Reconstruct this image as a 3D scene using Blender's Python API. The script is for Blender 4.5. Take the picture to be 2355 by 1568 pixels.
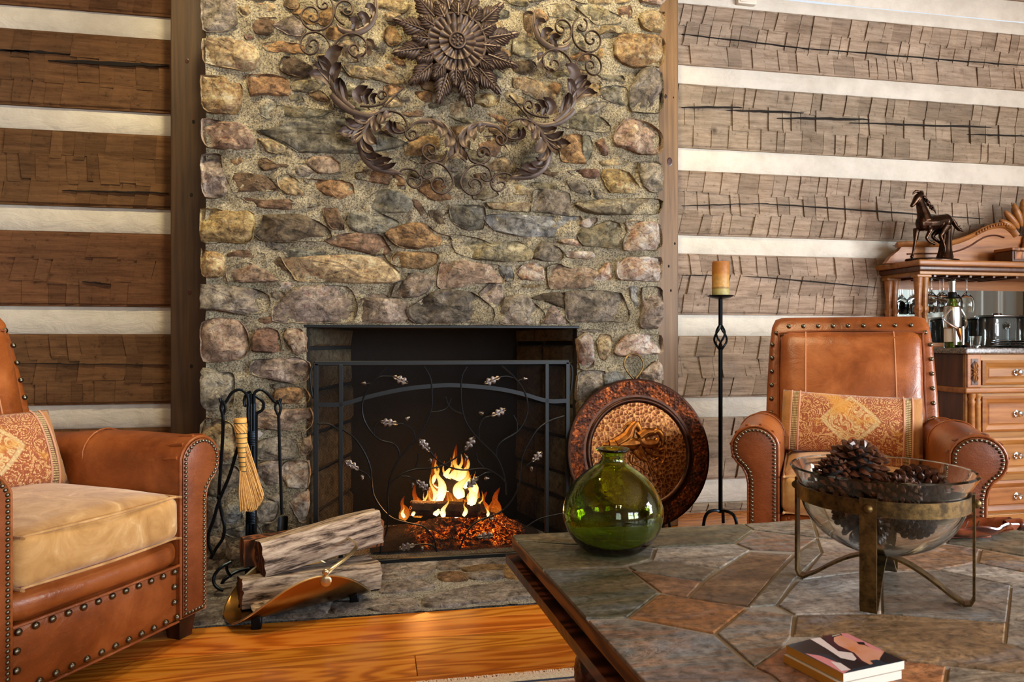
import bpy, bmesh, math, random
from mathutils import Vector, Matrix, noise
R = math.radians
sin, cos, pi = math.sin, math.cos, math.pi
random.seed(7)
SC = bpy.context.scene
COL = SC.collection
for o in list(bpy.data.objects):
    bpy.data.objects.remove(o, do_unlink=True)

# ---------------------------------------------------------------- camera
FPX, CAMH, PSI = 1650.0, 0.95, R(10.8)
CP, SP = cos(PSI), sin(PSI)
cd = bpy.data.cameras.new('camera')
cam = bpy.data.objects.new('camera', cd)
COL.objects.link(cam)
cam.location = (0, 0, CAMH)
cam.rotation_euler = (R(90), 0, -PSI)
cd.sensor_width = 36.0
cd.lens = FPX / 2355.0 * 36.0
cd.clip_start = 0.02
cd.dof.use_dof = True
cd.dof.focus_distance = 3.0
cd.dof.aperture_fstop = 12.0
SC.camera = cam

# ---------------------------------------------------------------- exposure, world, lights
SC.view_settings.view_transform = 'Standard'
SC.view_settings.look = 'None'
SC.view_settings.gamma = 1.0
SC.view_settings.use_curve_mapping = False
SC.view_settings.exposure = 0.52
SC.cycles.max_bounces = 8
SC.cycles.transmission_bounces = 8
SC.cycles.transparent_max_bounces = 12
SC.cycles.sample_clamp_indirect = 6.0
SC.cycles.caustics_reflective = False
SC.cycles.caustics_refractive = False
SC.cycles.use_denoising = True

wd = bpy.data.worlds.new('world')
SC.world = wd
wd.use_nodes = True
wd.node_tree.nodes['Background'].inputs[0].default_value = (0.80, 0.90, 1.0, 1)
wd.node_tree.nodes['Background'].inputs[1].default_value = 0.7


def area(name, loc, rot, sx, sy, e, col):
    l = bpy.data.lights.new(name, 'AREA')
    l.shape = 'RECTANGLE'; l.size = sx; l.size_y = sy; l.energy = e; l.color = col
    o = bpy.data.objects.new(name, l); COL.objects.link(o)
    o.location = loc; o.rotation_euler = rot
    return o


def point(name, loc, e, col, r=0.05):
    l = bpy.data.lights.new(name, 'POINT'); l.energy = e; l.color = col; l.shadow_soft_size = r
    o = bpy.data.objects.new(name, l); COL.objects.link(o); o.location = loc
    return o


def spot(name, loc, target, e, col, ang, blend=0.6, r=0.06):
    l = bpy.data.lights.new(name, 'SPOT'); l.energy = e; l.color = col
    l.spot_size = R(ang); l.spot_blend = blend; l.shadow_soft_size = r
    o = bpy.data.objects.new(name, l); COL.objects.link(o); o.location = loc
    o.rotation_euler = (Vector(target) - Vector(loc)).to_track_quat('-Z', 'Y').to_euler()
    return o


COOL = (0.86, 0.93, 1.0)
WARM = (1.0, 0.80, 0.46)
area('window_light_east', (5.25, -0.75, 1.55), (0, R(90), 0), 1.7, 3.5, 450, COOL)        # daylight, window wall to the right
area('window_light_south', (3.35, -3.45, 1.6), (R(90), 0, 0), 2.9, 1.7, 220, COOL)       # daylight, windows behind the camera to the right
area('window_light_small', (0.0, -3.45, 1.6), (R(90), 0, 0), 1.0, 1.5, 14, COOL)         # small window straight behind
spot('ceiling_spot_left', (-0.45, 2.35, 3.25), (-0.2, 3.16, 1.75), 95, WARM, 100)
spot('ceiling_spot_right', (0.95, 2.35, 3.25), (0.8, 3.16, 1.85), 85, WARM, 100)
spot('ceiling_spot_wall', (-1.9, 2.3, 3.25), (-1.8, 3.7, 1.8), 34, WARM, 100)
for k in range(6):
    a = k * pi / 3 + 0.3
    point('chandelier_bulb', (0.35 + 0.28 * cos(a), -0.9 + 0.28 * sin(a), 2.15), 4.0, WARM, 0.025)
point('fire_glow', (0.22, 3.42, 0.24), 7.0, (1.0, 0.42, 0.10), 0.07)


# ---------------------------------------------------------------- pixel rays to world points (2355 x 1568 frame)
def cam2w(lat, Z, z):
    return Vector((lat * CP + Z * SP, -lat * SP + Z * CP, z))


def W(px, py, Y):                       # point on the vertical plane y = Y
    u = (px - 1177.5) / FPX; v = (784 - py) / FPX
    Z = Y / (CP - u * SP)
    return cam2w(u * Z, Z, CAMH + v * Z)


def F(px, py, z=0.0):                   # point on the horizontal plane at height z
    u = (px - 1177.5) / FPX; v = (py - 784) / FPX
    Z = (CAMH - z) / v
    return cam2w(u * Z, Z, z)


# ---------------------------------------------------------------- mesh builder
def catmull(pts, n=6, closed=False):
    P = [Vector(p) for p in pts]
    if len(P) < 3:
        return P
    out = []
    m = len(P)
    rng = range(m if closed else m - 1)
    for i in rng:
        p1, p2 = P[i], P[(i + 1) % m]
        p0 = P[(i - 1) % m] if (closed or i > 0) else p1 * 2 - p2
        p3 = P[(i + 2) % m] if (closed or i < m - 2) else p2 * 2 - p1
        for k in range(n):
            t = k / n
            out.append(0.5 * ((2 * p1) + (p2 - p0) * t + (2 * p0 - 5 * p1 + 4 * p2 - p3) * t * t + (3 * p1 - p0 - 3 * p2 + p3) * t ** 3))
    if not closed:
        out.append(P[-1])
    return out


class MB:
    def __init__(s):
        s.v = []; s.f = []; s.m = []; s.mi = 0

    def add(s, vs, fs, M=None):
        b = len(s.v)
        s.v += [tuple(M @ Vector(p)) if M is not None else tuple(p) for p in vs]
        for f in fs:
            s.f.append(tuple(i + b for i in f)); s.m.append(s.mi)

    def box(s, c, d, r=0.0, seg=2, M=None):
        if r <= 0:
            x, y, z = d[0] / 2, d[1] / 2, d[2] / 2
            vs = [(c[0] + a * x, c[1] + b * y, c[2] + e * z) for a in (-1, 1) for b in (-1, 1) for e in (-1, 1)]
            s.add(vs, [(0, 1, 3, 2), (4, 6, 7, 5), (0, 4, 5, 1), (2, 3, 7, 6), (0, 2, 6, 4), (1, 5, 7, 3)], M)
            return
        bm = bmesh.new()
        bmesh.ops.create_cube(bm, size=1.0)
        for v in bm.verts:
            v.co = Vector((v.co.x * d[0], v.co.y * d[1], v.co.z * d[2]))
        bmesh.ops.bevel(bm, geom=list(bm.edges), offset=min(r, 0.49 * min(d)), segments=seg, profile=0.5, affect='EDGES')
        bm.verts.index_update()
        s.add([(v.co.x + c[0], v.co.y + c[1], v.co.z + c[2]) for v in bm.verts], [[v.index for v in f.verts] for f in bm.faces], M)
        bm.free()

    def tube(s, pts, r, n=8, M=None, flat=None, up=None, closed=False):
        P = [Vector(p) for p in pts]
        m = len(P)
        rad = r if isinstance(r, (list, tuple)) else [r] * m
        vs = []; T = []
        for i in range(m):
            if closed:
                t = P[(i + 1) % m] - P[i - 1]
            else:
                t = P[min(i + 1, m - 1)] - P[max(i - 1, 0)]
            T.append(t.normalized() if t.length > 1e-9 else Vector((0, 0, 1)))
        nrm = Vector(up) if up is not None else T[0].orthogonal()
        for i in range(m):
            t = T[i]
            nn = nrm - t * nrm.dot(t)
            nn = nn.normalized() if nn.length > 1e-6 else t.orthogonal().normalized()
            if up is None:
                nrm = nn
            b = t.cross(nn)
            ra = rad[i]
            fa, fb = (ra, ra) if flat is None else (ra * flat[0], ra * flat[1])
            for k in range(n):
                a = 2 * pi * (k + 0.5) / n
                vs.append(P[i] + nn * cos(a) * fa + b * sin(a) * fb)
        fs = []
        for i in range(m if closed else m - 1):
            j = (i + 1) % m
            for k in range(n):
                k2 = (k + 1) % n
                fs.append((i * n + k, i * n + k2, j * n + k2, j * n + k))
        if not closed:
            fs.append(tuple(reversed(range(n)))); fs.append(tuple((m - 1) * n + k for k in range(n)))
        s.add(vs, fs, M)

    def lathe(s, prof, n=32, c=(0, 0, 0), M=None, caps=True, fn=None):
        vs = []; fs = []
        m = len(prof)
        for i, (r, z) in enumerate(prof):
            for k in range(n):
                a = 2 * pi * k / n
                rr = r if fn is None else fn(r, a, i)
                vs.append((c[0] + rr * cos(a), c[1] + rr * sin(a), c[2] + z))
        for i in range(m - 1):
            for k in range(n):
                k2 = (k + 1) % n
                fs.append((i * n + k, i * n + k2, (i + 1) * n + k2, (i + 1) * n + k))
        if caps:
            fs.append(tuple(reversed(range(n)))); fs.append(tuple((m - 1) * n + k for k in range(n)))
        s.add(vs, fs, M)

    def ell(s, c, d, n=12, m=8, M=None):
        vs = []; fs = []
        for i in range(1, m):
            t = pi * i / m
            for k in range(n):
                a = 2 * pi * k / n
                vs.append((c[0] + d[0] * sin(t) * cos(a), c[1] + d[1] * sin(t) * sin(a), c[2] + d[2] * cos(t)))
        top = len(vs); vs.append((c[0], c[1], c[2] + d[2])); vs.append((c[0], c[1], c[2] - d[2]))
        for i in range(m - 2):
            for k in range(n):
                k2 = (k + 1) % n
                fs.append((i * n + k, (i + 1) * n + k, (i + 1) * n + k2, i * n + k2))
        for k in range(n):
            k2 = (k + 1) % n
            fs.append((top, k, k2)); fs.append((top + 1, (m - 2) * n + k2, (m - 2) * n + k))
        s.add(vs, fs, M)

    def prism(s, poly, fn, a, b):       # poly: 2-D outline, fn(u, v, w) -> point, extruded from w=a to w=b
        n = len(poly)
        vs = [fn(p[0], p[1], a) for p in poly] + [fn(p[0], p[1], b) for p in poly]
        fs = [tuple(range(n)), tuple(reversed(range(n, 2 * n)))]
        for i in range(n):
            j = (i + 1) % n
            fs.append((i, i + n, j + n, j))
        s.add(vs, fs)

    def build(s, name, mat, parent=None, smooth=True, ang=40, off=None):
        me = bpy.data.meshes.new(name)
        vs = s.v
        if off is not None:
            vs = [(p[0] - off[0], p[1] - off[1], p[2] - off[2]) for p in vs]
        me.from_pydata([tuple(p) for p in vs], [], s.f)
        mats = mat if isinstance(mat, (list, tuple)) else [mat]
        for m in mats:
            me.materials.append(m)
        if len(mats) > 1:
            me.polygons.foreach_set('material_index', s.m)
        bm = bmesh.new(); bm.from_mesh(me)
        bmesh.ops.recalc_face_normals(bm, faces=list(bm.faces))
        bm.to_mesh(me); bm.free()
        if smooth:
            me.polygons.foreach_set('use_smooth', [True] * len(me.polygons))
            me.set_sharp_from_angle(angle=R(ang))
        me.update()
        o = bpy.data.objects.new(name, me)
        COL.objects.link(o)
        if parent is not None:
            o.parent = parent
        return o


ROOT = {}


def thing(name, label, cat, loc=(0, 0, 0), rz=0.0, group=None):
    o = bpy.data.objects.new(name, None); COL.objects.link(o)
    o.location = loc; o.rotation_euler = (0, 0, rz); o.empty_display_size = 0.05
    o['label'] = label; o['category'] = cat
    if group:
        o['group'] = group
    return o


def tag(o, label, cat, group=None):
    o['label'] = label; o['category'] = cat
    if group:
        o['group'] = group
    return o


def structure(o):
    o['kind'] = 'structure'
    return o


def inst(src, parent, loc=(0, 0, 0), rot=(0, 0, 0), sc=1.0, name=None):
    o = src.copy(); COL.objects.link(o)
    o.parent = parent; o.location = loc; o.rotation_euler = rot
    o.scale = (sc, sc, sc) if not isinstance(sc, (tuple, list)) else sc
    return o


def remeshed(mb, name, mat, parent=None, voxel=0.004, smooth=4):
    o = mb.build(name, mat, parent)
    m = o.modifiers.new('remesh', 'REMESH'); m.mode = 'VOXEL'; m.voxel_size = voxel
    s_ = o.modifiers.new('smooth', 'SMOOTH'); s_.factor = 0.5; s_.iterations = smooth
    bpy.context.view_layer.update()
    dg = bpy.context.evaluated_depsgraph_get()
    me = bpy.data.meshes.new_from_object(o.evaluated_get(dg))
    o.modifiers.clear()
    o.data = me
    me.polygons.foreach_set('use_smooth', [True] * len(me.polygons))
    if not me.materials:
        me.materials.append(mat)
    return o


# ---------------------------------------------------------------- material helpers
def lin(h):
    h = h.lstrip('#')
    out = []
    for i in (0, 2, 4):
        c = int(h[i:i + 2], 16) / 255
        out.append(c / 12.92 if c <= 0.04045 else ((c + 0.055) / 1.055) ** 2.4)
    return (*out, 1.0)


class G:
    def __init__(s, name):
        s.mat = bpy.data.materials.new(name); s.mat.use_nodes = True
        s.t = s.mat.node_tree
        s.b = s.t.nodes['Principled BSDF']; s.out = s.t.nodes['Material Output']
        s.co = None

    def nd(s, typ, ins=None, **props):
        n = s.t.nodes.new(typ)
        for k, v in props.items():
            setattr(n, k, v)
        for k, v in (ins or {}).items():
            s.set(n.inputs[k], v)
        return n

    def set(s, sock, v):
        if isinstance(v, bpy.types.NodeSocket):
            s.t.links.new(v, sock)
        else:
            if isinstance(v, str):
                v = lin(v)
            sock.default_value = v

    def coord(s, scale=(1, 1, 1), rnd=False, rot=(0, 0, 0), kind='Object'):
        tc = s.nd('ShaderNodeTexCoord').outputs[kind]
        mp = s.nd('ShaderNodeMapping', {'Vector': tc, 'Scale': scale, 'Rotation': rot})
        if rnd:
            oi = s.nd('ShaderNodeObjectInfo').outputs['Random']
            cb = s.nd('ShaderNodeMath', {0: oi, 1: 37.0}, operation='MULTIPLY').outputs[0]
            v = s.nd('ShaderNodeCombineXYZ', {0: cb, 1: cb, 2: cb}).outputs[0]
            s.set(mp.inputs['Location'], v)
        return mp.outputs[0]

    def noise(s, vec, scale, detail=6, rough=0.6, dist=0.0):
        return s.nd('ShaderNodeTexNoise', {'Vector': vec, 'Scale': scale, 'Detail': detail, 'Roughness': rough, 'Distortion': dist}).outputs['Fac']

    def voro(s, vec, scale, feature='F1', out='Distance', rnd=1.0):
        return s.nd('ShaderNodeTexVoronoi', {'Vector': vec, 'Scale': scale, 'Randomness': rnd}, feature=feature).outputs[out]

    def wave(s, vec, scale, dist=0, detail=2, dscale=1, direction='X', kind='BANDS', profile='SIN'):
        kw = dict(wave_type=kind, wave_profile=profile)
        n = s.nd('ShaderNodeTexWave', {'Vector': vec, 'Scale': scale, 'Distortion': dist, 'Detail': detail, 'Detail Scale': dscale}, **kw)
        if kind == 'BANDS':
            n.bands_direction = direction
        else:
            n.rings_direction = direction
        return n.outputs['Fac']

    def ramp(s, fac, stops, interp='LINEAR'):
        n = s.nd('ShaderNodeValToRGB', {'Fac': fac})
        cr = n.color_ramp; cr.interpolation = interp
        while len(cr.elements) < len(stops):
            cr.elements.new(0.5)
        for e, (p, c) in zip(cr.elements, stops):
            e.position = p
            e.color = lin(c) if isinstance(c, str) else ((c, c, c, 1) if isinstance(c, (int, float)) else c)
        return n.outputs['Color']

    def mix(s, fac, a, b, blend='MIX'):
        n = s.nd('ShaderNodeMix', data_type='RGBA', blend_type=blend)
        s.set(n.inputs[0], fac); s.set(n.inputs[6], a); s.set(n.inputs[7], b)
        return n.outputs[2]

    def math(s, op, a, b=0.0):
        return s.nd('ShaderNodeMath', {0: a, 1: b}, operation=op).outputs[0]

    def rand(s):
        return s.nd('ShaderNodeObjectInfo').outputs['Random']

    def vary(s, colr, amt=0.18, hue=0.02):      # tint every object of a kind a little
        r = s.rand()
        v = s.math('ADD', s.math('MULTIPLY', r, 2 * amt), 1 - amt)
        r2 = s.math('FRACT', s.math('MULTIPLY', r, 17.3))
        h = s.math('ADD', s.math('MULTIPLY', r2, 2 * hue), 0.5 - hue)
        return s.nd('ShaderNodeHueSaturation', {'Color': colr, 'Value': v, 'Hue': h}).outputs[0]

    def bump(s, h, strength=0.4, dist=0.01, normal=None):
        ins = {'Height': h, 'Strength': strength, 'Distance': dist}
        if normal is not None:
            ins['Normal'] = normal
        return s.nd('ShaderNodeBump', ins).outputs[0]

    def fin(s, color=None, rough=0.6, metal=0.0, normal=None, spec=None, **kw):
        b = s.b
        if color is not None:
            s.set(b.inputs['Base Color'], color)
        s.set(b.inputs['Roughness'], rough); s.set(b.inputs['Metallic'], metal)
        if normal is not None:
            s.set(b.inputs['Normal'], normal)
        if spec is not None:
            s.set(b.inputs['Specular IOR Level'], spec)
        for k, v in kw.items():
            s.set(b.inputs[k.replace('_', ' ')], v)
        return s.mat


MAT = {}


def stone_mat(name, dark, mid, light, patch, streak=False, amt=0.16):
    g = G(name)
    c = g.coord(rnd=True)
    cs = g.coord(scale=(0.5, 0.5, 2.6), rnd=True, rot=(0, R(14), 0)) if streak else c
    big = g.noise(cs, 9, 5, 0.62, 0.6)
    fine = g.noise(c, 60, 8, 0.75)
    col = g.ramp(big, [(0.30, dark), (0.47, mid), (0.66, light)])
    p = g.ramp(g.noise(c, 5.5, 4, 0.6, 1.0), [(0.50, 0.0), (0.62, 1.0)])
    col = g.mix(g.math('MULTIPLY', p, 0.75), col, patch)
    sp = g.ramp(fine, [(0.34, 0.0), (0.46, 0.5), (0.60, 0.62), (0.72, 1.0)])
    col = g.mix(0.85, col, sp, 'OVERLAY')
    vein = g.ramp(g.voro(g.coord(scale=(1, 1, 1.7), rnd=True), 14, 'DISTANCE_TO_EDGE'), [(0.0, 0.0), (0.035, 1.0)])
    col = g.mix(0.35, col, g.mix(vein, (0.12, 0.10, 0.08, 1), (1, 1, 1, 1)), 'MULTIPLY')
    pit = g.ramp(g.voro(g.coord(scale=(1, 1, 1.4), rnd=True), 75), [(0.08, 0.55), (0.30, 1.0)])
    col = g.mix(0.20, col, '#94886c')
    col = g.mix(0.45, col, pit, 'MULTIPLY')
    col = g.nd('ShaderNodeHueSaturation', {'Color': col, 'Value': 1.30, 'Saturation': 0.95}).outputs[0]
    col = g.mix(0.8, col, g.ramp(g.noise(c, 28, 6, 0.75, 0.6), [(0.36, 0.12), (0.5, 0.5), (0.64, 0.88)]), 'OVERLAY')
    col = g.vary(col, amt, 0.008)
    n1 = g.bump(g.noise(cs, 15, 9, 0.76, 0.9), 1.0, 0.060)
    n2 = g.bump(fine, 1.0, 0.009, n1)
    n3 = g.bump(vein, 0.35, 0.004, n2)
    MAT[name] = g.fin(col, 0.82, normal=n3, spec=0.3)


stone_mat('T', '#6b583e', '#a68f68', '#cdb88f', '#ad9365')
stone_mat('TP', '#6e5848', '#a58c76', '#ccb49d', '#ab8b73')
stone_mat('G', '#4c463f', '#837a6d', '#ada393', '#96887a')
stone_mat('GD', '#3c3733', '#686059', '#91877c', '#524a46')
stone_mat('P', '#574b45', '#8c7c73', '#b8a69b', '#94806f')
stone_mat('O', '#674727', '#946d42', '#bd9863', '#826041')
stone_mat('OY', '#7c5a32', '#b0915a', '#d8c499', '#a07c48', True)
stone_mat('B', '#3f2a1a', '#74543a', '#9c7b59', '#5a4030')
stone_mat('K', '#2e241c', '#5a493b', '#806c58', '#4b3a2e')
stone_mat('S', '#4c4636', '#837b62', '#b0a88c', '#8c7a52', True)
stone_mat('SG', '#43423a', '#727165', '#a4a396', '#66614e')
stone_mat('W', '#8a6a52', '#c2b0a2', '#ded6cf', '#b98a62')
stone_mat('R', '#44291f', '#75503f', '#a07d6a', '#5b3a2c', True)
stone_mat('BL', '#4e4f50', '#85888a', '#b2b6b6', '#777067')
stone_mat('HG', '#514c50', '#827c80', '#aca7aa', '#8a7f78')
stone_mat('soot', '#0b0a09', '#16130f', '#241f1a', '#0d0b0a')


def simple(name, col, rough=0.5, metal=0.0, spec=None, nscale=0, nstr=0.2, ndist=0.002, col2=None, cscale=8, **kw):
    g = G(name)
    c = g.coord()
    colr = col
    if col2:
        colr = g.ramp(g.noise(c, cscale, 6, 0.65), [(0.35, col), (0.65, col2)])
    nr = g.bump(g.noise(c, nscale, 6, 0.65), nstr, ndist) if nscale else None
    MAT[name] = g.fin(colr, rough, metal, nr, spec, **kw)
    return MAT[name]


# mortar
g = G('mortar')
c = g.coord()
f1 = g.noise(c, 150, 4, 0.8); f2 = g.noise(c, 7, 5, 0.6)
col = g.ramp(f2, [(0.35, '#7f7661'), (0.6, '#a89e85')])
col = g.mix(0.9, col, g.ramp(f1, [(0.36, 0.0), (0.5, 0.5), (0.66, 1.0)]), 'OVERLAY')
MAT['mortar'] = g.fin(col, 0.95, normal=g.bump(f1, 0.9, 0.005, g.bump(g.noise(c, 30, 7, 0.7), 1.0, 0.015)), spec=0.2)


g = G('mortar_grey')
c = g.coord()
f1 = g.noise(c, 150, 4, 0.8)
col = g.ramp(g.noise(c, 7, 5, 0.6), [(0.35, '#6f6d6c'), (0.6, '#97958f')])
col = g.mix(0.9, col, g.ramp(f1, [(0.36, 0.0), (0.5, 0.5), (0.66, 1.0)]), 'OVERLAY')
MAT['mortar_grey'] = g.fin(col, 0.9, normal=g.bump(f1, 0.9, 0.005), spec=0.3)


def wood(name, stops, axis=0, gscale=5.0, stretch=14.0, rough=0.45, amt=0.12, bump=0.25, ring=0.5, coat=0.0):
    g = G(name)
    sc = [1.0, 1.0, 1.0]; sc[axis] = 1.0 / stretch
    c = g.coord(scale=tuple(sc), rnd=True)
    lo = g.noise(c, gscale * 0.55, 3, 0.45, 0.3)
    w = g.math('ADD', g.math('MULTIPLY', g.math('SINE', g.math('MULTIPLY', lo, 135.0)), 0.5), 0.5)
    n = g.noise(c, gscale * 7, 8, 0.68, 0.4)
    f = g.math('ADD', g.math('MULTIPLY', w, ring), g.math('MULTIPLY', n, 1 - ring))
    col = g.vary(g.ramp(f, stops), amt, 0.008)
    nn = g.bump(n, bump, 0.003)
    MAT[name] = g.fin(col, rough, normal=nn, Coat_Weight=coat, Coat_Roughness=0.15)


wood('pine_floor', [(0.18, '#8a4a14'), (0.40, '#b2661b'), (0.58, '#c67c28'), (0.8, '#cc8834')], 0, 8, 9, 0.27, 0.16, 0.12, 0.42, 0.25)
wood('trim_wood', [(0.3, '#5c4526'), (0.5, '#765a36'), (0.7, '#866a45')], 2, 7, 26, 0.5, 0.05, 0.1, 0.12)
wood('table_wood', [(0.3, '#2a130a'), (0.5, '#4a2413'), (0.7, '#66371f')], 0, 5, 12, 0.28, 0.05, 0.1)
wood('table_edge', [(0.3, '#5a3516'), (0.5, '#8a5422'), (0.7, '#a2682c')], 1, 9, 10, 0.5, 0.08, 0.3)
wood('hutch_wood', [(0.3, '#74471f'), (0.5, '#95612d'), (0.7, '#a97540')], 0, 5, 14, 0.42, 0.05, 0.08, 0.10, 0.0)
wood('post_brown_shaded', [(0.3, '#2c1b0a'), (0.5, '#412a11'), (0.7, '#4f3518')], 2, 7, 26, 0.5, 0.05, 0.1, 0.12)  # left post: brown stain, with the shade beside the chimney darkened into it
wood('hutch_dark', [(0.3, '#2c140a'), (0.5, '#4b2612'), (0.7, '#5f331a')], 2, 5, 14, 0.35, 0.05, 0.08, 0.15)
wood('chair_leg', [(0.3, '#1c0b07'), (0.6, '#32160d'), (0.8, '#45211a')], 2, 5, 10, 0.35, 0.03, 0.1)
wood('split_wood', [(0.36, '#1f1713'), (0.43, '#6b594c'), (0.55, '#b09c89'), (0.72, '#d3c3b0')], 0, 9, 7, 0.9, 0.1, 1.0, 0.0)
wood('split_end', [(0.3, '#2a130a'), (0.5, '#5b2f18'), (0.7, '#85502c')], 2, 8, 4, 0.9, 0.1, 0.5, 0.5)
wood('leaf_wood', [(0.3, '#3a1508'), (0.5, '#6b2f14'), (0.7, '#8c4722')], 0, 6, 6, 0.25, 0.03, 0.1, 0.5, 0.4)

# hewn logs: weathered grey-tan ones right of the chimney, brown-stained ones left of it
for LOGN in ('hewn_log', 'hewn_log.b', 'hewn_log.c', 'hewn_log_brown', 'hewn_log_brown.b', 'hewn_log_brown.c'):
    g = G(LOGN)
    c = g.coord(scale=(0.10, 1, 1.2), rnd=True)
    c1 = g.coord(rnd=True)
    n = g.noise(c, 42, 8, 0.7, 0.3)
    col = g.ramp(n, [(0.28, '#665443'), (0.46, '#8c7a68'), (0.62, '#a08e7b'), (0.8, '#ae9f8d')])
    blot = g.ramp(g.noise(c1, 3.2, 5, 0.6), [(0.38, 0.0), (0.62, 1.0)])
    col = g.mix(g.math('MULTIPLY', blot, 0.6), col, g.ramp(n, [(0.3, '#6a5d50'), (0.7, '#978a7c')]))
    sp = g.ramp(g.noise(c1, 36, 6, 0.72), [(0.30, 0.10), (0.42, 0.5), (0.62, 0.55), (0.8, 0.85)])
    col = g.mix(0.7, col, sp, 'OVERLAY')
    knot = g.ramp(g.voro(g.coord(scale=(1, 0.3, 1), rnd=True), 2.6), [(0.015, 1.0), (0.07, 0.0)])
    col = g.mix(g.math('MULTIPLY', knot, 0.75), col, '#2b1c10')
    col = g.mix(1.0, col, {'b': (0.88, 0.87, 0.86, 1), 'c': (1.24, 1.23, 1.22, 1)}.get(LOGN[-1] if '.' in LOGN else '', (1.12, 1.12, 1.12, 1)), 'MULTIPLY')
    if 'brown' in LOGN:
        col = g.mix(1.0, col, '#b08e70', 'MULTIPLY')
    col = g.vary(col, 0.10, 0.008)
    MAT[LOGN] = g.fin(col, 0.85, normal=g.bump(g.noise(c1, 70, 6, 0.7), 0.35, 0.004, g.bump(n, 0.5, 0.006)), spec=0.25)

g = G('chinking')
c = g.coord(scale=(0.5, 1, 1))
n = g.noise(c, 16, 6, 0.6, 0.8)
col = g.ramp(g.noise(g.coord(), 5, 6, 0.7), [(0.3, '#c6c1b4'), (0.6, '#dbd7cb')])
MAT['chinking'] = g.fin(col, 0.7, normal=g.bump(n, 0.45, 0.02, g.bump(g.noise(c, 120, 4, 0.7), 0.3, 0.003)), spec=0.3)

# leather
def leather(name, a, b, cc, rough=0.36):
    g = G(name)
    c = g.coord()
    n = g.noise(c, 4.5, 6, 0.62, 0.5)
    col = g.ramp(n, [(0.3, a), (0.5, b), (0.7, cc)])
    scuff = g.ramp(g.noise(g.coord(scale=(1, 1, 3)), 30, 8, 0.8), [(0.55, 0.0), (0.8, 0.35)])
    col = g.mix(scuff, col, '#c88a5c')
    grain = g.voro(c, 260)
    nr = g.bump(grain, 0.18, 0.0015, g.bump(g.noise(c, 14, 4, 0.55, 1.0), 0.25, 0.012))
    MAT[name] = g.fin(col, g.nd('ShaderNodeMapRange', {0: n, 3: rough - 0.06, 4: rough + 0.14}).outputs[0], normal=nr, spec=0.55)


leather('leather', '#65300f', '#8a481d', '#aa6331', 0.31)
leather('leather_dark', '#562910', '#7a3d18', '#904d23', 0.40)
g = G('suede')
c = g.coord()
n = g.noise(c, 9, 5, 0.6, 1.5)
col = g.ramp(n, [(0.35, '#a97b3f'), (0.5, '#bb8e52'), (0.62, '#c89d63'), (0.72, '#dbbd8c')])
MAT['suede'] = g.fin(col, 0.75, normal=g.bump(g.noise(c, 18, 4, 0.5, 1.2), 0.25, 0.01, g.bump(g.noise(c, 300, 3, 0.6), 0.15, 0.001)), Sheen_Weight=0.3)

simple('nail_bronze', '#6f6a5c', 0.32, 1.0)
simple('black_iron', '#17191c', 0.42, 0.85, None, 60, 0.2)
simple('blue_iron', '#20272e', 0.32, 0.9)
simple('screen_bar', '#26292c', 0.42, 0.7)
simple('vine_steel', '#242528', 0.38, 0.9)
simple('leaf_steel', '#5a5350', 0.38, 1.0, None, 90, 0.4, 0.002, '#8f8682', 60)
simple('rust_iron', '#3a2d25', 0.45, 0.35, None, 40, 0.15, 0.002, '#54453e', 12)
simple('brass', '#a5783a', 0.27, 1.0, None, 20, 0.06, 0.004, '#8c6a3e', 5)
simple('brass_light', '#d3c29c', 0.3, 1.0)
simple('antique_brass', '#7b6238', 0.42, 0.85, None, 200, 0.4, 0.001, '#3c2f1c', 55)
simple('chrome', '#dfe3e6', 0.12, 1.0)
simple('pewter', '#b5b6b4', 0.22, 1.0)
simple('wax', '#c9a96a', 0.55)
simple('straw', '#c88f45', 0.7, 0.0, None, 0, 0, 0, '#e0b26a', 60)
simple('straw_light', '#e2ad58', 0.6)
simple('green_cord', '#24342c', 0.7)
simple('granite', '#8d8580', 0.2, 0.0, None, 0, 0, 0, '#3d3836', 90)
simple('white_paint', '#e6e0d2', 0.5)
simple('plaster', '#cfc4ae', 0.8)
simple('ceiling_wood', '#8d6a42', 0.6)
simple('bronze_dark', '#241a14', 0.25, 0.9, None, 0, 0, 0, '#4a3426', 25)
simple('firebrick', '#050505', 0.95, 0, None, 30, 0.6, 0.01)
simple('ash', '#3a332e', 0.95, 0, None, 60, 0.9, 0.01, '#6a5f57', 25)
simple('grout', '#a8a092', 0.85, 0, None, 160, 0.6, 0.003)
simple('pink_pine', '#a06a3c', 0.5)
simple('felt', '#2c261f', 0.9)

# ================================================================ THE ROOM
YW, YC, YT = 3.726, 3.155, 3.46         # log wall, chimney face, corner posts
XL, XR, YB, ZC = -3.6, 5.1, -3.3, 3.45  # room extents


def flat_wall(name, mat, boxes):
    mb = MB()
    for c, d in boxes:
        mb.box(c, d)
    return structure(mb.build(name, mat, None, False))


flat_wall('ceiling', MAT['ceiling_wood'], [(((XL + XR) / 2, (YB + 4.1) / 2, ZC + 0.05), (XR - XL + 0.2, 4.1 - YB + 0.2, 0.1))])
flat_wall('wall_west', MAT['hewn_log'], [((XL - 0.06, (YB + YW) / 2, ZC / 2), (0.12, YW - YB, ZC))])


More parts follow.
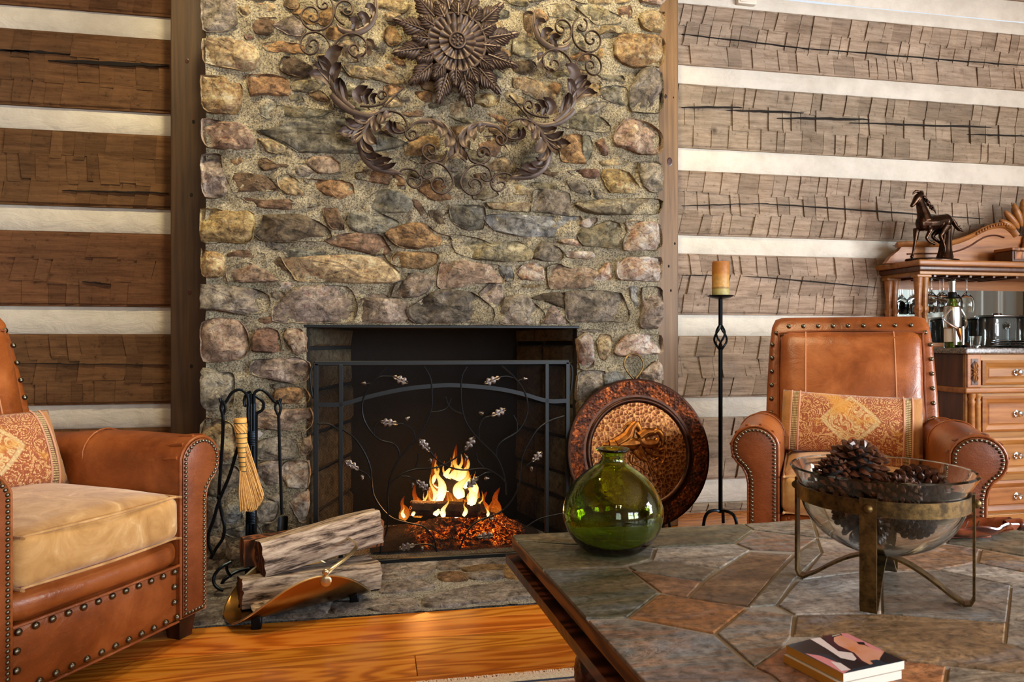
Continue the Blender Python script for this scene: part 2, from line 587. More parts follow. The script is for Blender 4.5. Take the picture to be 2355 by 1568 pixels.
def window_wall(name, axis, pos, a0, a1, wins, z0, z1):
    """a wall with openings; axis 'x' = plane x=pos running in y, 'y' = plane y=pos running in x"""
    mb = MB()

    def bx(a, b, za, zb, t=0.14):
        c = (a + b) / 2; zc = (za + zb) / 2
        if axis == 'x':
            mb.box((pos, c, zc), (t, b - a, zb - za))
        else:
            mb.box((c, pos, zc), (b - a, t, zb - za))
    e = a0
    for (w0, w1) in wins:
        bx(e, w0, 0, ZC); bx(w0, w1, 0, z0); bx(w0, w1, z1, ZC); e = w1
    bx(e, a1, 0, ZC)
    w = structure(mb.build(name, MAT['hewn_log'], None, False))
    return w


east = window_wall('wall_east', 'x', XR + 0.07, YB, YW, [(-2.5, -1.45), (-1.3, -0.2), (-0.05, 1.0)], 0.75, 2.4)
south = window_wall('wall_south', 'y', YB - 0.07, XL, XR, [(-0.5, 0.5), (1.95, 3.2), (3.45, 4.75)], 0.8, 2.4)
wi = 0
for (axis, pos, w0, w1, z0, z1) in [('x', XR + 0.07, -2.5, -1.45, 0.75, 2.4), ('x', XR + 0.07, -1.3, -0.2, 0.75, 2.4), ('x', XR + 0.07, -0.05, 1.0, 0.75, 2.4),
                                    ('y', YB - 0.07, -0.5, 0.5, 0.8, 2.4), ('y', YB - 0.07, 1.95, 3.2, 0.8, 2.4), ('y', YB - 0.07, 3.45, 4.75, 0.8, 2.4)]:
    wi += 1
    mb = MB()
    m = (w0 + w1) / 2; h = z1 - z0
    parts = [(m, z0 + 0.03, w1 - w0, 0.06), (m, z1 - 0.03, w1 - w0, 0.06), (w0 + 0.03, (z0 + z1) / 2, 0.06, h), (w1 - 0.03, (z0 + z1) / 2, 0.06, h),
             (m, (z0 + z1) / 2, 0.035, h), (m, z0 + h * 0.5, w1 - w0, 0.05)]
    for (a, z, da, dz) in parts:
        if axis == 'x':
            mb.box((pos, a, z), (0.07, da, dz))
        else:
            mb.box((a, pos, z), (da, 0.07, dz))
    structure(mb.build('window_%d' % wi, MAT['white_paint'], None, False))

# ---------------------------------------------------------------- floor: pine planks
FLOORZ = 0.0
mb = MB()
mb.box(((XL + XR) / 2, (YB + YW) / 2, -0.07), (XR - XL, YW - YB, 0.1))
floor = structure(mb.build('floor', MAT['table_wood'], None, False))
HY0 = 2.53                                   # front edge of the hearth


def plank(x0, x1, y0, y1, first=[None]):
    mb = MB()
    mb.box(((x0 + x1) / 2, (y0 + y1) / 2, -0.011), (x1 - x0 - 0.0018, y1 - y0 - 0.0022, 0.022), 0.0012, 1)
    return mb.build('plank', MAT['pine_floor'], floor, False)


rows = [HY0 - 0.085]
while rows[-1] > -0.2:
    rows.append(rows[-1] - random.choice([0.125, 0.135, 0.145]))
plank(XL, 1.45, HY0 - 0.085, HY0 - 0.001)
for i in range(len(rows) - 1):
    y1, y0 = rows[i], rows[i + 1]
    cuts = [XL, -2.1 + random.uniform(-.4, .4), random.uniform(1.5, 2.4), XR]
    if i == 2:
        cuts = [XL, -1.9, 0.118, 2.4, XR]
    for a, b in zip(cuts[:-1], cuts[1:]):
        plank(a, b, y0, y1)
# planks right of the hearth, under the chair and the cabinet
y = HY0
while y < YW - 0.02:
    y2 = min(y + 0.135, YW)
    plank(1.45, XR, y, y2)
    plank(XL, -0.98, y, y2)
    y = y2
mb = MB(); mb.box(((XL + XR) / 2, (YB + rows[-1]) / 2, -0.011), (XR - XL, rows[-1] - YB - 0.002, 0.022))
mb.build('plank', MAT['pine_floor'], floor, False)

# ---------------------------------------------------------------- log walls
Rz = lambda px, py: W(px, py, YW).z
chR = [(Rz(1960, 18), Rz(1960, 48)), (Rz(1960, 181), Rz(1960, 223)), (Rz(1960, 362), Rz(1960, 412)), (Rz(1900, 551), Rz(1900, 592)),
       (Rz(1660, 724), Rz(1660, 772)), (Rz(1660, 912), Rz(1660, 958)), (Rz(1640, 1100), Rz(1640, 1154))]
chL = [(Rz(200, -180), Rz(200, -128)), (Rz(200, 28), Rz(200, 82)), (Rz(200, 253), Rz(200, 306)), (Rz(200, 477), Rz(200, 535)), (Rz(200, 705), Rz(200, 768)),
       (Rz(200, 930), Rz(200, 985)), (Rz(200, 1150), Rz(200, 1205))]
chR = [(3.02, 2.90)] + chR


def log_face(x0, x1, z0, z1, seed, cracks):
    """a hewn log: rows of adze facets, each its own tilted chip; cracks = [(row boundary index, xa, xb, width)]"""
    rnd = random.Random(seed)
    mb = MB()
    nr = 3 if z1 - z0 > 0.24 else 2
    if z1 - z0 < 0.1:
        nr = 1
    zs = [z1 - (z1 - z0) * k / nr for k in range(nr + 1)]
    yb = YW
    for r in range(nr):
        xs = [x0]
        while xs[-1] < x1 - 0.03:
            xs.append(min(x1, xs[-1] + rnd.choice([0.055, 0.07, 0.085, 0.1, 0.12]) * rnd.uniform(0.85, 1.15)))
        xs[-1] = x1
        lean = rnd.uniform(-0.012, 0.02)
        top = []; bot = []
        prev = None
        for i in range(len(xs) - 1):
            xa, xb = xs[i], xs[i + 1]
            d = 0.028 + rnd.uniform(-0.003, 0.003)
            e = rnd.uniform(0.0005, 0.0055)
            mb.mi = rnd.choice([0, 0, 1, 2])
            la = 0 if i == 0 else lean + rnd.uniform(-0.003, 0.003)
            lb = 0 if i == len(xs) - 2 else lean
            zt, zb = zs[r], zs[r + 1]
            edge = 0.012 if r == 0 else 0.0
            edgb = 0.014 if r == nr - 1 else 0.0
            jt, jb = rnd.uniform(-0.004, 0.018) * (r > 0), rnd.uniform(-0.018, 0.004) * (r < nr - 1)
            tw = rnd.uniform(-0.003, 0.003)
            zm1, zm2 = zt - 0.012, zb + 0.014
            # profile points at the left (xa, deeper) and right (xb, proud) side of the chip
            e = -e
            L = [(xa + la, yb - d + e + edge, zt + jt), (xa + la * 0.8, yb - d + e * 0.7, zm1 + jt), (xa - la * 0.6, yb - d + e * 0.7 - tw, zm2 + jb), (xa - la, yb - d + e + edgb, zb + jb)]
            Rr = [(xb + lb, yb - d - e + edge, zt + jt), (xb + lb * 0.8, yb - d - e, zm1 + jt), (xb - lb * 0.6, yb - d - e + tw, zm2 + jb), (xb - lb, yb - d - e * 0.5 + edgb, zb + jb)]
            vs = L + Rr
            mb.add(vs, [(0, 1, 5, 4), (1, 2, 6, 5), (2, 3, 7, 6)])
            # riser back to the left neighbour
            mb.add([L[0], L[1], L[2], L[3]] + [(p[0] + 0.002, yb - 0.008, p[2]) for p in L], [(0, 4, 5, 1), (1, 5, 6, 2), (2, 6, 7, 3)])
            mb.add([Rr[0], Rr[1], Rr[2], Rr[3]] + [(p[0] - 0.002, yb - 0.008, p[2]) for p in Rr], [(0, 4, 5, 1), (1, 5, 6, 2), (2, 6, 7, 3)])
    # solid body behind the chips
    mb.mi = 0
    mb.box(((x0 + x1) / 2, yb + 0.08, (z0 + z1) / 2), (x1 - x0, 0.2, z1 - z0))
    mb.box(((x0 + x1) / 2, yb - 0.006, (z0 + z1) / 2), (x1 - x0, 0.024, (z1 - z0) * 0.95))
    return mb


MAT['crack'] = simple('crack', '#15100b', 0.95)


def crack_mesh(x0, x1, za, zb, w, seed):
    rnd = random.Random(seed)
    mb = MB()
    n = 14
    vs = []
    for i in range(n + 1):
        t = i / n
        z = za + (zb - za) * t + rnd.uniform(-0.0018, 0.0018)
        h = w * (0.15 + sin(pi * t) ** 0.7) * 0.5 * rnd.uniform(0.7, 1.15)
        x = x0 + (x1 - x0) * t
        vs += [(x, YW - 0.0385, z + h), (x, YW - 0.0385, z - h), (x, YW - 0.022, z)]
    fs = []
    for i in range(n):
        a, b = 3 * i, 3 * i + 3
        fs += [(a, a + 1, b + 1, b), (a, b, b + 2, a + 2), (a + 1, a + 2, b + 2, b + 1)]
    mb.add(vs, fs)
    return mb


def log_wall(name, x0, x1, chinks, ztop, seed, cracks, lm='hewn_log'):
    root = bpy.data.objects.new(name, None); COL.objects.link(root); structure(root)
    edges = []
    zprev = ztop
    for k, (zt, zb) in enumerate(chinks):
        edges.append((zprev, zt)); zprev = zb
    edges.append((zprev, 0.0))
    logs = []
    for k, (z1, z0) in enumerate(edges):
        if z1 - z0 < 0.02:
            continue
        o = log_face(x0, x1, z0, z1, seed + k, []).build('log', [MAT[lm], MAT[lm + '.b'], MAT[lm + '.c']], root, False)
        logs.append(o)
    for k, (zt, zb) in enumerate(chinks):
        mb = MB()
        n = int((x1 - x0) / 0.05)
        prof = [(0.012, 0.004), (0.010, -0.016), (0.003, -0.5), (0.008, -0.93), (0.014, -1.02)]
        vs = []
        for i in range(n + 1):
            x = x0 + (x1 - x0) * i / n
            for j, (d, t) in enumerate(prof):
                z = zt + (0.004 if j == 0 else (-0.006 if j == 1 else (zb - zt) * -t))
                wob = noise.noise(Vector((x * 2.2, k * 3.1, j * 0.7))) * 0.005
                vs.append((x, YW - 0.017 + d + noise.noise(Vector((x * 9, k + j * 5.3, 1))) * 0.003, z + (wob if j in (0, 1, 3, 4) else 0)))
        fs = []
        m = len(prof)
        for i in range(n):
            for j in range(m - 1):
                fs.append((i * m + j, i * m + j + 1, (i + 1) * m + j + 1, (i + 1) * m + j))
        mb.add(vs, fs)
        mb.build('chinking', MAT['chinking'], root)
    for i, (pa, pb, w) in enumerate(cracks):
        a = W(pa[0], pa[1], YW); b = W(pb[0], pb[1], YW)
        crack_mesh(a.x, b.x, a.z, b.z, w, i + seed).build('crack', MAT['crack'], root, False)
    return root


xLtrim0, xLtrim1 = W(392, 700, YT).x, W(465, 700, YC).x + 0.03
xRtrim0, xRtrim1 = W(1522, 700, YC).x - 0.03, W(1560, 700, YT).x
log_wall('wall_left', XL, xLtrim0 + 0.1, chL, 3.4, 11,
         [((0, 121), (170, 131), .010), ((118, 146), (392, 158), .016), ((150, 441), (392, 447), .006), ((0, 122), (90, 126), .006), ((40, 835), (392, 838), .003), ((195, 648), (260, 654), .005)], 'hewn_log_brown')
log_wall('wall_right', xRtrim1 - 0.1, XR, chR, 3.4, 47,
         [((1562, 84), (1850, 118), .006), ((1840, 117), (2355, 157), .006), ((1562, 251), (1700, 252), .011), ((1665, 258), (1840, 264), .011),
          ((1780, 276), (1990, 279), .013), ((1945, 287), (2270, 297), .012), ((2215, 313), (2355, 317), .009), ((1562, 476), (1760, 470), .005),
          ((1740, 470), (2250, 505), .008), ((1562, 634), (1640, 634), .004), ((1700, 635), (2010, 662), .006)])

# pale blue drape added out of view to give the cabinet mirror a bluish reflection
mb = MB()
n_ = 90
vs = []; fs = []
for i in range(n_ + 1):
    y_ = 1.06 + 1.5 * i / n_
    xw = XR - 0.06 + 0.035 * sin(i * 0.62) + 0.012 * sin(i * 1.7)
    vs += [(xw, y_, 0.05), (xw, y_, 2.6)]
for i in range(n_):
    fs.append((2 * i, 2 * i + 2, 2 * i + 3, 2 * i + 1))
mb.add(vs, fs)
dp = mb.build('added_curtain', simple('drape', '#dbe6ec', 0.9), None, True, 80)
tag(dp, 'pale blue drape added on the side wall for its reflection in the cabinet mirror', 'added_curtain')
point('drape_fill_light', (4.3, 1.1, 1.45), 34, (1.0, 0.93, 0.82), 0.09)  # fill light without a fixture, added to brighten the drape in the mirror

# corner posts either side of the chimney
for nm, x0, x1 in (('trim_1', xLtrim0, xLtrim1), ('trim_2', xRtrim0, xRtrim1)):
    mb = MB(); mb.box(((x0 + x1) / 2, (YT + YW) / 2 + 0.02, 1.7), (x1 - x0, YW - YT + 0.04, 3.4), 0.004, 1)
    t = structure(mb.build(nm, MAT['trim_wood' if nm == 'trim_2' else 'post_brown_shaded'], None, False))
    kn = [(1540, 372, 9), (1531, 222, 5), (1546, 905, 8), (1538, 612, 3), (1543, 668, 3), (1549, 224, 2), (1552, 560, 3)] if nm == 'trim_2' else [(430, 140, 5), (445, 280, 4), (440, 448, 4), (436, 672, 5), (440, 842, 4)]
    for (px, py, rr) in kn:
        p = W(px, py, YT)
        mb = MB(); mb.lathe([(rr * 0.0021, 0), (rr * 0.0015, 0.0012)], 12, M=Matrix.Translation(p) @ Matrix.Rotation(R(90), 4, 'X') @ Matrix.Diagonal((0.8, 1.2, 1, 1)))
        mb.build('knot', MAT['crack'] if rr < 5 else MAT['chair_leg'], t, False)
mb = MB(); p = W(1716, 2, YW - 0.03); mb.box(p, (0.112, 0.03, 0.045), 0.004, 2)
mb.box((p.x, p.y - 0.012, p.z), (0.09, 0.014, 0.03), 0.003, 1)
tag(mb.build('thermostat', MAT['white_paint'], None), 'small cream thermostat box high on the right log wall', 'thermostat')

# ================================================================ FIREPLACE
fp = thing('fireplace', 'tall fieldstone chimney with an open firebox between the two log walls', 'fireplace', (0.27, YC, 0))
FO = (0.27, YC, 0)
XA, XB = W(467, 700, YC).x, W(1520, 700, YC).x
OX0, OX1 = W(705, 900, YC).x, W(1327, 900, YC).x
OZ = W(1010, 749, YC).z


def lump(x, z):
    v = Vector((x, 0.0, z))
    return 0.006 + 0.014 * noise.noise(v * 8) + 0.010 * noise.noise(v * 21 + Vector((5, 0, 0))) + 0.006 * noise.noise(v * 48) + 0.0035 * noise.noise(v * 110)


# mortar bed
nx, nz = 176, 270
ax, bx_ = XA + 0.012, XB - 0.012
zt = 3.3
mb = MB()
vs = []; fs = []
gx = [ax + (bx_ - ax) * i / nx for i in range(nx + 1)]
gz = [zt * j / nz for j in range(nz + 1)]
io0 = min(range(nx + 1), key=lambda i: abs(gx[i] - OX0)); io1 = min(range(nx + 1), key=lambda i: abs(gx[i] - OX1))
jo = min(range(nz + 1), key=lambda j: abs(gz[j] - OZ))
gx[io0], gx[io1], gz[jo] = OX0, OX1, OZ
for j in range(nz + 1):
    for i in range(nx + 1):
        hole_edge = (i in (io0, io1) and j <= jo) or (j == jo and io0 <= i <= io1)
        vs.append((gx[i], YC - (0.002 if hole_edge else lump(gx[i], gz[j])), gz[j]))
for j in range(nz):
    for i in range(nx):
        if io0 <= i < io1 and j < jo:
            continue
        a = j * (nx + 1) + i
        fs.append((a, a + 1, a + nx + 2, a + nx + 1))
mb.add(vs, fs)
mb.build('mortar', MAT['mortar'], fp, True, 80, FO)
# masonry core either side of and above the firebox
mb = MB()
YK = 3.80
mb.box(((ax + OX0) / 2 - 0.0, (YC + 0.02 + YK) / 2, OZ / 2), (OX0 - ax, YK - YC - 0.02, OZ))
mb.box(((bx_ + OX1) / 2, (YC + 0.02 + YK) / 2, OZ / 2), (bx_ - OX1, YK - YC - 0.02, OZ))
mb.box(((ax + bx_) / 2, (YC + 0.02 + YK) / 2, (OZ + 3.44) / 2), (bx_ - ax, YK - YC - 0.02, 3.44 - OZ))
mb.build('core', MAT['mortar'], fp, False, off=FO)
# lintel bar
mb = MB(); mb.box(((OX0 + OX1) / 2, YC + 0.045, OZ - 0.004), (OX1 - OX0 + 0.02, 0.11, 0.012), 0.002, 1)
mb.build('lintel_bar', MAT['screen_bar'], fp, False, off=FO)
# firebox lining
mb = MB()
t0, t1 = OX0 + 0.16, OX1 - 0.16
yb = 3.74
for (a, b) in ((OX0, t0), (OX1, t1)):
    s = 1 if a == OX0 else -1
    mb.add([(a, YC + 0.01, 0), (b, yb, 0), (b, yb, OZ + 0.3), (a, YC + 0.01, OZ), (a - s * 0.03, YC + 0.03, 0), (b - s * 0.03, yb + 0.03, 0), (b - s * 0.03, yb + 0.03, OZ + 0.3), (a - s * 0.03, YC + 0.03, OZ)],
           [(0, 1, 2, 3), (4, 7, 6, 5), (0, 4, 5, 1), (3, 2, 6, 7)])
mb.box(((t0 + t1) / 2, yb + 0.02, 0.7), (t1 - t0 + 0.06, 0.04, 1.5))
mb.box(((t0 + t1) / 2, yb - 0.1, OZ + 0.32), (OX1 - OX0, 0.7, 0.04))
mb.build('firebox', MAT['firebrick'], fp, False, off=FO)
NSOOT = 0
# sooty stones on the splayed left and right cheeks of the firebox
rnd = random.Random(5)
for side in (0, 1):
    a = Vector((OX0 if side == 0 else OX1, YC + 0.02, 0)); b = Vector((t0 if side == 0 else t1, yb, 0))
    nrm = Vector((1, 0, 0)) if side == 0 else Vector((-1, 0, 0))
    z = 0.04
    while z < OZ - 0.03:
        h = min(rnd.uniform(0.10, 0.19), OZ - z)
        cuts = [0.02, rnd.uniform(0.3, 0.7), 0.98]
        for c0, c1 in zip(cuts[:-1], cuts[1:]):
            p0 = a.lerp(b, c0 + 0.015); p1 = a.lerp(b, c1 - 0.015)
            mb = MB()
            q = []
            for (p, zz) in ((p0, z + .012), (p1, z + .012), (p1, z + h - .006), (p0, z + h - .006)):
                q.append(Vector((p.x, p.y, zz)))
            cen = sum(q, Vector()) / 4
            vs = [v - nrm * 0.01 for v in q] + [v + nrm * 0.012 for v in q] + [cen.lerp(v, 0.75) + nrm * (0.022 + rnd.uniform(0, .01)) for v in q]
            mb.add(vs, [(0, 1, 5, 4), (1, 2, 6, 5), (2, 3, 7, 6), (3, 0, 4, 7), (4, 5, 9, 8), (5, 6, 10, 9), (6, 7, 11, 10), (7, 4, 8, 11), (8, 9, 10, 11)])
            mb.build('stone', MAT['soot'], fp, True, 50, FO)
            NSOOT += 1
        z += h

